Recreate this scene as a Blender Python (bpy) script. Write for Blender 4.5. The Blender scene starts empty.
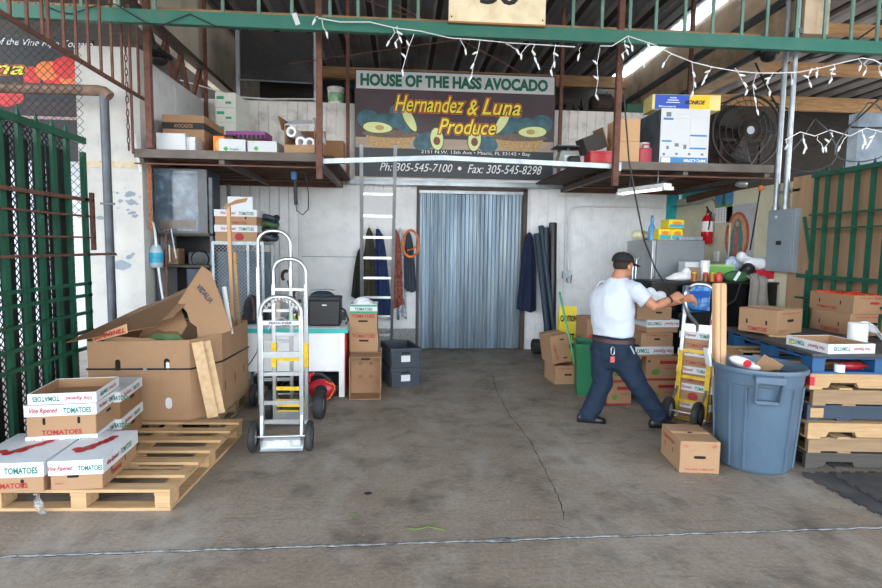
import bpy, bmesh, math, random
from mathutils import Vector, Matrix, Euler
PI = math.pi
R = math.radians
random.seed(7)
S = bpy.context.scene
COL = S.collection
# ------------------------------------------------------------ camera
F = 550.0
CAMH = 1.7
yaw, pit, roll = R(4.2), R(4.95), R(.8)
fw = Vector((math.sin(yaw)*math.cos(pit), math.cos(yaw)*math.cos(pit), -math.sin(pit)))
r0 = Vector((math.cos(yaw), -math.sin(yaw), 0)); u0 = r0.cross(fw)
rv = r0*math.cos(roll)+u0*math.sin(roll); uv = u0*math.cos(roll)-r0*math.sin(roll)
cam = bpy.data.objects.new('camera', bpy.data.cameras.new('camera'))
COL.objects.link(cam)
cam.matrix_world = Matrix(((rv.x, uv.x, -fw.x, 0), (rv.y, uv.y, -fw.y, 0), (rv.z, uv.z, -fw.z, CAMH), (0, 0, 0, 1)))
cam.data.sensor_width = 36.0
cam.data.lens = F/882*36
cam.data.clip_start = .05
S.camera = cam
# ------------------------------------------------------------ world, exposure
w = bpy.data.worlds.new('world'); S.world = w; w.use_nodes = True
wn = w.node_tree.nodes; wl = w.node_tree.links
bg = wn['Background']
tc = wn.new('ShaderNodeTexCoord'); sx = wn.new('ShaderNodeSeparateXYZ'); cr = wn.new('ShaderNodeValToRGB')
wl.new(tc.outputs['Generated'], sx.inputs[0]); wl.new(sx.outputs['Z'], cr.inputs[0]); wl.new(cr.outputs[0], bg.inputs[0])
cr.color_ramp.elements[0].position = 0.0; cr.color_ramp.elements[0].color = (.55, .52, .48, 1)
cr.color_ramp.elements[1].position = .06; cr.color_ramp.elements[1].color = (.92, .98, 1.0, 1)
e = cr.color_ramp.elements.new(.8); e.color = (.55, .70, .9, 1)
bg.inputs[1].default_value = 5.0
S.view_settings.view_transform = 'Standard'; S.view_settings.look = 'None'
S.view_settings.gamma = 1; S.view_settings.use_curve_mapping = False
S.view_settings.exposure = 0.65

sun = bpy.data.objects.new('sun', bpy.data.lights.new('sun', 'SUN')); COL.objects.link(sun)
sun.data.energy = 5.0; sun.data.angle = .01; sun.data.color = (1, .95, .87); sun.rotation_euler = (R(-38), R(12), 0)
# ------------------------------------------------------------ pixel of the photograph -> point of the place
CO = Vector((0, 0, CAMH))
def ray(px, py): return fw*F+rv*(px-441)+uv*(294-py)
def G(px, py, z=0.0):
    d = ray(px, py); return CO+d*((z-CAMH)/d.z)
def A(px, py, Y):
    d = ray(px, py); return CO+d*(Y/d.y)
def XP(px, py, x):
    d = ray(px, py); return CO+d*(x/d.x)
def pb(px0, py0, px1, py1, Y):
    a = A(px0, py0, Y); b = A(px1, py1, Y); return a.x, b.x, b.z, a.z      # x0,x1,z0,z1
# ------------------------------------------------------------ materials
def hx(h):
    h = h.lstrip('#'); c = [int(h[i:i+2], 16)/255 for i in (0, 2, 4)]
    return tuple((v/12.92 if v <= .04045 else ((v+.055)/1.055)**2.4) for v in c)
MATS = {}
def mat(name, col, rough=.6, metal=0, var=.12, scale=6, bump=0, dirt=None, dirt_amt=.5, dscale=2.5, trans=0, emit=0, stretch=None, coat=0, alpha=1, bscale=None, spec=.5):
    if name in MATS: return MATS[name]
    m = bpy.data.materials.new(name); m.use_nodes = True
    n = m.node_tree.nodes; l = m.node_tree.links; b = n['Principled BSDF']
    c = hx(col) if isinstance(col, str) else col
    t = n.new('ShaderNodeTexCoord'); mp = n.new('ShaderNodeMapping')
    if stretch: mp.inputs['Scale'].default_value = stretch
    l.new(t.outputs['Object'], mp.inputs[0])
    nz = n.new('ShaderNodeTexNoise'); nz.inputs['Scale'].default_value = scale; nz.inputs['Detail'].default_value = 6
    l.new(mp.outputs[0], nz.inputs['Vector'])
    r = n.new('ShaderNodeValToRGB'); r.color_ramp.elements[0].position = .3; r.color_ramp.elements[1].position = .7
    r.color_ramp.elements[0].color = tuple(max(0, v*(1-var)) for v in c)+(1,)
    r.color_ramp.elements[1].color = tuple(min(1, v*(1+var)) for v in c)+(1,)
    l.new(nz.outputs['Fac'], r.inputs[0]); out = r.outputs[0]
    if dirt:
        n2 = n.new('ShaderNodeTexNoise'); n2.inputs['Scale'].default_value = dscale; n2.inputs['Detail'].default_value = 10; n2.inputs['Roughness'].default_value = .65
        l.new(mp.outputs[0], n2.inputs['Vector'])
        r2 = n.new('ShaderNodeValToRGB'); r2.color_ramp.elements[0].position = .48; r2.color_ramp.elements[1].position = .68
        r2.color_ramp.elements[0].color = (0, 0, 0, 1); r2.color_ramp.elements[1].color = (dirt_amt,)*3+(1,)
        l.new(n2.outputs['Fac'], r2.inputs[0])
        mx = n.new('ShaderNodeMix'); mx.data_type = 'RGBA'
        l.new(r2.outputs[0], mx.inputs[0]); l.new(out, mx.inputs[6]); mx.inputs[7].default_value = hx(dirt)+(1,); out = mx.outputs[2]
    l.new(out, b.inputs['Base Color'])
    b.inputs['Roughness'].default_value = rough; b.inputs['Metallic'].default_value = metal
    b.inputs['Specular IOR Level'].default_value = spec
    if trans: b.inputs['Transmission Weight'].default_value = trans
    if alpha < 1: b.inputs['Alpha'].default_value = alpha
    if coat: b.inputs['Coat Weight'].default_value = coat
    if emit: b.inputs['Emission Color'].default_value = c+(1,); b.inputs['Emission Strength'].default_value = emit
    if bump:
        bn = n.new('ShaderNodeBump'); bn.inputs['Strength'].default_value = bump; bn.inputs['Distance'].default_value = .02
        n3 = n.new('ShaderNodeTexNoise'); n3.inputs['Scale'].default_value = bscale or scale*3; n3.inputs['Detail'].default_value = 5
        l.new(mp.outputs[0], n3.inputs['Vector']); l.new(n3.outputs['Fac'], bn.inputs['Height']); l.new(bn.outputs[0], b.inputs['Normal'])
    MATS[name] = m; return m
M = dict(
 floorc=None,
 white=mat('white_paint', '#e6e8ea', .5, var=.03, dirt='#a6acb0', dirt_amt=.25, dscale=5, bump=.1),
 whitec=mat('white_column_paint', '#cccac6', .6, var=.04, dirt='#8d9299', dirt_amt=.3, dscale=4),
 board=mat('white_cardboard', '#cdd1d6', .6, var=.03),
 kraft=mat('kraft_cardboard', '#a27f60', .8, var=.09, scale=3, dirt='#7f5b3d', dirt_amt=.45, dscale=3),
 kraftd=mat('kraft_cardboard_dark', '#8a6748', .8, var=.08, scale=3, dirt='#6d4a30', dirt_amt=.4),
 kraftin=mat('kraft_inside', '#9d7a5a', .85, var=.06, scale=3),
 kraftl=mat('kraft_orange', '#cda37c', .8, var=.05, scale=3),
 wood=mat('pallet_wood', '#b8966e', .8, var=.2, scale=5, stretch=(1, 9, 9), dirt='#9a7548', dirt_amt=.5),
 woody=mat('pallet_wood_y', '#cbac86', .8, var=.14, scale=5, stretch=(9, 1, 9), dirt='#9a7548', dirt_amt=.5),
 woodo=mat('old_wood', '#957b5e', .85, var=.2, scale=5, stretch=(1, 9, 9), dirt='#54483a', dirt_amt=.6),
 woodd=mat('dark_wood', '#4c4844', .85, var=.2, scale=5, stretch=(1, 9, 9), dirt='#2c2826', dirt_amt=.5),
 plyb=mat('brown_plywood', '#5c3d2a', .8, var=.2, scale=4, stretch=(1, 6, 1), dirt='#2c1c12', dirt_amt=.6),
 ply=mat('plywood', '#b08e70', .8, var=.12, scale=2, stretch=(4, 4, .6), dirt='#8a6850', dirt_amt=.5, dscale=1.5),
 green=mat('green_paint', '#236a5b', .45, var=.12, dirt='#5f5446', dirt_amt=.3, dscale=6),
 greend=mat('dark_green_paint', '#14523e', .45, var=.15, dirt='#0c2c24', dirt_amt=.5, dscale=5),
 rust=mat('rusty_steel', '#6b463a', .75, var=.2, scale=20, dirt='#3b2a26', dirt_amt=.7, dscale=8),
 galv=mat('galvanised_steel', '#a5aeb5', .4, .55, var=.12, scale=12, dirt='#6c7378', dirt_amt=.5),
 poled=mat('grey_pole', '#5a6068', .5, .3, var=.15, dirt='#33363a', dirt_amt=.5, dscale=5),
 alu=mat('aluminium', '#b4b8bc', .3, .85, var=.08, scale=14, dirt='#7f8386', dirt_amt=.4),
 yel=mat('yellow_paint', '#e2b81c', .5, var=.08, dirt='#5a4a1e', dirt_amt=.45, dscale=9),
 rubber=mat('black_rubber', '#26282b', .7, var=.15, dirt='#4a4744', dirt_amt=.4),
 black=mat('black_plastic', '#16171a', .4, var=.15),
 hole=mat('hand_hole_black', '#17110d', .9, var=.1),
 slate=mat('slate_plastic', '#2b3542', .5, var=.12),
 red=mat('red_ink', '#9c2026', .6, var=.05),
 redp=mat('red_plastic', '#bb2230', .35, var=.08),
 pink=mat('pink_plastic', '#cf5666', .45, var=.08),
 grn=mat('green_ink', '#0d6a55', .6, var=.05),
 wht=mat('white_plastic', '#e8eaec', .4, var=.03),
 paper=mat('white_paper', '#eceef2', .8, var=.03),
 blue=mat('blue_paint', '#174f80', .5, var=.1, dirt='#14405f', dirt_amt=.4, dscale=6),
 blued=mat('dark_blue_paint', '#2d3d4e', .6, var=.15, dirt='#1b222b', dirt_amt=.5, dscale=6),
 binb=mat('grey_blue_plastic', '#4f6478', .42, var=.06, dirt='#43566a', dirt_amt=.4, dscale=4),
 teal=mat('teal_trim', '#2cb0ab', .4, var=.05),
 orange=mat('orange_cord', '#d8742c', .5, var=.08),
 ink=mat('black_ink', '#1d1c1e', .6, var=.05),
 cord=mat('white_cord', '#dfe1e4', .5, var=.04),
 cordd=mat('black_cord', '#1b1b1d', .5, var=.05),
)
# ------------------------------------------------------------ mesh builder
class MB:
    def __init__(s): s.v = []; s.f = []; s.mi = []; s.cur = 0
    def add(s, vs, fs):
        o = len(s.v); s.v += [tuple(p) for p in vs]
        for f in fs: s.f.append(tuple(i+o for i in f)); s.mi.append(s.cur)
        return s
    def box(s, x0, x1, y0, y1, z0, z1):
        vs = [(x0,y0,z0),(x1,y0,z0),(x1,y1,z0),(x0,y1,z0),(x0,y0,z1),(x1,y0,z1),(x1,y1,z1),(x0,y1,z1)]
        return s.add(vs, [(0,3,2,1),(4,5,6,7),(0,1,5,4),(1,2,6,5),(2,3,7,6),(3,0,4,7)])
    def ob(s, c, size, rot=(0,0,0)):
        m = Matrix.Translation(c) @ Euler(rot).to_matrix().to_4x4()
        hx_, hy, hz = (q/2 for q in size); o = len(s.v)
        s.box(-hx_, hx_, -hy, hy, -hz, hz)
        for i in range(o, len(s.v)): s.v[i] = tuple(m @ Vector(s.v[i]))
        return s
    def bar(s, p0, p1, w_, d_, up=(0,0,1)):
        p0 = Vector(p0); p1 = Vector(p1); t = (p1-p0).normalized(); upv = Vector(up)
        if abs(t.dot(upv)) > .98: upv = Vector((0,1,0))
        a = t.cross(upv).normalized(); b = a.cross(t).normalized()
        vs = [p+a*i*w_/2+b*j*d_/2 for p in (p0, p1) for i, j in ((-1,-1),(1,-1),(1,1),(-1,1))]
        return s.add(vs, [(3,2,1,0),(4,5,6,7),(0,1,5,4),(1,2,6,5),(2,3,7,6),(3,0,4,7)])
    def tube(s, pts, r, n=8, closed=False, caps=True):
        pts = [Vector(p) for p in pts]; N = len(pts); rr = r if isinstance(r, (list, tuple)) else [r]*N
        prev = None; vs = []
        for i, p in enumerate(pts):
            if closed: t = pts[(i+1) % N]-pts[i-1]
            else: t = pts[min(i+1, N-1)]-pts[max(i-1, 0)]
            t.normalize()
            if prev is None:
                a = t.cross(Vector((0,0,1)))
                if a.length < .1: a = t.cross(Vector((0,1,0)))
            else: a = prev-t*prev.dot(t)
            a.normalize(); prev = a; b = t.cross(a)
            for k in range(n):
                g = 2*PI*k/n; vs.append(p+a*math.cos(g)*rr[i]+b*math.sin(g)*rr[i])
        fs = []
        for i in range(N if closed else N-1):
            j = (i+1) % N
            for k in range(n): fs.append((i*n+k, i*n+(k+1) % n, j*n+(k+1) % n, j*n+k))
        if caps and not closed: fs.append(tuple(range(n-1, -1, -1))); fs.append(tuple((N-1)*n+k for k in range(n)))
        return s.add(vs, fs)
    def cyl(s, p0, p1, r0, r1=None, n=16): return s.tube([p0, p1], [r0, r0 if r1 is None else r1], n)
    def lathe(s, prof, n=24, c=(0,0,0), sx=1, sy=1, axis='z', caps=True):
        vs = []
        for r_, z in prof:
            for k in range(n):
                g = 2*PI*k/n; x, y = r_*math.cos(g)*sx, r_*math.sin(g)*sy
                q = (x, y, z) if axis == 'z' else ((z, x, y) if axis == 'x' else (y, z, x))
                vs.append((q[0]+c[0], q[1]+c[1], q[2]+c[2]))
        fs = []
        for i in range(len(prof)-1):
            for k in range(n): fs.append((i*n+k, i*n+(k+1) % n, (i+1)*n+(k+1) % n, (i+1)*n+k))
        if caps: fs.append(tuple(range(n-1, -1, -1))); fs.append(tuple((len(prof)-1)*n+k for k in range(n)))
        return s.add(vs, fs)
    def ell(s, c, r, n=16, m=10, rot=None):
        o = len(s.v)
        s.lathe([(math.sin(PI*i/m)+(1e-4 if i in (0, m) else 0), -math.cos(PI*i/m)) for i in range(m+1)], n)
        mt = (Euler(rot).to_matrix() if rot else Matrix.Identity(3))
        for i in range(o, len(s.v)):
            q = Vector(s.v[i]); s.v[i] = tuple(mt @ Vector((q.x*r[0], q.y*r[1], q.z*r[2])) + Vector(c))
        return s
    def prism(s, pts, d, T=None):       # pts (x,z) outline in the front plane, thickness d towards +y
        n = len(pts); vs = [Vector((p[0], 0, p[1])) for p in pts]+[Vector((p[0], d, p[1])) for p in pts]
        if T is not None: vs = [T @ q for q in vs]
        return s.add(vs, [tuple(range(n)), tuple(range(2*n-1, n-1, -1))]+[(i, n+i, n+(i+1) % n, (i+1) % n) for i in range(n)])
    def grid(s, fn, nu, nv, th=0):
        vs = [fn(i/(nu-1), j/(nv-1)) for j in range(nv) for i in range(nu)]
        return s.add(vs, [(j*nu+i, j*nu+i+1, (j+1)*nu+i+1, (j+1)*nu+i) for j in range(nv-1) for i in range(nu-1)])
    def xf(s, T, start=0):
        for i in range(start, len(s.v)): s.v[i] = tuple(T @ Vector(s.v[i]))
        return s
def link(name, me, parent=None):
    o = bpy.data.objects.new(name, me); COL.objects.link(o)
    if parent: o.parent = parent
    return o
def obj(name, mb, m, parent=None, bevel=0, smooth=35, loc=None, rz=0, solid=0, label=None):
    me = bpy.data.meshes.new(name); me.from_pydata(mb.v, [], mb.f); me.validate()
    for q in (m if isinstance(m, (list, tuple)) else [m]): me.materials.append(q)
    if isinstance(m, (list, tuple)) and len(me.polygons) == len(mb.mi): me.polygons.foreach_set('material_index', mb.mi)
    bm = bmesh.new(); bm.from_mesh(me)
    bmesh.ops.recalc_face_normals(bm, faces=bm.faces); bm.to_mesh(me); bm.free()
    me.polygons.foreach_set('use_smooth', [True]*len(me.polygons)); me.set_sharp_from_angle(angle=R(smooth))
    o = link(name, me, parent)
    if loc: o.location = loc
    if rz: o.rotation_euler = (0, 0, rz)
    if solid:
        q = o.modifiers.new('thickness', 'SOLIDIFY'); q.thickness = solid; q.offset = 0
    if bevel:
        q = o.modifiers.new('bevel', 'BEVEL'); q.width = bevel; q.segments = 2; q.limit_method = 'ANGLE'
    if label: o['label'] = label
    return o
def tag(o, label, cat, group=None, kind=None):
    o['label'] = label; o['category'] = cat
    if group: o['group'] = group
    if kind: o['kind'] = kind
    return o
def thing(name, label, cat, loc=(0,0,0), rz=0, group=None, rot=None):
    o = bpy.data.objects.new(name, None); COL.objects.link(o); o.location = loc
    o.rotation_euler = rot if rot else (0, 0, rz); o.empty_display_size = .05
    return tag(o, label, cat, group)
def struct(name, mb, m, **k):
    o = obj(name, mb, m, **k); o['kind'] = 'structure'; return o
# ------------------------------------------------------------ lettering
TC = {}
def text_mesh(s, shear=0, bold=0, space=1):
    k = (s, shear, bold, space)
    if k in TC: return TC[k]
    cu = bpy.data.curves.new('t', 'FONT'); cu.body = s; cu.size = 1; cu.shear = shear; cu.offset = bold; cu.resolution_u = 3; cu.space_character = space
    o = bpy.data.objects.new('t', cu); COL.objects.link(o)
    dg = bpy.context.evaluated_depsgraph_get(); me = bpy.data.meshes.new_from_object(o.evaluated_get(dg))
    vs = [v.co.copy() for v in me.vertices]; fs = [tuple(p.vertices) for p in me.polygons]
    bpy.data.objects.remove(o); bpy.data.curves.remove(cu); bpy.data.meshes.remove(me)
    xs = [v.x for v in vs]; ys = [v.y for v in vs]
    TC[k] = (vs, fs, min(xs), max(xs), min(ys), max(ys)); return TC[k]
FACE = {'front': Euler((PI/2, 0, 0)), 'right': Euler((PI/2, 0, PI/2)), 'left': Euler((PI/2, 0, -PI/2)), 'top': Euler((0, 0, 0)), 'back': Euler((PI/2, 0, PI))}
def text(parent, s, m, pos, w_, h_, face='front', flip=False, shear=0, bold=.012, ref=None, rot=0, name='lettering', space=1):
    vs, fs, x0, x1, y0, y1 = text_mesh(s, shear, bold, space)
    if ref: _, _, x0, x1, y0, y1 = text_mesh(s, shear, ref, space)
    T = Matrix.Translation(pos) @ FACE[face].to_matrix().to_4x4() @ Matrix.Rotation(rot+(PI if flip else 0), 4, 'Z')
    mb = MB(); mb.add([T @ Vector(((v.x-(x0+x1)/2)/(x1-x0)*w_, (v.y-(y0+y1)/2)/(y1-y0)*h_, 0)) for v in vs], fs)
    me = bpy.data.meshes.new(name); me.from_pydata(mb.v, [], mb.f); me.materials.append(m)
    return link(name, me, parent)
def slot(mb, c, w_, h_, face='front'):
    T = Matrix.Translation(c) @ FACE[face].to_matrix().to_4x4()
    r_ = min(w_, h_)/2; pts = []
    for cx, cy, a0 in ((w_/2-r_, h_/2-r_, 0), (-w_/2+r_, h_/2-r_, PI/2), (-w_/2+r_, -h_/2+r_, PI), (w_/2-r_, -h_/2+r_, 3*PI/2)):
        for k in range(4): g = a0+PI/2*k/3; pts.append(T @ Vector((cx+r_*math.cos(g), cy+r_*math.sin(g), .0015)))
    mb.add(pts, [tuple(range(len(pts)))]); return mb
def remesh(mb, voxel, m, name, parent=None, it=3, fac=.5, wrinkle=None):
    me = bpy.data.meshes.new(name); me.from_pydata(mb.v, [], mb.f)
    bm = bmesh.new(); bm.from_mesh(me); bmesh.ops.recalc_face_normals(bm, faces=bm.faces); bm.to_mesh(me); bm.free()
    o = bpy.data.objects.new('tmp', me); COL.objects.link(o)
    q = o.modifiers.new('r', 'REMESH'); q.mode = 'VOXEL'; q.voxel_size = voxel
    s_ = o.modifiers.new('s', 'SMOOTH'); s_.iterations = it; s_.factor = fac
    if wrinkle:
        tx = bpy.data.textures.new('folds', 'CLOUDS'); tx.noise_scale = wrinkle[1]; tx.noise_depth = 1
        d_ = o.modifiers.new('d', 'DISPLACE'); d_.texture = tx; d_.strength = wrinkle[0]; d_.mid_level = .5
    dg = bpy.context.evaluated_depsgraph_get(); me2 = bpy.data.meshes.new_from_object(o.evaluated_get(dg))
    bpy.data.objects.remove(o); me2.name = name
    me2.materials.clear(); me2.materials.append(m)
    me2.polygons.foreach_set('use_smooth', [True]*len(me2.polygons))
    return link(name, me2, parent)
# ------------------------------------------------------------ cartons
def carton(label, loc, rz, w_, d_, h_, lid=None, top='closed', tex=(), m='kraft', name='carton', cat='box', group=None, holes=(), rot=None, ends=True, litm=None, seam=True):
    """local: x -w/2..w/2, y 0..d (0 is the front), z 0..h"""
    t = thing(name, label, cat, loc, rz, group, rot)
    b = MB(); x = w_/2; e = .006
    bm_ = M[m] if isinstance(m, str) else m
    if top == 'open':
        b.box(-x, x, 0, d_, 0, e)
        for q in ((-x, x, 0, e), (-x, x, d_-e, d_), (-x, -x+e, e, d_-e), (x-e, x, e, d_-e)): b.box(*q, e, h_)
        obj('body', b, bm_, t)
    else:
        b.box(-x, x, 0, d_, 0, h_-(.002 if lid else 0)); obj('body', b, bm_, t, bevel=.004)
        if not lid and seam:
            s_ = MB(); s_.box(-x+.002, x-.002, d_/2-.025, d_/2+.025, h_, h_+.001); obj('tape', s_, M['kraftl'], t)
    if lid:
        lh = lid; l = MB(); o = .008; z0, z1 = h_-lh, h_+.004
        for q in ((-x-o, x+o, -o, -.002), (-x-o, x+o, d_+.002, d_+o), (-x-o, -x-.002, -.002, d_+.002), (x+.002, x+o, -.002, d_+.002)): l.box(*q, z0, z1)
        if top != 'open': l.box(-x-o, x+o, -o, d_+o, z1, z1+.004)
        obj('lid', l, litm or M['board'], t)
    for (face, u, z, sw, sh) in holes:
        o = 0.0085 if (lid and z > h_-lid) else 0
        c = {'front': (u, -o, z), 'right': (x+o, u, z), 'left': (-x-o, u, z)}[face]; obj('hand_hole', slot(MB(), c, sw, sh, face), M['hole'], t)
    for (face, s_, u, z, tw, th, mm, kw) in tex:
        o = .0095 if (lid and z > h_-lid) else .0018
        c = {'front': (u, -o, z), 'right': (x+o, u, z), 'left': (-x-o, u, z), 'top': (u, z, h_+.0105)}[face]
        text(t, s_, M[mm], c, tw, th, face, **kw)
    return t
SC = dict(shear=.35, bold=.022)
BD = dict(bold=.03)
def fit3(pL, pN, pR, z):
    """left, near and right bottom corners in the photograph -> origin for carton() with front = left face"""
    a, n, b = G(*pL, z), G(*pN, z), G(*pR, z)
    ang = math.atan2(n.y-a.y, n.x-a.x); w_ = (n-a).length; d_ = (b-n).length
    mid = (a+n)/2
    return (mid.x, mid.y, z), ang, w_, d_
# ============================================================ STRUCTURE
XL, XR, YB = -3.05, 4.6, 9.0
def floor_material():
    m = bpy.data.materials.new('concrete_floor'); m.use_nodes = True
    n = m.node_tree.nodes; l = m.node_tree.links; b = n['Principled BSDF']
    t = n.new('ShaderNodeTexCoord')
    def nz(sc, det, rough=.6, st=None):
        q = n.new('ShaderNodeTexNoise'); q.inputs['Scale'].default_value = sc; q.inputs['Detail'].default_value = det; q.inputs['Roughness'].default_value = rough
        if st:
            mp = n.new('ShaderNodeMapping'); mp.inputs['Scale'].default_value = st[:3]; mp.inputs['Rotation'].default_value = (0, 0, st[3]); l.new(t.outputs['Object'], mp.inputs[0]); l.new(mp.outputs[0], q.inputs['Vector'])
        else: l.new(t.outputs['Object'], q.inputs['Vector'])
        return q
    def ramp(src, p0, c0, p1, c1):
        r = n.new('ShaderNodeValToRGB'); r.color_ramp.elements[0].position = p0; r.color_ramp.elements[1].position = p1
        r.color_ramp.elements[0].color = c0+(1,); r.color_ramp.elements[1].color = c1+(1,); l.new(src, r.inputs[0]); return r.outputs[0]
    def mix(f, a, bb, mode='MIX'):
        x = n.new('ShaderNodeMix'); x.data_type = 'RGBA'; x.blend_type = mode
        if isinstance(f, float): x.inputs[0].default_value = f
        else: l.new(f, x.inputs[0])
        l.new(a, x.inputs[6])
        if isinstance(bb, tuple): x.inputs[7].default_value = bb+(1,)
        else: l.new(bb, x.inputs[7])
        return x.outputs[2]
    base = ramp(nz(.8, 8).outputs['Fac'], .3, hx('#7c6e60'), .7, hx('#9a8d80'))
    fine = ramp(nz(35, 8, .75).outputs['Fac'], .3, (.62,)*3, .7, (1.25,)*3)
    c = mix(1.0, base, fine, 'MULTIPLY')
    st = ramp(nz(2.2, 12, .7, (1, 1, 1, 0)).outputs['Fac'], .5, (0, 0, 0), .68, (.8,)*3)
    c = mix(st, c, hx('#423a33'))
    sc = ramp(nz(3, 10, .7, (.5, 5, 1, .7)).outputs['Fac'], .56, (0, 0, 0), .7, (.45,)*3)
    c = mix(sc, c, hx('#3b3530'))
    pale = ramp(nz(1.1, 12, .75, (1.3, .6, 1, 0.2)).outputs['Fac'], .5, (0, 0, 0), .68, (.6,)*3)
    c = mix(pale, c, hx('#a9a49d'))
    spk = ramp(nz(60, 3, .5).outputs['Fac'], .66, (0, 0, 0), .74, (.7,)*3)
    c = mix(spk, c, hx('#b5ada3'))
    l.new(c, b.inputs['Base Color'])
    rr = ramp(nz(4, 8).outputs['Fac'], .3, (.42,)*3, .7, (.75,)*3); l.new(rr, b.inputs['Roughness'])
    bn = n.new('ShaderNodeBump'); bn.inputs['Strength'].default_value = .35; bn.inputs['Distance'].default_value = .01
    l.new(nz(25, 10, .7).outputs['Fac'], bn.inputs['Height']); l.new(bn.outputs[0], b.inputs['Normal'])
    return m
b = MB(); b.box(-14, 16, -14, 14, -.1, 0); struct('floor', b, floor_material())
# joint and cracks lie in the floor
b = MB(); random.seed(3)
ys = []
N = 150
for i in range(N+1):
    px = -20+i*920/N
    py = 553-(px)/882*16 if px < 441 else 545-(px-441)/441*20
    p = G(px, 553.5-px*.0335 + (3.5 if px < 441 else 3.5-(px-441)*.0) - (0), 0)
    yy = p.y+random.uniform(-.006, .006); ww = .007+random.random()*.006
    if 480 < px < 525: ww += .018*math.sin((px-480)/45*PI)
    ys.append((p.x, yy, ww))
vs = []; fs = []
for (x, y, ww) in ys: vs += [(x, y-ww, .0), (x, y-ww*.5, .006), (x, y+ww*.5, .006), (x, y+ww, .0)]
for i in range(N):
    for k in range(3): fs.append((i*4+k, i*4+4+k, i*4+5+k, i*4+1+k))
b.add(vs, fs); struct('trim_1', b, mat('joint_filler', '#77797a', .8, var=.4, scale=30, dirt='#2a2826', dirt_amt=1, dscale=14))
vs = []; fs = []
for (x, y, ww) in ys: q = random.uniform(.2, 1.3); vs += [(x, y-ww-.002*q-.004*q, .0008), (x, y-ww+.003, .0008)]
for i in range(N): fs.append((i*2, i*2+2, i*2+3, i*2+1))
b = MB(); b.add(vs, fs); struct('trim_2', b, mat('joint_gap', '#1c1a18', .95, var=.2))
def crack(name, pts, w0):
    b = MB(); P_ = []
    for (a, c) in zip(pts[:-1], pts[1:]):
        A0, C0 = G(*a), G(*c)
        for k in range(6): q = A0.lerp(C0, k/6); P_.append(Vector((q.x+random.uniform(-.006, .006), q.y, .0008)))
    P_.append(G(*pts[-1])+Vector((0, 0, .0008)))
    vs = []
    for q in P_: ww = w0*random.uniform(.5, 1.3); vs += [(q.x-ww, q.y, q.z), (q.x+ww, q.y, q.z)]
    b.add(vs, [(i*2, i*2+1, i*2+3, i*2+2) for i in range(len(P_)-1)]); struct(name, b, MATS['joint_gap'])
crack('trim_3', [(492, 374), (497, 392), (510, 416), (522, 430), (530, 441), (540, 460), (550, 480), (562, 505), (564, 520)], .003)
crack('trim_4', [(545, 522), (560, 526), (573, 531)], .0025)

def panel_material(name, col, dirtc, pitch, axis='X', amt=.4, dark=.8, ds=1.4):
    """painted metal panel with pressed vertical grooves"""
    m = mat(name, col, .5, var=.03, dirt=dirtc, dirt_amt=amt, dscale=ds)
    n = m.node_tree.nodes; l = m.node_tree.links; bs = n['Principled BSDF']
    t = n.new('ShaderNodeTexCoord'); wv = n.new('ShaderNodeTexWave'); wv.wave_profile = 'SAW'; wv.bands_direction = axis
    wv.inputs['Scale'].default_value = 1/(pitch*20)*PI*2; l.new(t.outputs['Object'], wv.inputs['Vector'])
    r = n.new('ShaderNodeValToRGB'); r.color_ramp.elements[0].position = 0; r.color_ramp.elements[1].position = .12
    l.new(wv.outputs['Fac'], r.inputs[0])
    bn = n.new('ShaderNodeBump'); bn.inputs['Strength'].default_value = 1; bn.inputs['Distance'].default_value = .012
    l.new(r.outputs[0], bn.inputs['Height']); l.new(bn.outputs[0], bs.inputs['Normal'])
    return m
wp = panel_material('cooler_panel', '#f2f5f9', '#b9c0c6', .15, amt=.3, ds=5)
wpo = panel_material('cooler_panel_worn', '#dad8d4', '#6b6863', .15, amt=.5, ds=4)
dx0, dx1, dz1 = .27, 2.0, 2.6
DX0, DX1 = A(418, 250, YB).x, A(523, 250, YB).x
DZ = A(470, 191, YB).z
SHZ = 2.66
b = MB()
b.box(-3.2, DX0, YB, YB+.1, 0, SHZ); b.box(DX1, 4.42, YB, YB+.1, 0, SHZ); b.box(DX0, DX1, YB, YB+.1, DZ, SHZ)
struct('wall_back', b, wp)
b = MB(); b.box(-3.2, 4.6, YB, YB+.1, SHZ+.001, 3.93); struct('wall_back_upper', b, wpo)
b = MB(); b.box(DX0-.3, DX1+.3, YB+.5, YB+.6, 0, 2.8); struct('wall_beyond', b, mat('cold_room', '#6f7f8c', .6))
b = MB(); b.box(-3.2, 4.6, YB+.1, 12.3, 3.83, 3.9); struct('ceiling_cooler', b, M['woodd'])
# smooth board patched on the wall left of the door
b = MB(); x0, x1, z0, z1 = pb(301, 187, 418, 330, 8.96)
b.box(x0, DX0-.005, 8.965, 8.999, .25, z1); struct('trim_5', b, M['white'])
b = MB(); zz = A(350, 257, 8.96).z; b.box(x0, DX0-.1, 8.962, 8.966, zz-.004, zz+.004); struct('trim_6', b, M['poled'])
# diamond plate kick panel
b = MB(); b.box(-.7, DX0-.01, 8.955, 8.964, 0, .35); struct('baseboard_back', b, mat('tread_plate', '#a9aeb2', .4, .6, var=.3, scale=60, bump=.6))
# left side wall of cold room
b = MB(); b.box(XL-.12, XL, 6.95, YB, 0, 3.87); struct('wall_left', b, panel_material('side_panel', '#d6d9dc', '#8c9297', .6, 'Y'))
# white column pier
b = MB(); cx0, cx1, _, cz1 = pb(97, 46, 146, 300, 6.7)
b.box(cx0-.25, cx1, 6.7, 6.95, 0, cz1); struct('wall_pier', b, M['whitec'])
b = MB(); b.box(cx0-.25, cx1+.01, 6.69, 6.7, A(120, 165, 6.7).z-.035, A(120, 165, 6.7).z+.04); struct('trim_7', b, mat('cream_trim', '#d9c7a6', .6, dirt='#5b4634', dirt_amt=.6, dscale=6))
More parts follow.
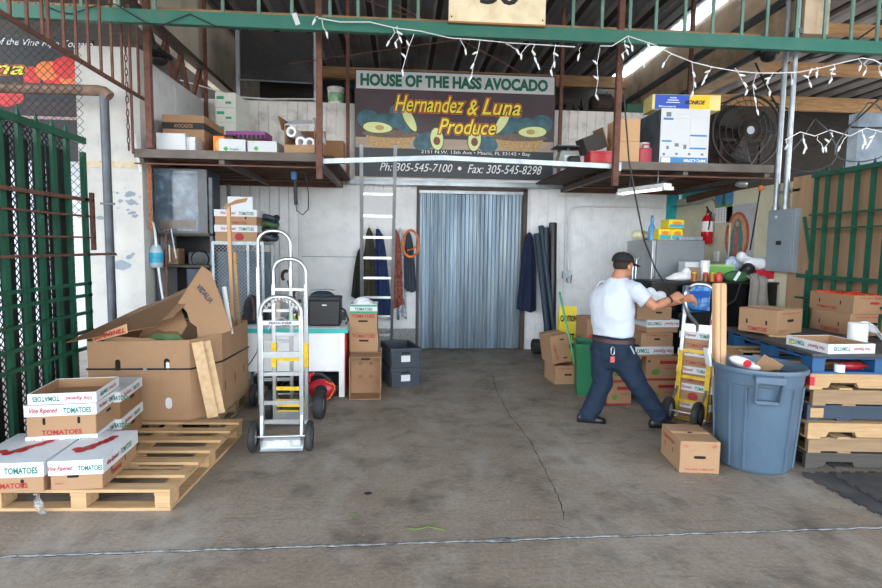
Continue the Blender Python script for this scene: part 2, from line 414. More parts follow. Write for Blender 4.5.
# peeled paint patches on the column
random.seed(5); b = MB()
for (px, py, s_) in [(130,194,.09),(131,202,.08),(121,201,.05),(117,193,.03),(132,213,.06),(135,216,.05),(128,210,.03),(110,203,.04),(100,218,.06),(121,265,.13),(129,257,.07),(112,262,.05),(133,254,.04),(114,192,.015),(125,188,.015),(140,197,.02),(118,208,.02),(137,204,.03)]:
    p = A(px, py, 6.7); k = 9; a0 = random.random()*6
    b.add([(p.x+math.cos(a0+2*PI*i/k)*s_*random.uniform(.4, 1), 6.698, p.z+math.sin(a0+2*PI*i/k)*s_*.55*random.uniform(.4, 1)) for i in range(k)], [tuple(range(k))])
struct('trim_8', b, mat('peeled_primer', '#8f9ba8', .7, var=.1))
# neighbours: left bay behind the fence, right bay over the low wall
b = MB(); b.box(-12, cx0-.3, 9.0, 9.1, 0, 5.4); struct('wall_left_neighbour', b, M['white'])
b = MB(); b.box(-12.1, -12, -2, 9, 0, 5.4); struct('wall_far_left', b, M['woodd'])
b = MB(); zt = 2.52; b.box(XR, XR+.15, 6.22, YB, 0, zt); struct('wall_right', b, mat('cream_block_wall', '#d9d3b8', .75, var=.05, dirt='#9c9378', dirt_amt=.35, dscale=3, bump=.15))
b = MB(); b.box(XR-.03, XR+.12, 3.0, 6.21, 0, 2.56); struct('wall_right_board', b, M['ply'])
b = MB()
for y in (5.3, 4.7, 4.1, 3.5): b.box(XR-.034, XR-.029, y-.004, y+.004, 0, 2.56)
struct('trim_9', b, M['plyb'])
# concrete girders left and right, roof
cg = mat('girder_concrete', '#bda78c', .85, var=.14, scale=3, dirt='#6e5440', dirt_amt=.6, dscale=2.5, bump=.3)
cgl = mat('girder_concrete_light', '#c4bdb0', .85, var=.1, scale=2, dirt='#7d7266', dirt_amt=.5, dscale=1.5, bump=.2)
b = MB(); b.box(XR, XR+.3, 6.25, 12.4, 4.2, 5.25); struct('wall_right_upper', b, cg)
b = MB(); b.box(XR-.05, XR, 6.25, 12.4, 4.64, 4.69); b.box(XR-.03, XR, 6.25, 12.4, 4.71, 4.75); b.box(XR-.06, XR, 6.25, 12.4, 4.2, 4.26); struct('trim_10', b, M['poled'])
b = MB(); b.box(XL-.3, XL, 6.9, 12.4, 4.42, 5.6); struct('wall_left_upper', b, cgl)
b = MB(); b.box(XL-.05, XL+.04, 5.6, 12.4, 4.32, 4.42); b.box(XL-.05, XL+.1, 5.6, 12.4, 4.30, 4.32); struct('trim_11', b, mat('rusty_angle', '#5a4a42', .8, var=.3, scale=10, dirt='#2e2622', dirt_amt=.6))
b = MB()
for y in (7.4, 7.9, 8.6): b.bar((XL-.03, y, 3.87), (XL-.03, y+.25, 4.3), .05, .05); b.bar((XL-.03, y+.5, 3.87), (XL-.03, y+.25, 4.3), .05, .05)
struct('trim_12', b, M['rust'])
# dark partition closing the space behind the side wall
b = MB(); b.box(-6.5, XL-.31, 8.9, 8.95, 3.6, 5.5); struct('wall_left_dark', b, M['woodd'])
def roof(name, x0, x1, y0, y1, z, pitch=.5):
    b = MB(); x = x0; prof = []; rb = MB()
    while x < x1:
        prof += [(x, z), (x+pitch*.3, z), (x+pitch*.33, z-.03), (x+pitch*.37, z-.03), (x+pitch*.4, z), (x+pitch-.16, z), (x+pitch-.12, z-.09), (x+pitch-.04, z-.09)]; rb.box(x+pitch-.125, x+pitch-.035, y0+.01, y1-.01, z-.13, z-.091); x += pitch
    vs = []; n = len(prof)
    for (y) in (y0, y1): vs += [(p[0], y, p[1]) for p in prof]
    b.add(vs, [(i, i+1, n+i+1, n+i) for i in range(n-1)])
    b.box(x0, x1, y0, y1, z+.02, z+.06)
    rb_ = struct('trim_'+('30' if x0 < 0 else '31'), rb, mat('rib_shade', '#2f2b2a', .7, var=.2))  # strips added under the ribs, coloured dark to paint the shadow lines
    return struct(name, b, mat('roof_sheet', '#a2a3a8', .55, .2, var=.1, scale=2, dirt='#5c5958', dirt_amt=.5, dscale=1.2), smooth=10)
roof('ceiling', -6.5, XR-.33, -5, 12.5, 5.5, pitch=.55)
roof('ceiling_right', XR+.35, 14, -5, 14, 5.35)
tan = mat('timber_beam', '#a5825c', .8, var=.2, scale=3, stretch=(1, 6, 6), dirt='#5e4028', dirt_amt=.6)
def beam(name, x0, x1, y, z0, z1, d_=.1, m=None):
    b = MB(); b.box(x0, x1, y, y+d_, z0, z1); struct(name, b, m or tan)
z0, z1 = A(150, 31, 7).z, A(150, 20, 7).z
beam('trim_13', -6.4, XR-.08, 6.9, 4.27, 4.43)
beam('trim_14', XL+.01, XR-.01, 11.3, 4.98, 5.2)
beam('trim_15', XR+.4, 13, 9.9, 4.95, 5.15); beam('trim_16', XR+.4, 13, 12.2, 4.9, 5.2); beam('trim_17', XR+.4, 13, 8.2, 5.0, 5.15)
b = MB(); b.box(-6.5, XR+.3, 12.4, 12.5, 3.8, 5.55); struct('wall_far_back', b, M['woodd'])
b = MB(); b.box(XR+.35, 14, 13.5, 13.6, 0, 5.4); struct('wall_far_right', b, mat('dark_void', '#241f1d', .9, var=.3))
b = MB()
for (a, c) in [((A(289, 64, 8.8)), (A(455, 40, 8.8))), (A(395, 4, 8.4), A(520, 72, 8.4)), (A(365, 0, 8.3), A(425, 22, 8.3))]: b.cyl(a, c, .008)
struct('trim_18', b, M['rust'])
# white translucent skylight strip on top of the right girder
b = MB(); b.add([(XR-.30, 6.3, 5.47), (XR-.30, 11.2, 5.47), (XR-.04, 11.2, 5.2), (XR-.04, 6.3, 5.2), (XR-.28, 6.3, 5.49), (XR-.28, 11.2, 5.49), (XR-.02, 11.2, 5.22), (XR-.02, 6.3, 5.22)], [(0,1,2,3),(7,6,5,4),(0,4,5,1),(1,5,6,2),(2,6,7,3),(3,7,4,0)])
struct('trim_19', b, mat('translucent_sheet', '#eef2f4', .9, var=.05, trans=.75))
# steel channel and white header over the door, door frame
b = MB(); b.box(-.82, 2.66, 8.84, 8.9, 2.66, 2.73); b.box(-.82, 2.66, 8.82, 8.9, 2.72, 2.735); struct('trim_20', b, M['galv'])
b = MB(); b.box(-.75, 2.3, 8.93, 8.999, 2.75, 2.92); struct('trim_21', b, M['white'])
b = MB()
b.box(DX0-.03, DX0+.01, 8.94, 8.999, 0, DZ); b.box(DX1-.03, DX1+.04, 8.93, 8.999, 0, DZ+.03); b.box(DX0-.03, DX1+.04, 8.93, 8.999, DZ, DZ+.05)
struct('trim_22', b, mat('door_frame_dark', '#4a3d38', .6, var=.2))
# corrugated curtain door
n_ = 66
def dfn(u, v):
    x = DX0+.03+u*(DX1-DX0-.08); k = u*26*2*PI
    return (x, 8.985+.025*math.sin(k)+.012*math.sin(u*31+1.7)+.012*math.sin(v*3+u*9), .015+v*(DZ-.02))
b = MB(); b.grid(dfn, 26*8+1, 12)
dm = mat('galvanised_door', '#93a4b2', .3, .6, var=.45, scale=1.6, stretch=(4, 1, .2), dirt='#bcc5c9', dirt_amt=.7, dscale=2)
o = struct('door_1', b, dm, smooth=180); 
b = MB(); b.box(DX0+.03, DX1-.05, 9.03, 9.06, .01, DZ-.01); obj('door_core', b, M['poled'], o)
b = MB(); b.box(DX0+.01, DX1-.03, 8.94, 8.955, DZ-.055, DZ-.005); obj('door_rail', b, M['galv'], o)
# ---- mezzanine shelves
shd = mat('shelf_deck', '#4b3a30', .8, var=.25, scale=6, stretch=(1, 5, 1), dirt='#2a211c', dirt_amt=.6)
shf = mat('shelf_edge_steel', '#6b625c', .65, .2, var=.2, scale=10, dirt='#3c3330', dirt_amt=.5)
def shelf(nm, label, x0, x1, xb0, xb1):
    t = thing(nm, label, 'shelf')
    b = MB(); b.box(x0, x1, 6.62, 8.93, 2.715, 2.74); obj('deck', b, shd, t)
    b = MB(); b.box(xb0, xb1, 6.58, 6.62, 2.66, 2.755); obj('front_rail', b, shf, t)
    b = MB()
    for i in range(11): y = 6.8+i*.19; b.box(xb0, xb1, y, y+.09, 2.68, 2.714)
    o = obj('board', b, M['plyb'], t); o['kind'] = 'stuff'
    for x in ((xb0+.05), (xb0+xb1)/2-.1, xb1-.05):
        b = MB(); b.box(x-.03, x+.03, 6.63, 8.92, 2.61, 2.679); obj('joist', b, shf, t)
    b = MB(); b.box(xb0, xb1, 8.86, 8.9, 2.6, 2.679); obj('back_rail', b, M['rust'], t)
    b = MB(); b.box(xb0, xb1, 6.585, 6.605, 2.585, 2.6); obj('lower_rail', b, M['rust'], t)
    return t
shelf('storage_shelf', 'overhead steel and plank storage shelf to the left of the avocado sign', XL+.02, -.8, XL+.02, -.92)
shelf('storage_shelf', 'overhead steel and plank storage shelf to the right of the avocado sign', 2.15, 4.58, 2.58, 4.58)
t = thing('tie_rail', 'long galvanised rail spanning between the two overhead shelves', 'rail')
b = MB(); b.bar((-.93, 6.55, 2.66), (.46, 6.55, 2.735), .03, .055); b.bar((.46, 6.55, 2.735), (2.6, 6.55, 2.685), .03, .055); obj('rail', b, M['galv'], t)
b = MB(); b.ob((-.93, 6.55, 2.66), (.05, .05, .1)); obj('bracket', b, M['galv'], t)
b = MB(); b.ob((2.6, 6.55, 2.685), (.05, .05, .1)); obj('bracket', b, M['galv'], t)
posts = [(-2.83, 6.55, 2.76, 5.45, 'rusty steel post hanging at the front corner beside the white column'), (-.94, 6.5, 2.45, 5.45, 'rusty steel hanger post at the inner corner of the left shelf'), (2.54, 6.5, 2.45, 5.45, 'rusty steel hanger post at the inner corner of the right shelf'),
 (-2.97, 8.8, 2.76, 5.45, 'rusty steel post behind the green and white cartons, left shelf'), (-.84, 8.83, 2.75, 5.45, 'thin rusty post along the left edge of the avocado sign'), (2.52, 8.83, 2.75, 5.45, 'thin rusty post along the right edge of the avocado sign'), (4.35, 8.3, 2.75, 5.45, 'thin brown post above the blue and yellow box, in front of girder')]
for (x, y, z0, z1, lb) in posts:
    b = MB(); r_ = .025 if y > 8 else .033; b.box(x-r_, x+r_, y-r_, y+r_, z0, z1); tag(obj('steel_post', b, M['rust']), lb, 'post')
# ============================================================ SIGN, BEAM, FENCES
def rectp(x0, x1, z0, z1): return [(x0, z0), (x1, z0), (x1, z1), (x0, z1)]
sg = thing('sign_board', 'large painted avocado sign with white header above the door', 'sign', (.85, 8.86, 2.79))
SW, SH = 3.17, 1.63                     # local x -SW/2..SW/2, z 0..SH
b = MB(); b.box(-SW/2, SW/2, .0, .05, 0, SH)
art = mat('sign_purple_brown', '#42343c', .45, var=.25, scale=1.4)
obj('board', b, art, sg)
def layer(name, polys, m, dz, label=None):
    b = MB()
    for i, pl in enumerate(polys): b.add([(p[0], -dz-.00007*i, p[1]) for p in pl], [tuple(range(len(pl)))])
    return obj(name, b, m, sg, label=label)
def ellp(cx, cz, a, c, rot=0, n=28, egg=0):
    out = []
    for k in range(n):
        g = 2*PI*k/n; x, z = a*math.cos(g), c*math.sin(g)*(1-egg*math.cos(g)); out.append((cx+x*math.cos(rot)-z*math.sin(rot), cz+x*math.sin(rot)+z*math.cos(rot)))
    return out
HB = SH-.29
layer('header', [rectp(-SW/2+.02, SW/2-.02, HB, SH-.02)], M['board'], .002)
layer('address_band', [rectp(-SW/2+.01, SW/2-.01, .01, .44)], mat('sign_slate', '#2a323c', .45, var=.15, scale=2), .002)
layer('table_band', [rectp(-SW/2+.01, SW/2-.01, .44, .60)], mat('sign_table', '#a89684', .5, var=.15, scale=3, stretch=(1, 1, 6)), .002)
skin = mat('avocado_skin_print', '#34606e', .45, var=.4, scale=9); rim = mat('avocado_rim_print', '#3c5a34', .45)
flesh = mat('avocado_flesh_print', '#d6dfa0', .45, var=.06); pit = mat('avocado_pit_print', '#7c4634', .45, var=.2)
bask = mat('basket_print', '#b59566', .5, var=.45, scale=26, stretch=(1, 1, 2.2)); brim = mat('basket_rim_print', '#6d5a50', .5, var=.3, scale=20)
def side(sx):
    f = lambda x: sx*x
    E = lambda cx, cz, a, c, rot=0, egg=0: [(f(p[0]), p[1]) for p in ellp(cx, cz, a, c, rot, egg=egg)]
    layer('basket', [[(f(x), z) for x, z in [(-1.42, .66), (-.62, .64), (-.72, .50), (-.83, .44), (-1.28, .44), (-1.38, .52)]]], bask, .0032)
    layer('basket_rim', [E(-1.02, .66, .46, .06)], brim, .0036)
    layer('avocado', [E(-1.38, .88, .17, .14), E(-1.10, .84, .17, .12, -.4), E(-.86, .90, .24, .16, -.9), E(-.74, .80, .14, .1, -.7)], skin, .004)
    layer('avocado_rim', [E(-1.23, .75, .24, .095, -.05, .1), E(-.73, .88, .21, .085, -1.05, .15)], rim, .0044)
    layer('avocado_flesh', [E(-1.23, .75, .225, .082, -.05, .1), E(-.73, .88, .195, .07, -1.05, .15)], flesh, .0048)
    layer('avocado', [E(-.48, .56, .2, .13, .35)], skin, .0052)
    layer('avocado_rim', [E(-.30, .60, .115, .185, .12)], rim, .0056)
    layer('avocado_flesh', [E(-.30, .60, .10, .17, .12)], flesh, .006)
    layer('avocado_pit', [E(-.30, .57, .055, .065)], pit, .0064)
    layer('avocado_pit', [E(-1.20, .75, .07, .04)], mat('pit_hollow_print', '#b89a62', .5), .0052)
side(1); side(-1)
text(sg, 'HOUSE OF THE HASS AVOCADO', M['grn'], (-.02, -.004, HB+.135), 2.96, .19, bold=.05)
yl = mat('sign_yellow', '#f1df3c', .5, var=.04); og = mat('sign_orange', '#e0673c', .5)
for (s_, px, pz, w_, h_) in (('Hernandez', -.42, 1.13, 1.10, .25), ('&', .26, 1.10, .17, .24), ('Luna', .72, 1.12, .62, .25), ('Produce', .18, .80, .92, .24)):
    for k, (off, m_) in enumerate(((.075, og), (.045, M['ink']), (.012, yl))):
        text(sg, s_, m_, (px, -.0075-.0012*k, pz), w_, h_, shear=.32, bold=off, ref=.012)
text(sg, '2151 N.W. 13th Ave • Miami, FL 33142 • Bay', M['wht'], (.33, -.005, .392), 1.75, .065, bold=.0)
text(sg, 'Ph: 305-545-7100', M['wht'], (-.62, -.005, .15), 1.15, .125, **dict(shear=.3, bold=0))
text(sg, 'Fax: 305-545-8298', M['wht'], (.80, -.005, .15), 1.2, .135, **dict(shear=.3, bold=0))
layer('dot', [ellp(.07, .15, .03, .03)], M['wht'], .005)
# -- green beam with pickets above
YG = 6.1
gt = thing('overhead_gate', 'green steel beam with thin green pickets along the top of the bay', 'gate')
zA, zB = A(0, 10.5, YG).z, A(882, 49, YG).z
b = MB(); b.bar((-5.2, YG, (zA+zB)/2+.0), (6.2, YG, (zA+zB)/2), .07, .135); obj('beam', b, M['green'], gt)
ZG = (zA+zB)/2
for px in [6, 44, 82, 119, 155, 223, 259, 292, 330, 358, 390, 418, 573, 602, 630, 656, 685, 713, 742, 767, 797, 825, 852, 878]:
    p = A(px, 20, YG); b = MB(); b.box(p.x-.016, p.x+.016, YG-.012, YG+.012, ZG+.06, ZG+.75); obj('picket', b, mat('grey_green_paint', '#5f8275', .5, var=.15, dirt='#4b4540', dirt_amt=.5), gt)
t = thing('address_panel', 'cream hanging panel with black bay number at the top centre', 'sign')
x0, x1, z0, z1 = pb(449, -12, 545, 26, 6.03)
z1 = z0+.42
b = MB(); b.box(x0, x1, 6.02, 6.045, z0, z1); obj('panel', b, mat('cream_panel', '#e9dcbc', .6, var=.06, dirt='#b08c50', dirt_amt=.4, dscale=4), t)
b = MB(); b.box(x0-.005, x1+.005, 6.015, 6.05, z0-.012, z0+.006); obj('edge', b, mat('brown_edge', '#9b6a3e', .6), t)
text(t, '50', M['ink'], ((x0+x1)/2+.02, 6.018, z0+.30), .42, .22, bold=.03)
b = MB()
for sx_ in (x0+.03, x1-.03): b.cyl((sx_, 6.012, z0+.05), (sx_, 6.03, z0+.05), .008)
obj('screw', b, M['ink'], t)

# -- left green fence
def pointed(b, x, y, z0, z1, r_):
    b.box(x-r_*.5, x+r_*.5, y-r_, y+r_, z0, z1)
    b.add([(x-r_*.5, y-r_, z1), (x+r_*.5, y-r_, z1), (x+r_*.5, y+r_, z1), (x-r_*.5, y+r_, z1), (x, y, z1+.1)], [(0, 1, 4), (1, 2, 4), (2, 3, 4), (3, 0, 4)])
XF = -2.9
fl = thing('green_fence', 'dark green picket fence panel with rusty rails at the left edge', 'fence')
for i, y in enumerate([3.63, 3.83, 4.05, 4.27, 4.48, 4.69, 4.89, 5.08]):
    b = MB(); pointed(b, XF, y, .12, 2.62, .027); obj('picket', b, M['greend'], fl)
b = MB(); b.box(XF+.015, XF+.05, 5.24, 5.29, .1, 2.5); obj('end_post', b, M['greend'], fl)
def railx(px, py, nm, m_, r_=.016, y0=3.4, y1=5.3):
    p = XP(px, py, XF+.04); b = MB(); b.box(XF+.018, XF+.05, y0, y1, p.z-r_, p.z+r_); obj(nm, b, m_, fl)
railx(0, 113, 'top_rail', M['greend'], .028)
railx(0, 187, 'rail', M['rust'], .016, 3.4, 5.4); railx(0, 208, 'rail', M['rust'], .008, 3.4, 5.4); railx(0, 235, 'rail', M['rust'], .008, 3.4, 5.4); railx(0, 257, 'rail', M['rust'], .011, 3.4, 5.75)
for py in (294, 309, 331, 355, 376): railx(0, py, 'rail', M['greend'], .014)
b = MB(); b.box(XF+.02, XF+.05, 5.36, 5.4, 1.62, 2.15); obj('rail_end', b, M['rust'], fl)
# chain link woven with dark slats
def chain(b, P0, U, V, nu, nv, step, r_=.0022):
    """diagonal wires over a rectangle P0 + u*U + v*V (sizes nu*step, nv*step)"""
    W_, H_ = nu*step, nv*step
    for k in range(-nv, nu+1):
        a = k*step
        for sg_ in (1, -1):
            u0_, v0_, u1_, v1_ = a, 0, a+H_, H_
            if u0_ < 0: v0_ -= u0_; u0_ = 0
            if u1_ > W_: v1_ -= (u1_-W_); u1_ = W_
            if v1_ <= v0_: continue
            q0 = (u0_, v0_); q1 = (u1_, v1_)
            if sg_ < 0: q0 = (W_-u0_, v0_); q1 = (W_-u1_, v1_)
            b.tube([P0+U*q0[0]+V*q0[1], P0+U*q1[0]+V*q1[1]], r_, 4, caps=False)
cl = thing('chain_link_fence', 'chain link woven with dark slats behind the green picket fence', 'fence')
b = MB(); chain(b, Vector((XF-.12, 3.3, .1)), Vector((0, 1, 0)), Vector((0, 0, 1)), 34, 42, .06, .006); o = obj('wire_mesh', b, M['cordd'], cl); o['kind'] = 'stuff'
y = 3.3; dslat = mat('privacy_slat', '#15171a', .6, var=.3, dirt='#3c4548', dirt_amt=.4, dscale=20)
for i, yy in enumerate([3.40, 3.60, 3.80, 4.01, 4.22, 4.43, 4.64, 4.85, 5.03, 5.2]):
    b = MB(); b.box(XF-.10, XF-.09, yy-.08, yy+.08 if i < 9 else yy+.03, .08, 2.5); obj('slat', b, dslat, cl)
# chain link panel with pipe frame facing the camera, left
YP = 6.3
cp = thing('pipe_frame_gate', 'chain link panel on grey pipe with thick rusty top pipe at far left', 'gate')
p0, p1 = A(104, 95, YP), A(111, 330, YP)
b = MB(); b.cyl((p0.x, YP, 0), (p0.x, YP, A(104, 93, YP).z), .045, n=14); obj('pole', b, M['poled'], cp)
zt = A(50, 89, YP).z
b = MB(); b.tube([(-5.6, YP, zt), (p0.x-.06, YP, zt), (p0.x+.0, YP, zt-.01), (p0.x+.06, YP, zt-.06)], .058, 12); obj('top_pipe', b, mat('rusty_pipe', '#80685a', .75, var=.25, scale=9, dirt='#3b2a22', dirt_amt=.7, dscale=7), cp)
b = MB(); chain(b, Vector((-5.5, YP-.06, 1.95)), Vector((1, 0, 0)), Vector((0, 0, 1)), 25, 26, .085, .003); o = obj('wire_mesh', b, mat('mesh_wire', '#3b3a3c', .5, .4), cp); o['kind'] = 'stuff'
b = MB()
for z in (1.55, 2.1): b.box(p0.x-.06, p0.x+.09, YP-.05, YP-.03, z, z+.02)
obj('clamp', b, M['poled'], cp)
# rusty grille overhead along the left edge
gr = thing('rusty_grille', 'rusty picket grille with sloping bottom rail above the left fence', 'grille')
XG = -3.0; zr = 3.385
b = MB(); b.bar((XG, 3.9, zr+.02), (XG, 6.9, zr-.03), .03, .035); obj('bottom_rail', b, M['rust'], gr)
for i, px in enumerate([12, 29, 44, 50, 65, 77, 89, 101, 112, 122, 130, 138, 145]):
    p = XP(px, 60, XG); b = MB(); b.box(XG-.011, XG+.011, p.y-.011, p.y+.011, zr-(.7 if i in (10, 12) else 0), 4.9); obj('bar', b, M['rust'], gr)
# neighbour banner behind, left
bn_ = thing('tomato_banner', 'black banner with painted tomatoes and yellow script, behind chain link', 'sign', (0, 7.0, 0))
x0, x1, z0, z1 = pb(-110, 32, 97, 162, 7.0)
b = MB(); b.box(x0, x1, 0, .03, z0, z1); obj('board', b, mat('banner_black', '#1c1d21', .5, var=.2, scale=3), bn_)
def q7(px, py): p = A(px, py, 7.0); return p.x, p.z
def bl(name, polys, m, dz):
    b = MB()
    for i, pl in enumerate(polys): b.add([(p[0], -dz-.0001*i, p[1]) for p in pl], [tuple(range(len(pl)))])
    return obj(name, b, m, bn_)
tomr = mat('tomato_print', '#d8231f', .45, var=.25, scale=8); tomo = mat('tomato_orange_print', '#ea7a26', .45, var=.2, scale=8)
bl('tomato', [ellp(*q7(55, 74), .17, .15), ellp(*q7(32, 77), .10, .12), ellp(*q7(85, 80), .07, .06), ellp(*q7(75, 82), .1, .07), ellp(*q7(57, 80), .12, .07)], tomr, .003)
bl('tomato', [ellp(*q7(47, 71), .13, .11), ellp(*q7(68, 80), .09, .06)], tomo, .004)
bl('tomato', [ellp(*q7(66, 68), .15, .13)], tomr, .005)
bl('tomato', [ellp(*q7(6, 98), .15, .10), ellp(*q7(16, 97), .09, .08), ellp(*q7(-8, 99), .12, .1)], tomr, .003)
bl('band', [rectp(x0+.01, x1-.01, q7(0, 118)[1], q7(0, 115)[1])], mat('pale_pink_print', '#b79a9a', .5), .002)
bl('band', [rectp(x0+.01, x1-.01, q7(0, 114)[1], q7(0, 101)[1])], mat('brown_print', '#3a2c2c', .5, var=.3), .002)
x, z = q7(46, 44); text(bn_, 'ue of the Vine Ripe Tomato', M['wht'], (x-.08, -.004, z), 1.22, .10, shear=.35, bold=.005)
x, z = q7(8, 68)
for k, (off, m_) in enumerate(((.09, og), (.05, M['ink']), (.012, yl))): text(bn_, 'Luna', m_, (x-.18, -.004-.001*k, z), .72, .15, shear=.32, bold=off, ref=.012)
# white cable hanging down the column, chain
t = thing('hanging_cable', 'white cable hanging down the front of the white column', 'cable')
b = MB(); b.tube([A(*q, 6.62) for q in ((123, 47), (127, 58), (127, 75), (128, 100), (131, 122), (135, 140), (138, 160), (141, 172))], .018, 8); obj('cable', b, M['cord'], t)
t = thing('hanging_chain', 'rusty chain hanging beside the post at the white column', 'chain')
b = MB()
for i in range(16):
    z = 3.9-i*.075; ro = (i % 2)*PI/2
    b.tube([(-3.09+.014*math.cos(g)*math.cos(ro), 6.6+.014*math.cos(g)*math.sin(ro), z+.045*math.sin(g)) for g in [2*PI*k/8 for k in range(8)]], .006, 5, closed=True)
o = obj('links', b, M['rust'], t); o['kind'] = 'stuff'
t = thing('orange_rope', 'twisted orange brown rope hanging at the left end of the shelf', 'rope')
b = MB()
for ph in (0, PI):
    b.tube([(A(149, 165, 6.75).x+.012*math.cos(i*.8+ph), 6.75+.012*math.sin(i*.8+ph), 2.6-i*.03) for i in range(26)], .01, 6)
obj('strand', b, mat('rope_orange', '#b0683f', .8, var=.2), t)

# ============================================================ FRONT LEFT PALLET AND CARTONS
def pallet(label, loc, rz, w_, d_, m, nb=7, h_=.14, blocks=True, group=None, thick=.02, notch=False, mblk=None):
    t = thing('pallet', label, 'pallet', loc, rz, group); mblk = mblk or m
    for i in range(nb):
        y = i*(d_-.09)/(nb-1); b = MB(); b.box(-w_/2, w_/2, y, y+(.1 if i % 2 == 0 else .085), h_-thick, h_); obj('deck_board', b, m, t, bevel=.002)
    if blocks:
        for x in (-w_/2, -.05, w_/2-.1):
            b = MB(); b.box(x, x+.1, 0, d_, h_-2*thick, h_-thick-.0005); obj('stringer_board', b, mblk, t)
            for y in (0, d_/2-.07, d_-.14):
                b = MB(); b.box(x+.002, x+.098, y+.002, y+.138, thick+.0005, h_-2*thick-.0005); obj('block', b, mblk, t, bevel=.002)
        for y in (0, d_/2-.05, d_-.1):
            b = MB(); b.box(-w_/2, w_/2, y, y+.1, 0, thick); obj('bottom_board', b, m, t, bevel=.002)
        b = MB(); b.box(w_/2-.1, w_/2, .1005, d_/2-.0505, 0, thick); b.box(w_/2-.1, w_/2, d_/2+.0505, d_-.1005, 0, thick); obj('bottom_board', b, mblk, t)
    else:
        for y in (0, d_/2-.02, d_-.04):
            b = MB(); pts = [(-w_/2, .0155), (w_/2, .0155), (w_/2, h_-thick-.0005), (-w_/2, h_-thick-.0005)]
            if notch: pts = [(-w_/2, .0155), (-w_/4-.12, .0155), (-w_/4-.10, .055), (-w_/4+.10, .055), (-w_/4+.12, .0155), (w_/4-.12, .0155), (w_/4-.1, .055), (w_/4+.1, .055), (w_/4+.12, .0155), (w_/2, .0155), (w_/2, h_-thick-.0005), (-w_/2, h_-thick-.0005)]
            b.prism(pts, .04, Matrix.Translation((0, y, 0))); obj('stringer', b, mblk, t)
        for x in (-w_/2, -w_/4-.03, w_/4, w_/2-.1):
            b = MB(); b.box(x, x+.1, 0, d_, 0, .015); obj('bottom_board', b, m, t)
    return t
a, c = G(170, 508), G(215, 462, .0)
pallet('pale wooden pallet on the floor under the tomato cartons', (-2.02, 3.5, 0), R(-2), 1.14, 1.42, M['wood'])
TOM = dict(bold=.03)
def vr(face, u, z, sc=1): return [(face, 'Vine Ripened', u-.09*sc, z, .15*sc, .04*sc, 'red', SC), (face, 'TOMATOES', u+.09*sc, z, .15*sc, .035*sc, 'grn', TOM)]
def vr_flip(face, u, z, sc=1): return [(face, 'Vine Ripened', u+.09*sc, z, .15*sc, .035*sc, 'red', dict(shear=.35, bold=.02, flip=True)), (face, 'TOMATOES', u-.09*sc, z, .15*sc, .032*sc, 'grn', dict(bold=.03, flip=True))]
def tomtop(t, w_, d_, h_):
    gm = mat('leaf_print', '#3f7d4c', .6, var=.2)
    z = h_+.0092
    b = MB(); b.add([(x, y, z) for x, y in ellp(0, .5*d_, .12, .028, .9)], [tuple(range(28))]); b.add([(x, y, z) for x, y in ellp(.04, .6*d_, .1, .018, 1.2)], [tuple(range(28))]); obj('leaf_print', b, gm, t)
    b = MB()
    for (x, y, r_) in ((-.05, .3, .035), (-.01, .38, .035), (.0, .48, .035), (.03, .57, .035), (.05, .66, .033), (.06, .75, .03), (-.09, .36, .03)): b.add([(px, py, z+.001) for px, py in ellp(x*w_/.33, y*d_, r_, r_*1.1)], [tuple(range(28))])
    obj('tomato_print', b, mat('tomato_red_print', '#b82a30', .55, var=.15), t)
def stack_at(pL, pN, pR, z): return fit3(pL, pN, pR, z)
ZP = .141
# front middle
(l, an, w_, d_) = fit3((51, 491), (103, 488.5), (144, 456), ZP)
t = carton('white lidded tomato carton at the front right of the pale pallet', l, an, w_, d_, .185, lid=.085, top='closed', tex=vr('front', .0, .142, .95)+vr('right', .24, .142, 1.15)+[('right', 'TOMATOES', .2, .05, .16, .035, 'red', TOM), ('front', 'US NO 1', -.1, .045, .05, .012, 'red', {})], holes=[('front', -.02, .09, .07, .02), ('right', .13, .075, .012, .05), ('right', .34, .075, .012, .05)])
tomtop(t, w_, d_, .185)
(l, an, w_, d_) = fit3((-35, 495), (44, 491.5), (84, 458), ZP)
t = carton('white lidded tomato carton cut by the left edge of the picture', l, an, w_, d_*1.0, .185, lid=.085, tex=[('front', 'Vine Ripened', w_/2-.35, .142, .2, .045, 'red', SC), ('front', 'TOMATOES', w_/2-.12, .142, .19, .042, 'grn', TOM), ('front', 'TOMATOES', w_/2-.2, .045, .22, .035, 'red', TOM)], holes=[('front', w_/2-.12, .06, .02, .05)])
tomtop(t, w_, d_, .185)
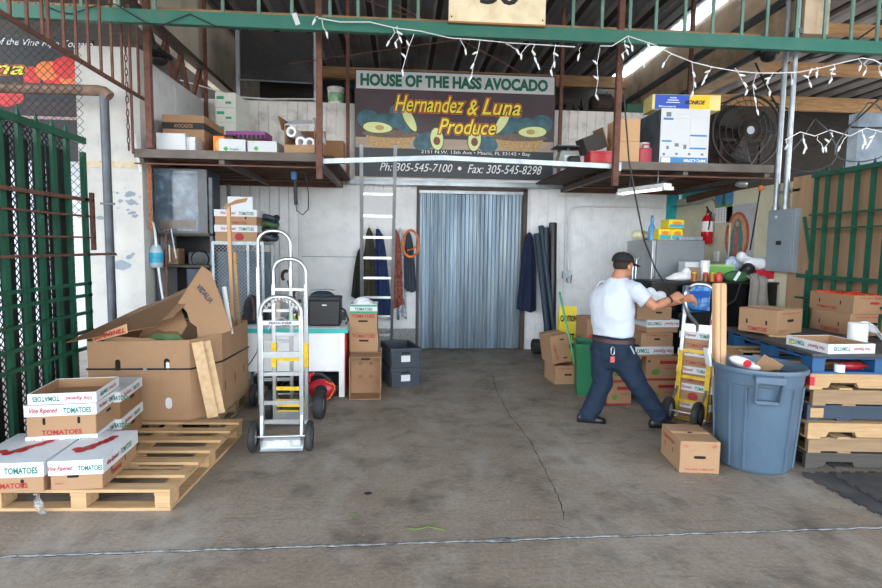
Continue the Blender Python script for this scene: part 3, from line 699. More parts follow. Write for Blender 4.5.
# back left stack of three + tray
(l, an, w_, d_) = fit3((20, 471), (84, 467), (116, 447), ZP)
w_ *= 1.1; d_ *= 1.2; l = (l[0]+.045, l[1]+.05, ZP)
HC = .212
g_ = 'stacked lidded tomato cartons on the pale pallet'
for k in range(2):
    hs = [('front', -w_/4, .105, .018, .05), ('front', w_/4, .105, .018, .05), ('right', d_*.5, .105, .09, .02)]
    carton(['lidded tomato carton at the bottom of the back left stack, mostly hidden', 'lidded tomato carton with red lettering under the empty white tray'][k], (l[0], l[1], ZP+k*(HC+.006)), an, w_, d_, HC, lid=.07, m='kraftd' if k == 0 else 'kraft', group=g_, tex=vr('front', 0, .178, 1.15)+vr('right', .2, .178, .95)+[('front', 'TOMATOES', 0, .025, .25, .035, 'red', TOM)], holes=hs)
l2 = (l[0]+.012, l[1]+.0, ZP+2*(HC+.006)+.006)
def tray(label, loc, rz, w_, d_, h_, group=None, flip=True):
    t = thing('cardboard_tray', label, 'tray', loc, rz, group); x = w_/2; e = .006
    b = MB()
    for q in ((-x, x, 0, e), (-x, x, d_-e, d_), (-x, -x+e, e, d_-e), (x-e, x, e, d_-e)): b.box(*q, 0, h_)
    obj('side', b, M['board'], t)
    b = MB(); b.box(-x+e, x-e, e, d_-e, .001, .006)
    for q in ((-x+e, x-e, e, e+.003), (-x+e, x-e, d_-e-.003, d_-e), (-x+e, -x+e+.003, e, d_-e), (x-e-.003, x-e, e, d_-e)): b.box(*q, .006, h_-.004)
    obj('lining', b, M['kraftin'], t)
    for f_, u in (('front', 0), ('right', d_/2), ('left', d_/2)):
        for (face, s_, uu, z, tw, th, mm, kw) in vr_flip(f_, u, h_/2, 1.1 if f_ == 'front' else .95):
            c = {'front': (uu, -.0012, z), 'right': (x+.0012, uu, z), 'left': (-x-.0012, uu, z)}[face]; text(t, s_, M[mm], c, tw, th, face, **kw)
    return t
tray('empty white tomato tray with upside down lettering on the back left stack', l2, an+R(1), w_*.98, d_, .075)
# back right stack of two
(l, an, w_, d_) = fit3((92, 451), (119, 449.5), (145, 430), ZP)
w_ = .21; l = (l[0]-.025, l[1]+.06, ZP); d_ *= 1.1
for k in range(2):
    carton(['lower white lidded tomato carton next to the cardboard bin', 'upper white lidded tomato carton with red flap print next to the bin'][k], (l[0], l[1], ZP+k*(.206+.006)), an, w_, d_, .206, lid=.07, m='kraftd', group=g_, tex=vr('right', d_*.5, .17, 1.05)+vr('front', 0, .17, 1), holes=[('right', d_*.55, .11, .1, .022)])
t = thing('plastic_wrap', 'scrap of clear plastic film hanging off the front of the pallet', 'plastic wrap')
b = MB(); P0 = A(38, 497, 3.47)
def wf(u, v): return (P0.x-.03+u*.05+v*.03+.012*math.sin(v*9+u*4), P0.y-.005+.015*math.sin(u*9+v*5), P0.z+.02-v*(P0.z+.015))
b.grid(wf, 7, 12); obj('film', b, mat('clear_film', '#d9dde0', .15, trans=.7, var=.1, alpha=.6), t, solid=.001)

# ============================================================ GAYLORD BIN
pallet('grey wooden pallet under the big cardboard bin', (-2.2, 4.98, 0), R(1), 1.15, 1.15, M['woodo'], group=None)
gb = thing('cardboard_bin', 'large octagonal brown cardboard bin with black strap, full of scrap', 'bin', (-2.2, 4.9, .141))
octo = [(-.50, 0), (.36, 0), (.56, .24), (.60, .95), (.42, 1.12), (-.42, 1.12), (-.50, .95)]
zt = A(150, 340, 4.9).z-.141
b = MB(); n = len(octo); vs = []
oin = [(x*.985, .56+(y-.56)*.985) for x, y in octo]
zz = [zt-.015, zt, zt+.02, zt+.05, zt+.03, zt, zt]
vs = [(x, y, 0) for x, y in octo]+[(x, y, zz[i]) for i, (x, y) in enumerate(octo)]+[(x, y, zz[i]) for i, (x, y) in enumerate(oin)]+[(x, y, .02) for x, y in oin]
fs = []
for i in range(n):
    j = (i+1) % n; fs += [(i, j, n+j, n+i), (n+i, n+j, 2*n+j, 2*n+i), (2*n+i, 2*n+j, 3*n+j, 3*n+i)]
fs += [tuple(range(n)), tuple(range(3*n, 4*n))]
b.add(vs, fs); obj('wall', b, M['kraft'], gb)
for (px, py, w__, h__) in ((118, 365, .045, .1), (167, 364, .05, .1)): p = A(px, py, 4.9); obj('hand_hole', slot(MB(), (p.x+2.2, -.002, p.z-.141), w__, h__), M['hole'], gb)
for (px, py, w__, h__) in ((168, 366, .03, .075), (169, 403, .055, .1)): p = A(px, py, 4.9); obj('torn_patch', slot(MB(), (p.x+2.2, -.0035, p.z-.141), w__, h__), M['board'], gb)
b = MB(); zs = A(120, 369, 4.9).z-.141
b.tube([(x*1.012, .56+(y-.56)*1.012, zs+(.02 if i in (2, 3) else 0)) for i, (x, y) in enumerate(octo)], .008, 6, closed=True); obj('strap', b, M['cordd'], gb)
b = MB(); b.box(-.03, .0, -.018, -.006, zs-.012, zs+.012); obj('strap_clip', b, M['galv'], gb)
for y in (.3, .55, .8): obj('slit', slot(MB(), (.56+.04*(y-.24)/.71+.003, y, .2+y*.1), .02, .09, 'right'), M['hole'], gb)
# split planks leaning on the chamfer
for k, (q0, q1, ww) in enumerate((((213, 421), (197, 342), .09), ((221, 417), (206, 341), .07))):
    p0 = A(q0[0], q0[1]-4, 4.87+k*.05); p1 = A(*q1, 4.86+k*.07)
    b = MB(); b.bar((p0.x, p0.y, p0.z), (p1.x, p1.y, p1.z), .02, ww, up=(1, .3, 0)); tag(obj('wood_plank', b, M['woody']), ['split pale plank leaning on the left of the bin corner', 'split pale plank leaning further right on the bin corner'][k], 'plank')
# cardboard scraps
def sheet(label, pts, m='kraft', th=.006, hole=None, tx=None, name='cardboard_sheet', cat='cardboard'):
    """pts: polygon of world points lying roughly in a plane"""
    pts = [Vector(p) for p in pts]; nrm = (pts[1]-pts[0]).cross(pts[-1]-pts[0]).normalized()
    t = thing(name, label, cat, pts[0])
    n = len(pts); b = MB(); b.add([p-pts[0] for p in pts]+[p-pts[0]+nrm*th for p in pts], [tuple(range(n)), tuple(range(2*n-1, n-1, -1))]+[(i, n+i, n+(i+1) % n, (i+1) % n) for i in range(n)])
    obj('sheet', b, M[m] if isinstance(m, str) else m, t)
    if tx:
        s_, mm, c, xdir, tw, th_, kw = tx
        c = Vector(c)-pts[0]; xd = Vector(xdir).normalized()
        nn = nrm if nrm.dot(CO-pts[0]) > 0 else -nrm
        yd = nn.cross(xd).normalized(); vs_, fs_, x0, x1, y0, y1 = text_mesh(s_, kw.get('shear', 0), kw.get('bold', .02))
        off = nn*(th+.002)
        m2 = MB(); m2.add([c+off+xd*((v.x-(x0+x1)/2)/(x1-x0)*tw)+yd*((v.y-(y0+y1)/2)/(y1-y0)*th_) for v in vs_], fs_)
        obj('lettering', m2, M[mm], t)
    return t
sheet('long brown cardboard sheet jutting out left over the bin rim', [A(66, 343, 4.85), A(155, 327, 4.95), A(188, 292, 5.4), A(180, 294, 5.9), A(140, 308, 5.6)], 'kraftd')
sheet('second long cardboard strip lying over the first on the bin', [A(88, 336, 5.0), A(172, 318, 5.05), A(202, 288, 5.45), A(196, 284, 5.7), A(150, 306, 5.45)], 'kraft')
pq = [A(202, 266, 5.35), A(178, 303, 5.25), A(187, 312, 5.2), A(190, 322, 5.2), A(197, 327, 5.2), A(198, 343, 5.15), A(214, 337, 5.15), A(232, 330, 5.2), A(222, 300, 5.3), A(211, 272, 5.35)]
sheet('torn brown carton flap standing upright at the right of the bin', pq, 'kraft', tx=('VIDALIA', 'blued', A(205, 294, 5.27), (A(211, 300, 5.27)-A(200, 287, 5.27)), .2, .05, dict(bold=.02)))
sheet('folded brown carton piece with a slot in the middle of the bin', [A(138, 337, 5.3), A(160, 308, 5.35), A(180, 306, 5.35), A(187, 325, 5.25), A(180, 337, 5.2), A(165, 333, 5.2), A(150, 335, 5.25)], 'kraft')
sheet('small dark cardboard flap under the slotted piece', [A(140, 338, 5.15), A(160, 343, 5.1), A(185, 342, 5.1), A(178, 332, 5.2), A(158, 330, 5.25)], 'kraftd')
sheet('green printed cardboard scrap between the flaps in the bin', [A(148, 338, 5.06), A(186, 342, 5.06), A(178, 335, 5.12), A(155, 334, 5.12)], mat('green_scrap', '#5d7f55', .7, var=.25, scale=9, dirt='#b3a078', dirt_amt=.6))
sheet('brown strip lying along the front rim of the bin', [A(104, 336, 5.0), A(104, 343, 4.97), A(160, 343, 4.97), A(154, 339, 5.0)], 'kraft')
sheet('narrow tray side with bold red lettering on the bin', [A(92, 338, 4.93), A(94, 342, 4.9), A(128, 333, 4.9), A(127, 324, 4.93)], 'kraftl', tx=('SUNNYHILL', 'redp', A(110, 334.5, 4.9), A(128, 329, 4.9)-A(94, 338.5, 4.9), .27, .05, dict(bold=.03, shear=.1)))
sheet('brown box corner poking up at the right rim of the bin', [A(213, 305, 5.5), A(220, 322, 5.4), A(214, 338, 5.3), A(228, 335, 5.35), A(238, 328, 5.6), A(226, 308, 5.6)], 'kraftd')
b = MB(); b.cyl(A(224, 287, 5.5), A(231, 334, 5.4), .022, n=12); tag(obj('cardboard_tube', b, M['wht']), 'white tube standing in the right corner of the bin', 'tube')
b = MB(); b.cyl(A(214, 322, 5.3), A(214, 338, 5.25), .018, n=12); tag(obj('paper_roll', b, M['paper']), 'short white roll stuck in the bin beside the upright flap', 'roll')
for k, (q0, q1, Y_) in enumerate((((239, 420), (227, 204), 5.75), ((243, 395), (232, 252), 5.85))):
    pass
p0 = A(235, 345, 5.9); p1 = A(227, 206, 5.9)
b = MB(); b.bar((p0.x, 5.9, .1), (p1.x, 5.95, p1.z), .035, .04, up=(0, 1, 0)); tag(obj('wood_batten', b, M['kraftl']), 'tall pale batten standing behind the cardboard bin', 'batten')
p1 = A(234, 252, 5.92); b = MB(); b.bar((p0.x+.08, 5.9, .1), (p1.x, 5.95, p1.z), .03, .03, up=(0, 1, 0)); tag(obj('wood_batten', b, M['wood']), 'shorter pale batten beside the tall one behind the bin', 'batten')
sheet('torn brown strip hooked over the top of the tall batten', [A(223, 208, 5.88), A(226, 205, 5.85), A(236, 200, 5.85), A(248, 198, 5.85), A(246, 202, 5.88), A(236, 204, 5.9)], 'kraftl')
# ============================================================ LEFT MIDDLE: TABLE, TRUCKS, BOXES
YT = 6.12
tx0, tx1 = A(236, 350, YT).x, A(348, 350, YT).x
tz = A(300, 329, YT).z
wt = thing('work_table', 'white cabinet table with teal top edge and orange red end', 'table', (0, YT, 0))
zb = A(300, 372, YT).z
b = MB(); b.box(tx0, tx1-.06, .02, .72, zb, tz-.05); obj('body', b, M['wht'], wt, bevel=.006)
b = MB(); b.box(tx0-.01, tx1, 0, .74, tz-.045, tz); obj('top', b, M['teal'], wt, bevel=.004)
b = MB(); b.box(tx0, tx1-.02, .03, .71, tz+.0005, tz+.004); obj('top_sheet', b, M['wht'], wt)
b = MB(); b.box(tx1-.058, tx1-.035, .05, .70, .03, tz-.05); obj('end_panel', b, mat('orange_red_panel', '#d8401e', .5, var=.1), wt)
for x in (tx0+.02, tx1-.10):
    for y in (.0, .66):
        b = MB(); b.box(x, x+.06, y-.0, y+.05, 0, tz-.046); obj('leg', b, M['wht'], wt)
b = MB(); b.box(tx0+.05, tx1-.15, .5, .68, .0, .12); tag(obj('storage_box', b, M['black'], loc=(0, YT, 0)), 'low dark box on the floor under the white table', 'box')
t = thing('floor_tray', 'dark grey shelf tray lying under the white table beside the blower', 'tray')
b = MB(); q = A(290, 385, 6.3); b.box(q.x-.25, q.x+.18, 6.25, 6.5, .004, .04)
for i in range(6): b.box(q.x-.24+i*.07, q.x-.225+i*.07, 6.26, 6.49, .04, .10)
obj('rack', b, M['slate'], t)
# ---- hand trucks
def arch(x, z0, z1, y0, y1, r_=None, n=8):
    r_ = r_ or x*.8; pts = [(-x, y0, z0), (-x, y0+(y1-y0)*.7, z1-r_-.02)]
    for k in range(n+1): g = PI-PI/2*k/n; pts.append((-x+r_+r_*math.cos(g), y1, z1-r_+r_*math.sin(g)))
    for k in range(n+1): g = PI/2-PI/2*k/n; pts.append((x-r_+r_*math.cos(g), y1, z1-r_+r_*math.sin(g)))
    pts += [(x, y0+(y1-y0)*.7, z1-r_-.02), (x, y0, z0)]; return pts
def wheel(parent, c, r_, w_=.06, hub='galv', rot=0):
    wv = MB(); wv.lathe([(r_*.55, -w_/2), (r_*.9, -w_/2), (r_, -w_*.25), (r_, w_*.25), (r_*.9, w_/2), (r_*.55, w_/2), (r_*.55, -w_/2)], 24, axis='x', caps=False)
    T = Matrix.Translation(c) @ Matrix.Rotation(rot, 4, 'Z'); wv.xf(T)
    o = obj('wheel', wv, M['rubber'], parent)
    h_ = MB(); h_.lathe([(.001, -w_*.45), (r_*.56, -w_*.3), (r_*.56, w_*.3), (.001, w_*.45)], 16, axis='x', caps=False); h_.xf(T); obj('hub', h_, M[hub], o)
    return o
def handtruck(label, loc, rz, w_, h_, rm, bm_, wheel_r, rungs, wy=.12, rx=0, loop=True, lower=None, plate=True, ww=.06, group=None, lh=.5, wo=.09):
    t = thing('hand_truck', label, 'hand truck', loc, rot=(rx, 0, rz), group=group); x = w_/2
    zj = h_*lh if loop else h_
    b = MB()
    for s_ in (-1, 1): b.bar((s_*x, 0, .03), (s_*x, 0, zj), .036, .035, up=(0, 1, 0))
    obj('rail', b, rm, t, bevel=.004)
    if lower:
        b = MB()
        for s_ in (-1, 1): b.bar((s_*(x+.0), -.004, lower[0]), (s_*(x+.0), -.004, lower[1]), .042, .04, up=(0, 1, 0))
        obj('lower_rail', b, bm_, t)
    if loop:
        b = MB(); b.tube(arch(x-.0, zj-.05, h_, 0, .0, x*.85), .018, 10); obj('loop_handle', b, rm, t)
    for (z, hh, kind) in rungs:
        b = MB(); b.bar((-x+.01, 0, z), (x-.01, 0, z), hh, .02, up=(0, 1, 0)); obj('crossbar', b, bm_ if kind else rm, t)
    if plate:
        b = MB(); b.box(-x+.0, x-.0, -.0, .28 if plate == 'back' else -.0, .012, .02)
        if plate == 'front': b = MB(); b.box(-x-.01, x+.01, -.02, -.01, .02, .12); b.box(-x-.01, x+.01, -.07, -.01, .012, .02)
        obj('toe_plate', b, bm_ if plate == 'back' else M['alu'], t)
    b = MB(); b.cyl((-x-wo, wy, wheel_r), (x+wo, wy, wheel_r), .011)
    for s_ in (-1, 1):
        b.bar((s_*x, 0, .35), (s_*x, wy, wheel_r), .02, .02); b.bar((s_*x, 0, .06), (s_*x, wy, wheel_r), .02, .02)
    obj('axle', b, rm, t)
    for s_ in (-1, 1): wheel(t, (s_*(x+wo), wy, wheel_r), wheel_r, ww)
    return t
fl_, fr_ = G(268, 443, 0), G(306, 440, 0)
hA = A(285, 297, 4.5).z
pA = ((fl_+fr_)/2)
tA = handtruck('silver hand truck nearest the camera with cable wrapped loop handle', (pA.x-.0, 4.52, 0), R(3), .32, hA, M['alu'], M['alu'], .125, [(.24, .03, 0), (.40, .03, 0), (.64, .03, 0), (.80, .05, 0)], wy=-.03, plate='front', lh=.88, ww=.05, wo=.065)
b = MB(); b.box(-.16, .16, -.02, .02, hA*.82, hA*.82+.035); obj('nameplate', b, M['alu'], tA)
text(tA, 'MAGLINER', M['ink'], (0, -.022, hA*.82+.018), .18, .018, bold=.03)
b = MB(); b.tube([(-.13+.26*k/40, .0+.02*math.cos(k*1.5), hA-.10+.085*math.sin(PI*k/40)+.02*math.sin(k*1.5)) for k in range(41)], .008, 5); obj('grip_wrap', b, mat('wrapped_tape', '#b5b5b3', .8, var=.35, scale=50), tA)
b = MB(); b.tube([(-.10+.2*k/12, -.01, hA-.27+.10*math.sin(PI*k/12)) for k in range(13)], .007, 6); obj('inner_loop', b, M['galv'], tA)
b = MB(); b.box(-.15, .15, -.03, -.021, .03, .09); obj('scuffed_plate', b, mat('scuffed_white', '#c8cdd2', .6, var=.2, scale=30, dirt='#6d7174', dirt_amt=.7, dscale=12), tA)
fB = A(290, 425, 5.12)
hB = A(286, 259, 5.2).z
tB = handtruck('hand truck with yellow base and big black wheels behind the silver one', (A(291, 420, 5.2).x, 5.2, 0), R(-3), .30, hB, M['alu'], M['yel'], .14, [(.20, .07, 1), (.08, .10, 1), (.34, .035, 1), (.62, .03, 1), (.86, .03, 0), (1.28, .025, 0)], wy=.16, lower=(.55, .78), lh=.85, ww=.09, plate='front')
tC = handtruck('tall narrow hand truck with high loop handle leaning at the table', (A(276, 400, 5.72).x, 5.72, 0), R(2), .325, A(275, 231, 5.72).z, M['alu'], M['alu'], .11, [(.3, .03, 0), (.7, .03, 0), (1.02, .03, 0)], wy=.13, lh=.8)
# ---- red blower under the table
q = A(323, 378, 6.1); t = thing('leaf_blower', 'red and black leaf blower with orange cord, on floor by table leg', 'leaf blower', (q.x, 6.02, 0))
b = MB(); b.ell((0, 0, .12), (.155, .09, .11), 20, 12); b.ell((-.10, 0, .10), (.09, .05, .05)); obj('body', b, M['redp'], t)
b = MB(); b.lathe([(.05, -.1), (.07, -.1), (.07, -.085), (.05, -.085)], 16, c=(.0, 0, .12), axis='y'); obj('vent', b, M['black'], t)
b = MB(); b.tube([(-.15, 0, .14), (-.15, 0, .24), (-.10, 0, .29), (.0, 0, .28), (.08, 0, .22), (.11, 0, .14)], .02, 8); obj('handle', b, M['rubber'], t)
b = MB(); b.tube([(-.14, -.02, .20), (-.13, -.02, .27), (-.08, -.025, .30)], .02, 8); obj('grip', b, M['redp'], t)
b = MB(); b.tube([(.12, -.05, .20), (.15, -.08, .15), (.10, -.12, .05), (.0, -.16, .01), (-.12, -.16, .01), (-.18, -.12, .05)], .007, 6); b.tube([(.05, -.09, .22), (.14, -.09, .19), (.15, -.09, .16)], .006, 6); obj('cord', b, M['orange'], t)
# ---- things on the table
YO = 6.3
def on(px): return A(px, 320, YO).x
t = thing('cooler_bag', 'black soft sided cooler bag standing on the white table', 'bag', (on(324), YO, tz+.005))
x0, x1, z0, z1 = pb(309, 299, 341, 327, YO); W_ = (x1-x0)
b = MB(); b.box(-W_/2, W_/2, 0, .26, 0, .30); obj('body', b, M['black'], t, bevel=.02)
b = MB(); b.box(-W_/2-.004, W_/2+.004, -.004, .264, .29, .335); obj('lid', b, mat('charcoal_fabric', '#33363c', .8, var=.1), t, bevel=.015)
b = MB(); b.box(-W_/2+.01, W_/2-.01, -.006, -.002, .20, .203); b.box(-W_/2+.01, W_/2-.01, -.006, -.002, .08, .083); obj('seam', b, M['slate'], t)
b = MB(); b.box(-.02, .03, -.008, -.003, .235, .25); obj('badge', b, M['wht'], t)
b = MB(); b.tube([(W_/2, .1, .2), (W_/2+.05, .05, .18), (W_/2+.09, .05, .06), (W_/2+.06, .05, .02)], .012, 6); obj('strap', b, M['black'], t)
t = thing('sun_hat', 'dark cap lying on top of the black cooler bag', 'hat', (on(321), YO+.13, tz+.345))
b = MB(); b.lathe([(.14, 0), (.13, .02), (.09, .045), (.02, .06), (.001, .06)], 20, sx=1, sy=.8); obj('crown', b, M['slate'], t)
b = MB(); b.lathe([(.001, .062), (.13, .062), (.13, .068), (.001, .075)], 20, sx=1.1, sy=.7); obj('disc', b, M['galv'], t)
t = thing('backpack', 'dark bundled backpack heap at the left end of the table', 'bag', (on(251), YO+.05, tz+.005))
b = MB(); b.ell((-.03, .12, .17), (.10, .1, .17)); b.ell((.06, .14, .13), (.08, .1, .13)); b.ell((-.06, .08, .08), (.08, .08, .08)); b.ell((.02, .05, .1), (.05, .05, .1), rot=(0, .3, 0))
body = remesh(b, .012, mat('dark_bag_fabric', '#1d1d22', .7, var=.5, scale=14, bump=.8), 'body', t, 2)
b = MB(); b.tube([(.02, .0, .06), (.03, -.02, .18), (.0, .03, .3), (-.05, .08, .34)], .013, 6); obj('strap', b, mat('brown_strap', '#5b4a44', .7), t)
b = MB(); b.cyl((on(277), YO+.05, tz+.005), (on(277), YO+.05, tz+.34), .035, n=16); tag(obj('paper_tube', b, mat('beige_roll', '#b8aaa0', .8, var=.1)), 'upright beige roll standing on table behind the hand trucks', 'roll')
for k, (px, hh, m_, lb, cat) in enumerate(((289, .16, mat('green_bottle', '#3f8a4a', .3), 'small green bottle on the table behind the hand trucks', 'bottle'), (294, .12, mat('lime_bottle', '#8fae3c', .3), 'small lime coloured bottle beside the green one on the table', 'bottle'), (300, .24, M['yel'], 'yellow spray bottle on the table behind the truck rail', 'bottle'))):
    b = MB(); b.lathe([(.001, 0), (.028, 0), (.028, hh*.6), (.012, hh*.8), (.012, hh), (.001, hh)], 14); t = tag(obj('bottle', b, m_, loc=(on(px), YO+.03, tz+.005)), lb, cat)
    b = MB(); b.cyl((0, 0, hh), (0, 0, hh+.02), .014); obj('cap', b, M['wht'], t)
b = MB(); b.tube([A(*q_, 6.0) for q_ in ((258, 342), (257, 352), (251, 362), (243, 372), (238, 374))], .006, 6); tag(obj('power_cable', b, M['cordd']), 'black cable hanging in front of the white table at left', 'cable')
# ---- mesh cart with cartons on top behind the bin
YC = 6.95
x0, x1, z0, z1 = pb(213, 242, 264, 330, YC)
mc = thing('mesh_cart', 'galvanised wire mesh cart behind the cardboard bin', 'cart')
b = MB()
for (x, y) in ((x0, YC), (x1, YC), (x0, YC+.6), (x1, YC+.6), ((x0+x1)/2+.12, YC)): b.box(x-.015, x+.015, y-.015, y+.015, 0, z1)
for z in (.3, z1-.03): b.box(x0, x1, YC-.01, YC+.01, z, z+.03); b.box(x0, x1, YC+.59, YC+.61, z, z+.03)
obj('frame', b, M['galv'], mc)
b = MB(); b.box(x0-.01, x1+.01, YC-.01, YC+.61, z1, z1+.012); obj('top', b, M['galv'], mc)
b = MB(); chain(b, Vector((x0, YC+.012, .33)), Vector((1, 0, 0)), Vector((0, 0, 1)), int((x1-x0)/.045), int((z1-.35)/.045), .045, .0035); o = obj('mesh', b, M['galv'], mc); o['kind'] = 'stuff'
b = MB(); b.box(x0+.03, x1-.03, YC+.06, YC+.55, .3, z1-.12); obj('load', b, mat('grey_blue_load', '#6e7c88', .6, var=.4, scale=5), mc)
zc = z1+.013
for k, (hh, m_, lb, tx_) in enumerate(((.19, 'kraft', 'open topped lidded carton with red tomato print on the mesh cart', 1), (.18, 'kraft', 'upper lidded tomato carton stacked on the mesh cart', 2))):
    hs = [('front', -.1, .09, .02, .04), ('front', .12, .09, .02, .04)]
    t = carton(lb, ((x0+x1)/2-.03, YC+.03, zc), 0, .50, .40, hh, lid=.075, m=m_, holes=hs if k else (), tex=vr('front', .02, hh-.038, 1.2)+([('front', 'TOMATOES', .03, .03, .2, .03, 'red', TOM)] if k else []))
    if k == 0:
        b = MB(); b.add([(x, -.002, z) for x, z in ellp(.04, .055, .055, .045)], [tuple(range(28))]); obj('tomato_print', b, M['red'], t)
    zc += hh+.009
carton('small white carton on top of the tomato cartons, mesh cart', ((x0+x1)/2+.02, YC+.05, zc), R(3), .30, .3, .16, m=M['board'])
q = A(262, 232, 7.3); t = thing('rolled_hose', 'dark coiled bundle beside the cartons on the mesh cart', 'bundle', (q.x+.05, 7.3, z1+.013))
for k in range(4):
    b = MB(); b.tube([(.13*math.cos(g), .10*math.sin(g)+.02*k, .05+.085*k+.015*math.sin(3*g)) for g in [2*PI*i/16 for i in range(16)]], .038, 8, closed=True); obj('coil', b, [M['slate'], M['black'], mat('dark_green_rubber', '#3d5a3c', .6), M['slate']][k], t)
# work boots hanging / curled brown handles behind trucks
for k, (px, py) in enumerate(((266, 262), (286, 276), (297, 295))):
    c = A(px, py, 7.6); b = MB(); b.tube([(c.x+.05*math.cos(g), 7.6, c.z+.07*math.sin(g)) for g in [R(60+i*22) for i in range(9)]], .022, 8)
    b.tube([(c.x+.03, 7.6, c.z-.06), (c.x+.06, 7.6, c.z-.2), (c.x+.05, 7.62, c.z-.5)], .02, 8)
    tag(obj('pry_hook', b, mat('brown_metal', '#4a302a', .6, .3)), ['brown curved hook handle, leftmost behind the hand truck loops', 'brown curved hook handle inside the middle truck loop', 'brown curved hook handle lowest beside the right truck rail'][k], 'hook')
t = thing('side_cabinet', 'grey low bench standing behind the white table against the wall', 'bench')
b = MB(); b.box(tx0+.3, tx1-.2, 7.5, 7.9, 0, .75); obj('body', b, M['poled'], t, bevel=.01)
# ---- rack with television, speakers, jug
YV = 7.05
rk = thing('steel_rack', 'dark cluttered steel rack in the corner under the left shelf', 'rack')
x0 = XL+.04; x1 = A(212, 240, YV).x
b = MB()
for (x, y) in ((x0+.02, YV), (x1, YV), (x0+.02, YV+.7), (x1, YV+.7)): b.box(x-.02, x+.02, y-.02, y+.02, 0, 2.5 if x > x0+.1 else 2.2)
obj('post', b, M['poled'], rk)
zt = A(180, 231, YV).z; zlev = (zt-.04, A(180, 266, YV).z, .75)
for z in zlev:
    b = MB(); b.box(x0, x1+.02, YV-.02, YV+.72, z-.015, z+.015); obj('shelf', b, M['woodd'], rk)
b = MB(); b.box(x0, x1, YV+.60, YV+.62, .3, zt-.06); obj('back_panel', b, M['black'], rk)
x0v, x1v, z0v, z1v = pb(153, 158, 208, 229, YV)
tv = thing('old_television', 'big old television with bluish dusty screen under the left shelf', 'television', (0, YV-.01, 0))
x0v = max(x0v, XL+.03); z1v = min(z1v, 2.6); z0v = zt-.024
b = MB(); b.box(x0v, x1v, .03, .5, z0v, z1v); obj('case', b, M['slate'], tv, bevel=.01)
b = MB(); xe = x1v-.11
for q_ in ((x0v, x1v, z0v, z0v+.03), (x0v, x1v, z1v-.02, z1v), (x0v, x0v+.02, z0v+.03, z1v-.02), (xe, x1v, z0v+.03, z1v-.02)): b.box(q_[0], q_[1], 0, .03, q_[2], q_[3])
obj('bezel', b, mat('tv_bezel', '#5c6066', .4, var=.15), tv)
b = MB(); b.box(x0v+.02, xe, .01, .028, z0v+.03, z1v-.02)
obj('screen', b, mat('dusty_screen', '#4e6073', .12, var=.5, scale=5, dirt='#8fa3b3', dirt_amt=.7, dscale=5), tv)
b = MB(); b.box(x0v+.06, xe-.04, .006, .0098, z0v+.05, z0v+.16); obj('screen_glare', b, mat('screen_reflection', '#6f6560', .3, var=.3), tv)  # flat patch on the glass, a reflection put into the colour
def speaker(label, px0, py0, px1, py1, Y, z=None):
    x0, x1, z0, z1 = pb(px0, py0, px1, py1, Y); z0 = z if z is not None else z0
    t = thing('speaker', label, 'speaker', ((x0+x1)/2, Y, z0)); W_, H_ = x1-x0, z1-z0
    b = MB(); b.box(-W_/2, W_/2, 0, .2, 0, H_); obj('cabinet', b, mat('speaker_cabinet', '#2e3a48', .5, var=.15), t, bevel=.008)
    b = MB(); b.lathe([(.001, -.004), (W_*.2, -.006), (W_*.33, .002), (W_*.38, -.012), (W_*.4, 0)], 20, c=(0, 0, H_*.45), axis='y', caps=False); obj('cone', b, M['black'], t)
    return t
speaker('dark blue grey speaker on the middle rack shelf, right side', 188, 252, 212, 266, YV+.05, zlev[1]+.016)
b = MB(); x_ = (x0+x1)/2; b.box(x1-.32, x1-.04, YV-.0, YV+.3, .766, zlev[1]-.03); t = tag(obj('speaker', b, mat('speaker_cabinet', '#2e3a48', .5), bevel=.01), 'large dark speaker on the lower rack shelf, behind the torn flap', 'speaker')
b = MB(); b.lathe([(.001, 0), (.06, -.004), (.09, -.012), (.095, 0)], 20, c=(x1-.18, YV-.0, 1.15), axis='y', caps=False); obj('cone', b, M['black'], t)
for k, (px, py, w__, h__, m_, lb) in enumerate(((172, 255, .16, .2, 'kraft', 'small brown carton on the rack behind the saw frame'), (160, 232, .1, .05, 'redp', 'small red object on the rack beneath the television'), (200, 240, .2, .14, 'galv', 'small grey meter box on the rack under television'), (166, 285, .2, .16, 'poled', 'grey tool heap on the lower rack shelf'), (158, 297, .1, .1, 'blue', 'blue object on the lower rack shelf at left'))):
    c = A(px, py, YV+.1); z = zlev[1]+.016 if py < 262 else .766
    if py > 262: z = .766
    b = MB(); b.box(c.x-w__/2, c.x+w__/2, YV+.08, YV+.3, z, z+h__); tag(obj('storage_box', b, M[m_], bevel=.008), lb, 'box')
c = A(157, 255, 6.88)
t = thing('water_jug', 'translucent gallon jug with blue label hanging beside the column', 'jug', (c.x, 6.86, c.z))
b = MB(); b.lathe([(.001, -.15), (.07, -.15), (.078, -.13), (.078, .05), (.06, .1), (.02, .14), (.02, .17), (.001, .17)], 20); obj('bottle', b, mat('jug_plastic', '#a9b9c6', .25, var=.08), t)
b = MB(); b.lathe([(.0795, -.09), (.0795, .03)], 20, caps=False); obj('label_band', b, mat('jug_label', '#2f9fc4', .5, var=.3, scale=14), t)
b = MB(); b.cyl((0, 0, .17), (0, 0, .19), .022); obj('cap', b, M['redp'], t)
b = MB(); b.tube([A(*q_, 6.82) for q_ in ((149, 219), (153, 223), (155, 232), (156, 243), (158, 262), (160, 280), (163, 300))], .014, 7); tag(obj('cable', b, M['cord']), 'white cable drooping past the water jug beside the rack', 'cable')
b = MB(); b.cyl(A(166, 227, 6.9), A(167, 310, 6.85), .012, n=8); tag(obj('metal_rod', b, M['rust']), 'thin rusty rod standing between jug and saw frame', 'rod')
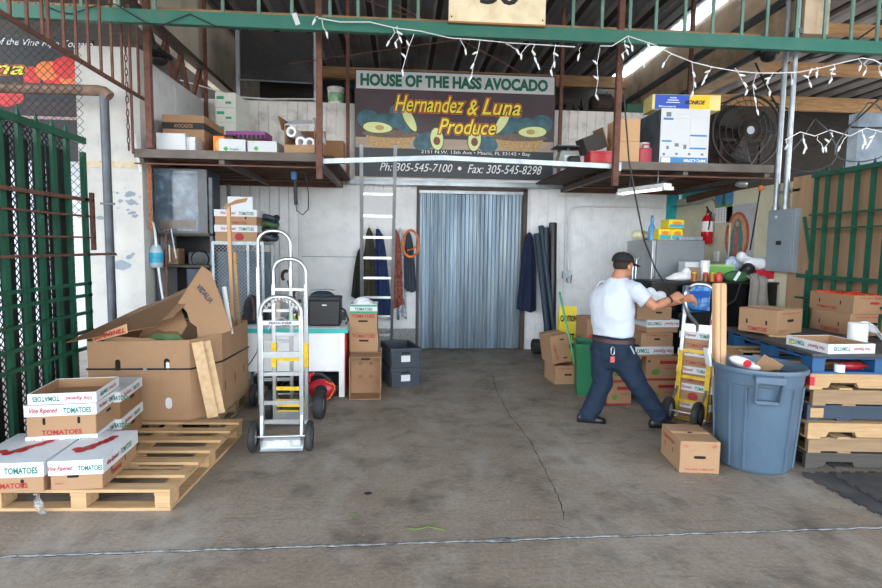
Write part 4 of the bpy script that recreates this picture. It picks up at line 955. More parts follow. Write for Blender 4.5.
b = MB(); b.tube([A(*q_, 6.9) for q_ in ((164, 230), (171, 229), (176, 258), (170, 262), (169, 245))], .009, 6); tag(obj('saw_frame', b, M['galv']), 'thin bent metal saw frame hanging in front of the rack', 'saw')

# ============================================================ MIDDLE: CARTON TOWER, CRATES, LADDER, CLOTHES
YS = 6.35
c = A(364, 380, YS)
hh = (.30, .30, .27)
def tower(label, px0, px1, py0, py1, Y, lines, hole=(0, .6, .11, .02), m='kraft', rz=0, dd=.3, z0=None, fh=None, **k):
    x0, x1, z0_, z1_ = pb(px0, py0, px1, py1, Y)
    z0 = z0_ if z0 is None else z0
    h_ = fh or (z1_-z0)
    tx_ = [('front', s_, 0, h_*f, (x1-x0)*ww, th, mm, TOM) for (s_, f, ww, th, mm) in lines]
    return carton(label, ((x0+x1)/2, Y, z0), rz, x1-x0, dd, h_, m=m, tex=tx_, holes=[('front', hole[0], h_*hole[1], hole[2], hole[3])] if hole else (), **k), z0+h_+.003
t, z_ = tower('lowest tomato carton of the tower, behind the open carton', 351, 381, 352, 392, YS, [('TOMATOES', .88, .8, .04, 'red')], z0=0)
t, z_ = tower('middle brown tomato carton with red lettering in the tower', 349.5, 378, 334, 354, YS-.01, [('TOMATOES', .85, .8, .04, 'red')], z0=z_, fh=A(360, 333, YS).z-z_)
t, z_ = tower('upper brown tomato carton with red lettering in the tower', 349, 377, 313, 334, YS-.02, [('TOMATOES', .85, .8, .04, 'red')], z0=z_, fh=A(360, 313, YS).z-z_)
x0, x1, z0, z1 = pb(350, 304, 377, 313, YS-.03)
t = carton('shallow white and green tray carton on top of the tower', ((x0+x1)/2, YS-.03, z_), 0, x1-x0, .28, z1-z_, top='open', m=M['board'], tex=[('front', 'TOMATOES', 0, .045, .2, .035, 'grn', TOM)])
b = MB(); b.box(-(x1-x0)/2, (x1-x0)/2, -.003, -.001, 0, .022); b.box(-(x1-x0)/2, (x1-x0)/2, -.003, -.001, .075, .095); obj('green_band', b, mat('green_band_print', '#2f9a6e', .6), t)
t = thing('plastic_bag', 'crumpled translucent bag lying in the shallow green tray', 'bag', ((x0+x1)/2, YS+.1, z_+.01))
b = MB(); b.ell((-.02, 0, .08), (.11, .10, .09), 14, 9); b.ell((.05, .02, .06), (.08, .08, .07), 14, 9)
remesh(b, .012, mat('cloudy_bag', '#dcdfe6', .35, var=.15, scale=12, bump=1.0), 'bag', t, 1)
b = MB(); b.box(-.05, .03, -.11, -.1, .05, .09)
x0, x1, z0, z1 = pb(349.5, 358, 380.5, 397.5, 6.03)
t = thing('open_carton', 'empty brown carton standing on end, opening to the front, below tower', 'box', ((x0+x1)/2, 6.0, 0), R(2))
W_, H_ = x1-x0, A(365, 357, 6.03).z
b = MB()
for q_ in ((-W_/2, W_/2, 0, .006), (-W_/2, W_/2, H_-.006, H_), (-W_/2, -W_/2+.006, .006, H_-.006), (W_/2-.006, W_/2, .006, H_-.006)): b.box(q_[0], q_[1], 0, .27, q_[2], q_[3])
b.box(-W_/2+.006, W_/2-.006, .264, .27, .006, H_-.006); obj('body', b, M['kraft'], t)
b = MB(); b.box(-W_/2+.01, -W_/2+.05, .01, .02, .03, H_-.03); b.box(W_/2-.05, W_/2-.01, .01, .02, .03, H_-.03); 
b = MB(); slot(b, (0, -.001, H_-.03), .0, .0)
b = MB()
for q_ in ((-.06, .35), (.06, .35), (-.06, .2), (.06, .2)): b.box(q_[0]-.02, q_[0]+.02, .26, .263, q_[1]-.015, q_[1]+.015)
obj('glue_patch', b, M['kraftd'], t)
b = MB(); b.ob((0, .262, H_*.85), (.1, .002, .018)); obj('hand_hole', b, M['hole'], t)
# crates
def crate(label, loc, rz, w_, d_, h_, group=None):
    t = thing('plastic_crate', label, 'crate', loc, rz, group); x = w_/2; b = MB(); e = .014
    b.box(-x+.01, x-.01, .01, d_-.01, 0, .012)
    for q_ in ((-x+.01, x-.01, .01, .01+e), (-x+.01, x-.01, d_-.01-e, d_-.01), (-x+.01, -x+.01+e, .01, d_-.01), (x-.01-e, x-.01, .01, d_-.01)): b.box(*q_, .012, h_-.02)
    obj('body', b, M['slate'], t)
    b = MB()
    for q_ in ((-x, x, 0, .03), (-x, x, d_-.03, d_), (-x, -x+.03, .03, d_-.03), (x-.03, x, .03, d_-.03)): b.box(*q_, h_-.03, h_)
    obj('rim', b, M['slate'], t, bevel=.003)
    b = MB()
    for k in range(9):
        u = -x+.03+k*(w_-.06)/8
        if abs(u) > .07: b.box(u-.006, u+.006, .0, .0098, .015, h_-.031)
    for z in (h_*.35, h_*.65): b.box(-x+.005, -.08, .001, .0096, z, z+.01); b.box(.08, x-.005, .001, .0096, z, z+.01)
    for k in range(9): v = .04+k*(d_-.08)/8; b.box(-x, -x+.0098, v-.006, v+.006, .015, h_-.031); b.box(x-.0098, x, v-.006, v+.006, .015, h_-.031)
    o = obj('rib', b, M['slate'], t); o['kind'] = 'stuff'
    b = MB(); b.box(-.055, .055, .002, .0095, h_*.3, h_*.3+.075); obj('paper_tag', b, M['board'], t)
    b = MB(); slot(b, (0, -.002, h_-.055), .11, .018); obj('hand_hole', b, M['hole'], t)
    return t
l3, an, w_, d_ = fit3((389, 388), (389.2, 388), (389, 375), 0)
pa, pc = G(390, 388, 0), G(421, 386, 0)
W_ = (pc-pa).length; an = math.atan2(pc.y-pa.y, pc.x-pa.x); mid = (pa+pc)/2
HCr = (A(405, 341, mid.y).z)/2
HCr = .235
crate('lower of the two dark slate crates on the floor', (mid.x, mid.y, 0), an, W_, .62, HCr)
crate('upper of the two dark slate crates, open on top', (mid.x, mid.y, HCr+.002), an, W_*.99, .62, HCr)
# ladder
lb, lt = Vector((A(376.5, 345, 7.55).x, 7.62, 0)), Vector((A(378.5, 150, 6.7).x, 6.68, 2.9))
ld = thing('ladder', 'tall aluminium ladder leaning on the long rail left of door', 'ladder', lb)
dv = (lt-lb); n_ = dv.normalized(); W_ = .40
for s_ in (-1, 1):
    b = MB(); b.bar((s_*W_/2, 0, 0), (dv.x+s_*W_/2, dv.y, dv.z), .042, .065, up=(0, 1, 0)); obj('rail', b, M['alu'], ld)
for z in [.23+.262*k for k in range(9)]:
    p = n_*(z/n_.z); b = MB(); b.bar((p.x-W_/2, p.y, p.z), (p.x+W_/2, p.y, p.z), .03, .03); obj('rung', b, M['alu'], ld)
# garments
def garment(label, top, bot, zt, zb, Y, m, folds=5, amp=.03, name='work_jacket', cat='jacket', depth=.08, hem=.03, seed=1):
    """top=(x0,x1), bot=(x0,x1); closed folded sleeve of cloth hanging from a hook"""
    t = thing(name, label, cat, ((top[0]+top[1])/2, Y, zt)); ox = (top[0]+top[1])/2; rnd = random.Random(seed); ph = [rnd.random()*6 for _ in range(4)]
    def fn(u, v):
        g = 2*PI*u; q = v**.45; xa = top[0]+(bot[0]-top[0])*q; xb = top[1]+(bot[1]-top[1])*q
        cx = (xa+xb)/2; rx_ = (xb-xa)/2; f = 1+.14*math.sin(folds*g+ph[0]+v*2)*min(1, v*3)
        f2 = 1+.5*math.sin(folds*g+ph[1])*min(1, v*3)
        z = zt-(zt-zb)*v+hem*math.sin(2*g+ph[2])*v-.5*.0
        return (cx-ox+rx_*math.cos(g)*f, depth*math.sin(g)*f2*(.35+.65*q)+.0, z-zt)
    b = MB(); b.grid(fn, 41, 16); obj('cloth', b, m, t, smooth=180)
    b = MB(); b.cyl((0, .06, .02), (0, -.03, .03), .008); obj('hook', b, M['galv'], t)
    return t
def gx(a, c, Y=8.85): return A(a, 260, Y).x, A(c, 260, Y).x
def gz(py, Y=8.85): return A(380, py, Y).z
cloth = lambda n_, c_, **k: mat(n_, c_, .9, var=.2, scale=7, bump=.5, **k)
garment('blackish olive coat hanging furthest left behind the ladder', gx(360, 362), gx(352, 366), gz(248), gz(297), 8.86, cloth('black_cloth', '#23261f'), seed=3)
garment('dark olive green jacket hanging behind the ladder', gx(368, 370), gx(362, 378), gz(228), gz(305), 8.84, cloth('olive_cloth', '#3b3a2b'), seed=4)
garment('navy blue coverall hanging behind the ladder rungs', gx(376, 379), gx(375, 392), gz(229), gz(318), 8.83, cloth('navy_cloth', '#1c2f57'), seed=5)
garment('rust and brown patterned shirt hanging right of the ladder', gx(393, 396), gx(392, 405), gz(229), gz(303), 8.84, mat('patterned_cloth', '#8a4f44', .9, var=.6, scale=22, bump=.4), name='patterned_shirt', cat='shirt', seed=6)
garment('blue and white speckled cloth between the shirt and slate apron', gx(399, 401), gx(398, 407), gz(229), gz(318), 8.88, mat('speckled_cloth', '#b9c0cc', .9, var=.5, scale=30), name='speckled_cloth', cat='cloth', seed=7)
garment('slate grey apron hanging under the orange cord', gx(407, 409), gx(403, 416), gz(231), gz(290), 8.86, cloth('slate_cloth', '#39434f'), name='work_apron', cat='apron', seed=8)
garment('dark navy coat hanging just right of the door', gx(527, 530), gx(519, 537), gz(230), gz(309), 8.84, cloth('navy2_cloth', '#14213d'), seed=9, depth=.09)
garment('reddish cloth bundle low behind the ladder rail', gx(395, 400), gx(393, 406), gz(295), gz(306), 8.80, mat('patterned_cloth', '#8a4f44', .9), name='cloth_bundle', cat='cloth', seed=10)
t = thing('extension_cord', 'coiled orange extension cord hanging beside the door frame', 'cord', (0, 8.76, 0))
c = A(411, 244, 8.76); b = MB()
for k in range(5):
    b.tube([(c.x+(.125+.012*math.sin(k*2.1))*math.cos(g)+.01*math.sin(k*3), -.01*k+.004*math.sin(g*3+k), c.z+(.21+.012*math.cos(k*1.7))*math.sin(g)-.04*math.cos(g*2)*.2) for g in [2*PI*i/28 for i in range(28)]], .009, 6, closed=True)
b.tube([(c.x-.06, -.03, c.z-.1), (c.x+.03, -.05, c.z-.08), (c.x+.1, -.03, c.z-.02)], .012, 6)
obj('coil', b, M['orange'], t)
# ---- right of the door: leaning tubes
for k, (q0, q1, r_, m_, lb_) in enumerate((((549, 357), (537, 234), .05, 'blued', 'leftmost dark leaning tube, right of the door'), ((557, 358), (541, 226), .045, 'blued', 'second dark leaning tube from the door, crossing the others'), ((549, 352), (546, 228), .05, 'slate', 'middle upright dark tube standing behind the leaning ones'), ((556, 350), (553, 223), .065, 'black', 'thickest black wrapped tube against the white wall'), ((561, 340), (551, 224), .035, 'slate', 'thin slate tube beside the thickest black one'))):
    Yb_ = 8.35-.0*k; p0 = A(q0[0], q0[1], 8.3); p1 = A(*q1, 8.82-.02*k)
    b = MB(); b.cyl((p0.x, 8.22+.1*k, .01), p1, r_*.9, r_, 12); tag(obj('plastic_tube', b, M[m_]), lb_, 'tube')
c = A(538, 346, 8.65)
b = MB(); b.lathe([(.001, -.11), (.10, -.11), (.12, -.09), (.12, .09), (.1, .11), (.06, .11), (.06, .08), (.001, .08)], 20, axis='x'); b.xf(Matrix.Translation((c.x, 8.6, .122)))
tag(obj('rubber_drum', b, M['rubber']), 'short black rubber drum on the floor beside the door', 'drum')
# wet floor sign
x0, x1, z0, z1 = pb(561, 307, 578, 372, 7.6)
t = thing('wet_floor_sign', 'yellow caution wet floor stand sign behind the green bin', 'sign', ((x0+x1)/2, 7.6, 0)); W_ = x1-x0; H_ = z1
for k, (ya, yb_) in enumerate(((0, .12), (.26, .14))):
    b = MB(); vs = [(-W_/2, ya, 0), (W_/2, ya, 0), (W_/2*.9, yb_, H_), (-W_/2*.9, yb_, H_)]; b.add(vs+[(v[0], v[1]+.012, v[2]) for v in vs], [(0,1,2,3), (7,6,5,4), (0,4,5,1), (1,5,6,2), (2,6,7,3), (3,7,4,0)]); obj('leaf_board', b, mat('caution_yellow', '#e8d23a', .5, var=.05), t)
tl = MB()
text(t, 'CAUTION', M['ink'], (0, .08, H_*.80), W_*.85, .09, bold=.04)
text(t, 'WET', M['ink'], (0, .045, H_*.50), W_*.6, .09, bold=.04); text(t, 'FLOOR', M['ink'], (0, .03, H_*.35), W_*.85, .09, bold=.04)
# conduit on the wall, switch box
t = thing('conduit', 'thin white wall conduit with grey switch box right of tubes', 'conduit')
Yw = 8.95; b = MB()
b.tube([A(569, 272, Yw), A(569, 212, Yw), A(572, 208, Yw), A(580, 206, Yw), A(640, 207, Yw), A(662, 208, Yw)], .016, 8); obj('pipe', b, M['wht'], t)
b = MB(); b.tube([A(565.5, 270, Yw), A(565.5, 188, Yw)], .012, 8); b.tube([A(558, 196, Yw), A(580, 196, Yw), A(586, 192, Yw)], .01, 6); obj('pipe', b, M['wht'], t)
b = MB(); c = A(566, 275, Yw); b.box(c.x-.06, c.x+.05, 8.90, 8.99, c.z-.05, c.z+.06); obj('switch_box', b, M['galv'], t)
b = MB(); b.tube([(c.x, 8.9, c.z-.05), (c.x+.0, 8.88, c.z-.12), (c.x+.06, 8.88, c.z-.13), (c.x+.08, 8.9, c.z)], .008, 6); obj('cable', b, M['rust'], t)
# mop handle
p0, p1 = A(574, 346, 6.6), A(559.5, 292, 6.75)
b = MB(); b.cyl((p0.x, 6.45, p0.z-.3), p1, .012, n=8); tag(obj('mop_handle', b, mat('green_handle', '#2f9a6a', .4)), 'thin green mop handle leaning out of the green bin', 'handle')
# green slim bin
pL, pN, pR = (573, 392), (577, 395), (600, 394)
t = thing('slim_waste_bin', 'tall green rectangular waste bin left of the man', 'bin', (G(577, 395).x, G(577, 395).y, 0), R(-14)); H_ = .60
b = MB(); W_, D_ = .28, .42; ot = .03
def ring(x0, x1, y0, y1, z): return [(x0, y0, z), (x1, y0, z), (x1, y1, z), (x0, y1, z)]
vs = ring(0, W_, 0, D_, 0)+ring(-ot, W_+ot, -ot, D_+ot, H_)+ring(-ot+.008, W_+ot-.008, -ot+.008, D_+ot-.008, H_)+ring(.01, W_-.01, .01, D_-.01, .02)
fs = [(3, 2, 1, 0), (12, 13, 14, 15)]
for k in range(3):
    for i in range(4): j = (i+1) % 4; fs.append((k*4+i, k*4+j, k*4+4+j, k*4+4+i))
b.add(vs, fs); obj('body', b, mat('waste_green', '#0b6440', .45, var=.08), t)
b = MB()
for q_ in ((-ot-.008, W_+ot+.008, -ot-.008, -ot), (-ot-.008, W_+ot+.008, D_+ot, D_+ot+.008), (-ot-.008, -ot, -ot, D_+ot), (W_+ot, W_+ot+.008, -ot, D_+ot)): b.box(*q_, H_-.03, H_+.003)
obj('rim', b, MATS['waste_green'], t)
# cartons beside it
(l, an, w_, d_) = fit3((544, 371), (557, 384), (574, 384), 0)
an_f = math.atan2(G(574, 384).y-G(557, 384).y, G(574, 384).x-G(557, 384).x)
pn = G(557, 384); pr = G(574, 384.5); W_ = (pr-pn).length+.07
l = ((pn.x+pr.x)/2, (pn.y+pr.y)/2, 0)
carton('brown carton lying on the floor left of the green bin', l, R(3), W_, .42, .235, top='open', tex=[('front', 'VINE RIPE TOMATOES', 0, .2, .2, .015, 'red', {})], holes=[('front', .03, .12, .1, .022)])
carton('brown carton tipped up on the lower one beside green bin', (l[0]-.02, l[1]+.1, .25), 0, .25, .36, .36, rot=(R(0), R(-9), R(8)), tex=[('front', 'TOMATOES', -.07, .15, .2, .03, 'red', dict(bold=.02, rot=-PI/2+.2)), ], holes=[('front', .03, .3, .06, .016), ('front', .05, .06, .06, .016)])
# ============================================================ RIGHT SIDE
# pallet stack
PS = [(3.18, 3.92)]
g_ = 'wooden pallets stacked at the right edge'
px_, py_ = 3.71, 3.93
specs = [('dark weathered pallet at the very bottom of the right stack', 'woodd', 'woodd', 0, 0), ('grey brown pallet second from the bottom of the right stack', 'woodo', 'woodo', .01, .0), ('light brown pallet third from the bottom of the right stack', 'wood', 'wood', -.03, -.03), ('dark blue grey pallet in the middle of the right stack', 'blued', 'blued', .0, .02), ('grey brown pallet above the dark blue grey one', 'woodo', 'woodo', .02, 0), ('pale pallet with red painted end just below the blue pallet', 'wood', 'wood', -.01, .01)]
for k, (lb, m1, m2, ox, oy) in enumerate(specs):
    t = pallet(lb, (px_+ox, py_+oy, k*.1262), R(-5)+R((k*7 % 3)-1)*.6, 1.05, 1.28, M[m1], nb=6, h_=.125, blocks=False, notch=k in (0, 2, 5), group=g_, mblk=M[m2])
    if k == 5:
        b = MB(); b.box(-.527, -.49, -.002, .035, .03, .10); obj('painted_end', b, M['redp'], t)
    if k == 3:
        b = MB(); b.box(-.50, -.40, -.003, -.0005, .025, .1); obj('bare_patch', b, M['wood'], t)
zb_ = 6*.1262
t = pallet('blue block pallet on top of the right pallet stack', (px_, py_-.0, zb_), R(-5), 1.06, 1.30, M['blue'], nb=6, h_=.135, thick=.018)
ztop = zb_+.136
slab = thing('black_mat', 'thick black board covering the blue pallet', 'board', (px_, py_, ztop), R(-5))
b = MB(); b.box(-.56, .55, -.04, 1.40, 0, .028); obj('slab', b, mat('black_board', '#34363a', .5, var=.15, dirt='#55585c', dirt_amt=.5, dscale=6), slab, bevel=.006)
zs = ztop+.029
b = MB(); c = A(856, 361, 3.99); b.lathe([(.001, -.12), (.03, -.12), (.032, -.05), (.032, .06), (.014, .1), (.014, .13), (.001, .13)], 14, c=(c.x, 4.02, zb_+.051), axis='x'); t = tag(obj('bottle', b, mat('red_bottle', '#8c1f28', .2)), 'red bottle lying inside the blue pallet opening', 'bottle')
b = MB(); c = A(843, 364, 3.93); b.cyl((c.x, 3.96, zb_+.0185), (c.x, 3.96, zb_+.075), .035, n=18); tag(obj('tape_roll', b, M['wht']), 'small white roll standing in the blue pallet opening', 'roll')
# cartons on the slab
TX = lambda w_, d_, h_: [('front', 'TOMATOES', -.0, h_*.14, w_*.55, h_*.17, 'red', TOM), ('right', 'TOMATOES', d_/2, h_*.85, d_*.7, .012, 'red', {})]
def two_face(label, pL, pN, pR, z, ptop, group=None, swap=False, **k):
    l, an, w_, d_ = fit3(pL, pN, pR, z); n = G(*pN, z); h_ = A(ptop[0], ptop[1], n.y).z-z
    d_ = min(d_, .42)
    hs = [('front', -w_*.28, h_*.45, .016, h_*.2), ('front', w_*.22, h_*.45, .016, h_*.2), ('right', d_*.5, h_*.55, .11, .025)]
    tx_ = [('front', 'TOMATOES', w_*.0, h_*.16, w_*.5, h_*.17, 'red', TOM), ('right', 'VINE RIPE TOMATOES', d_*.5, h_*.85, d_*.75, .012, 'red', {}), ('right', 'PRODUCT OF USA', d_*.25, h_*.15, d_*.25, .012, 'red', {})]
    return carton(label, (l[0], l[1], z), an, w_, d_, h_, tex=tx_, holes=hs, group=group, **k), h_
# plank scrap under
l, an, w_, d_ = fit3((763, 336), (784, 340.5), (800, 338), zs)
b = MB(); q = G(780, 337, zs); b.box(-.10, .10, 0, .22, 0, .018); tag(obj('wood_scrap', b, M['wood'], loc=(q.x, q.y-.02, zs), rz=R(-20)), 'short wooden scrap lying under the brown carton on the black board', 'wood')
two_face('closed brown tomato carton on the left of the black board', (738, 330), (777, 335.5), (810, 332), zs+.019, (777, 311))
l, an, w_, d_ = fit3((786, 344), (828, 354), (876, 352), zs)
tray('white open tomato tray with upside down lettering on the black board', (l[0], l[1], zs), an, w_, min(d_, .40), .075)
b = MB(); b.ell((0, 0, .02), (.05, .03, .02)); q = G(806, 345, zs); tag(obj('green_pepper', b, mat('yellow_green', '#a8b83c', .4), loc=(l[0]+.02, l[1]+.15, zs+.009)), 'small yellow green vegetable inside the white tray', 'vegetable')
t, hB_ = two_face('brown tomato carton under the open tomato filled one, right edge', (811, 328), (849, 336), (890, 331), zs, (849, 314))
t2l, an, w_, d_ = fit3((809, 322), (852, 330), (900, 325), zs)
zz = zs+hB_+.003
t2 = thing('carton', 'open brown carton filled with ripe tomatoes, top right stack', 'box')
COL.objects.unlink(t2); bpy.data.objects.remove(t2)
nB = t.location
hC = .17
tC_ = carton('open brown carton filled with ripe tomatoes, at the right edge', (nB.x+.0, nB.y+.01, zz), t.rotation_euler[2], w_*.98, .42, hC, top='open', tex=[('front', 'TOMATOES', -.05, .03, w_*.45, .032, 'red', TOM), ('right', 'VINE RIPE TOMATOES', .2, hC*.85, .3, .012, 'red', {})], holes=[('front', -w_*.25, .09, .016, .04), ('front', w_*.22, .09, .016, .04)])
b = MB(); slot(b, (w_*.98/2, .2, .1), .09, .022, 'right'); obj('red_slot', b, M['redp'], tC_)
tom = mat('tomato_skin', '#d93a1c', .3, var=.15, scale=5)
mwt = tC_.matrix_basis
rnd = random.Random(11); cnt = 0
for i in range(6):
    for j in range(5):
        u = -w_*.42+i*w_*.84/5+rnd.uniform(-.01, .01); v = .06+j*.075+rnd.uniform(-.01, .01)
        p = mwt @ Vector((u, v, hC-.022+rnd.uniform(-.008, .012)))
        b = MB(); b.lathe([(.001, -.022), (.018, -.025), (.035, -.012), (.038, .004), (.03, .02), (.012, .026), (.001, .022)], 12)
        o = tag(obj('tomato', b, tom, loc=p), 'ripe red tomato in the open brown carton at the right edge', 'tomato', 'ripe tomatoes in the open carton')
b = MB(); b.box(-w_*.45, w_*.45, .02, .4, .007, hC-.05); obj('packing', b, M['kraftd'], tC_)
c = G(858, 340, zs)
t = thing('paper_towel_roll', 'white paper towel roll with loose sheet by the tomato cartons', 'paper roll', (G(857, 341, zs).x, G(857, 341, zs).y, zs))
b = MB(); b.lathe([(.02, 0), (.075, 0), (.075, .16), (.02, .16), (.02, 0)], 28, caps=False); obj('roll', b, M['paper'], t)
def shf_(u, v): return (.075+.22*u+.02*math.sin(v*5), -.04+.10*v-.05*u, .14*(1-u)**1.4+.02*math.sin(u*9+v*3)+.012)
b = MB(); b.grid(shf_, 14, 8); obj('loose_sheet', b, M['paper'], t, solid=.002, smooth=180)
# grey blue trash can
BC = (2.83, 4.10)
t = thing('trash_can', 'large round grey blue plastic trash can beside the pallets', 'trash can', (BC[0], BC[1], 0), R(-38)); t.scale = (1.04, 1.04, 1.1)
prof = [(.001, 0), (.235, 0), (.25, .015), (.258, .03), (.295, .62), (.300, .625), (.305, .70), (.325, .705), (.33, .725), (.325, .74), (.312, .74), (.30, .70), (.285, .60), (.245, .03), (.001, .03)]
b = MB(); b.lathe(prof, 48, caps=False); obj('body', b, M['binb'], t)
b = MB()
for a0 in (-.55, -.15, .95, 1.5, 2.6, 3.3, 4.2, 4.9):
    r0_, r1_ = .259, .297
    a_ = a0-PI/2
    vs = []
    for (rr, z) in ((r0_, .03), (r1_, .61)):
        for da, dr in ((-.035, 0), (-.02, .012), (.02, .012), (.035, 0)): vs.append(((rr+dr)*math.cos(a_+da), (rr+dr)*math.sin(a_+da), z))
    b.add(vs, [(0, 1, 5, 4), (1, 2, 6, 5), (2, 3, 7, 6), (0, 4, 7, 3), (0, 3, 2, 1), (4, 5, 6, 7)])
obj('rib', b, M['binb'], t)['kind'] = 'stuff'
for a0 in (.28, PI+.28):
    a_ = a0-PI/2; T = Matrix.Rotation(a_+PI/2, 4, 'Z')
    b = MB(); 
    b.bar((-.085, -.30, .70), (-.085, -.375, .69), .02, .04); b.bar((.085, -.30, .70), (.085, -.375, .69), .02, .04)
    b.bar((-.075, -.30, .53), (-.085, -.365, .70), .02, .05); b.bar((.075, -.30, .53), (.085, -.365, .70), .02, .05)
    b.box(-.075, .075, -.325, -.285, .51, .54); b.box(-.095, .095, -.385, -.345, .665, .715)
    b.xf(T); obj('handle', b, M['binb'], t, bevel=.006)
def inbin(px, py, z): p = G(px, py, z); return p
b = MB(); b.lathe([(.001, .50), (.27, .50), (.27, .60), (.15, .63), (.001, .62)], 24); 
def blob(label, name, cat, c, parts, m, vox=.012, it=2):
    t_ = thing(name, label, cat, c); b_ = MB()
    for (p, r_, *rt) in parts: b_.ell(p, r_, 14, 9, rot=rt[0] if rt else None)
    remesh(b_, vox, m, 'body', t_, it); return t_
blob('crumpled black refuse bag inside the grey blue trash can', 'refuse_bag', 'bag', (BC[0], BC[1], .0), [((.0, .0, .58), (.25, .25, .12)), ((.14, -.05, .70), (.11, .10, .07)), ((.12, .08, .70), (.11, .1, .06)), ((.04, .02, .67), (.14, .14, .08))], mat('black_bag', '#17181a', .25, var=.3, scale=20, bump=1.5, bscale=30), .015)
t = thing('printed_bag', 'white plastic bag with red print on top of the trash', 'bag', (G(742, 365, .78).x, G(742, 365, .78).y, .76))
b = MB(); b.ell((0, 0, .04), (.13, .06, .045), 14, 9, rot=(0, .35, .2)); b.ell((.1, 0, .01), (.08, .06, .035)); remesh(b, .01, mat('white_bag', '#e4e4ea', .35, var=.08, bump=1, bscale=12), 'bag', t, 1)
b = MB(); b.add([(x, -.068, z) for x, z in ellp(-.0, .045, .035, .03)], [tuple(range(28))]); obj('red_mark', b, M['redp'], t)
p = G(768, 366, .79)
b = MB(); b.ob((p.x, p.y, .79), (.16, .012, .14), (R(25), R(28), R(-20))); tag(obj('cardboard_piece', b, M['kraft']), 'torn brown cardboard piece sticking out of the trash can', 'cardboard')
p0, p1 = A(723, 362, 4.25), A(720, 283, 4.32)
t = thing('cardboard_tube', 'tall brown cardboard core standing upright in the trash can', 'tube')
b = MB(); b.prism([(-.058, 0), (-.02, 0), (-.015, -.03), (.015, -.03), (.05, 0), (.05, .05), (-.05, .05)], .1); b = MB()
b.bar((p0.x, 4.28, .5), (p1.x, 4.33, p1.z), .095, .085, up=(0, 1, 0)); obj('tube', b, M['kraftl'], t, bevel=.02)
b = MB(); b.bar((p0.x-.012, 4.234, .45), (p1.x-.012, 4.284, p1.z), .006, .004, up=(0, 1, 0)); obj('seam', b, M['kraft'], t)
b = MB(); c = A(708, 352, 4.2); b.ob((c.x, 4.2, c.z-.04), (.02, .08, .15), (0, R(-12), 0)); tag(obj('white_flap', b, M['board'], bevel=.01), 'white folded paper sticking up at left rim of the trash can', 'paper')
# box on the floor in front
pL, pN, pR = (656, 446), (679, 472.5), (719, 474)
a_, n_, r_ = G(*pL), G(*pN), G(*pR)
an = math.atan2(r_.y-n_.y, r_.x-n_.x); W_ = (r_-n_).length; D_ = .42
mid = (n_+r_)/2; h_ = A(680, 441, n_.y).z
t = carton('closed brown tomato carton alone on the floor before the trash can', (mid.x, mid.y, 0), an+R(0), W_, D_, h_, tex=[('front', 'VINE RIPE TOMATOES', 0, .03, W_*.75, .014, 'red', {}), ('front', 'US NO 1', -W_*.35, h_*.85, .04, .02, 'red', {}), ('front', 'LARGE', W_*.35, h_*.85, .04, .02, 'red', {}), ('left', 'TOMATOES', .25, h_*.75, .25, .03, 'red', TOM)], holes=[('front', 0, h_*.5, .09, .022), ('left', .15, h_*.5, .012, .04), ('left', .32, h_*.5, .012, .04)])
b = MB(); b.ell((0, 0, 0), (.02, .015, .004)); tag(obj('dark_scrap', b, M['black'], loc=(mid.x+.02, mid.y+.2, h_+.003)), 'tiny dark scrap lying on the lone floor carton', 'scrap')
# rubber mats
def matpoly(pts, z0, th, tooth=.03):
    out = []
    for i in range(len(pts)):
        a_, c_ = Vector(pts[i]), Vector(pts[(i+1) % len(pts)]); L = (c_-a_).length; n = max(2, int(L/.10)); d_ = (c_-a_)/n; nn = Vector((d_.y, -d_.x)).normalized()*tooth
        for k in range(n):
            p = a_+d_*k; out += [p, p+d_*.45-d_*.08+nn*0, p+d_*.30+nn, p+d_*.85+nn, p+d_*.75]
    vs = [(p.x, p.y, z0) for p in out]+[(p.x, p.y, z0+th) for p in out]; N_ = len(out)
    b = MB(); b.add(vs, [tuple(range(N_)), tuple(range(2*N_-1, N_-1, -1))]+[(i, (i+1) % N_, N_+(i+1) % N_, N_+i) for i in range(N_)]); return b
mt = mat('rubber_mat', '#37383c', .75, var=.2, scale=5, dirt='#625f5a', dirt_amt=.5, dscale=3)
g0 = [G(803, 476), G(882, 524), G(960, 520), G(905, 470)]
tag(obj('rubber_mat', matpoly([(3.07, 3.86), (3.13, 3.12), (4.25, 3.12), (4.25, 3.84)], 0.0005, .012, .022), mt), 'lower interlocking black rubber mat on the floor by the pallets', 'mat')
tag(obj('rubber_mat', matpoly([(3.28, 3.80), (3.27, 3.26), (4.3, 3.2), (4.3, 3.80)], .013, .012, .022), mt), 'upper interlocking black rubber mat lying on the other mat', 'mat')
# right green gate
XGt = XR-.16
gt2 = thing('green_fence', 'dark green picket gate standing in front of the plywood wall', 'fence')
for i, px in enumerate([812, 823, 836, 852, 868, 884, 903]):
    p = XP(px, 250, XGt); z1 = XP(px, [174, 171, 168, 161, 155, 150, 145][i], XGt).z
    b = MB(); pointed(b, XGt, p.y, .1, 2.5, .024); obj('picket', b, M['greend'], gt2)
for py, rr in ((176, .024), (215, .01), (229, .008), (276.5, .02), (299, .01)):
    p = XP(813, py, XGt); b = MB(); b.box(XGt-.03, XGt+.03-.005, 3.3, 5.72 if py < 250 else 5.85, p.z-rr, p.z+rr); obj('rail', b, M['greend'], gt2)
p0, p1 = XP(807, 217, XGt-.02), XP(813, 260, XGt-.02)
b = MB(); b.bar((XGt-.05, p0.y, p0.z), (XGt-.05, p1.y, p1.z), .03, .02); obj('latch_bar', b, M['greend'], gt2)
b = MB(); p = XP(806, 300, XGt); b.box(XGt-.02, XGt+.02, p.y-.015, p.y+.015, 0, XP(806, 270, XGt).z); b.box(XGt-.03, XGt+.03, p.y-.03, p.y+.04, p.z-.13, p.z-.10); obj('end_post', b, M['greend'], gt2)
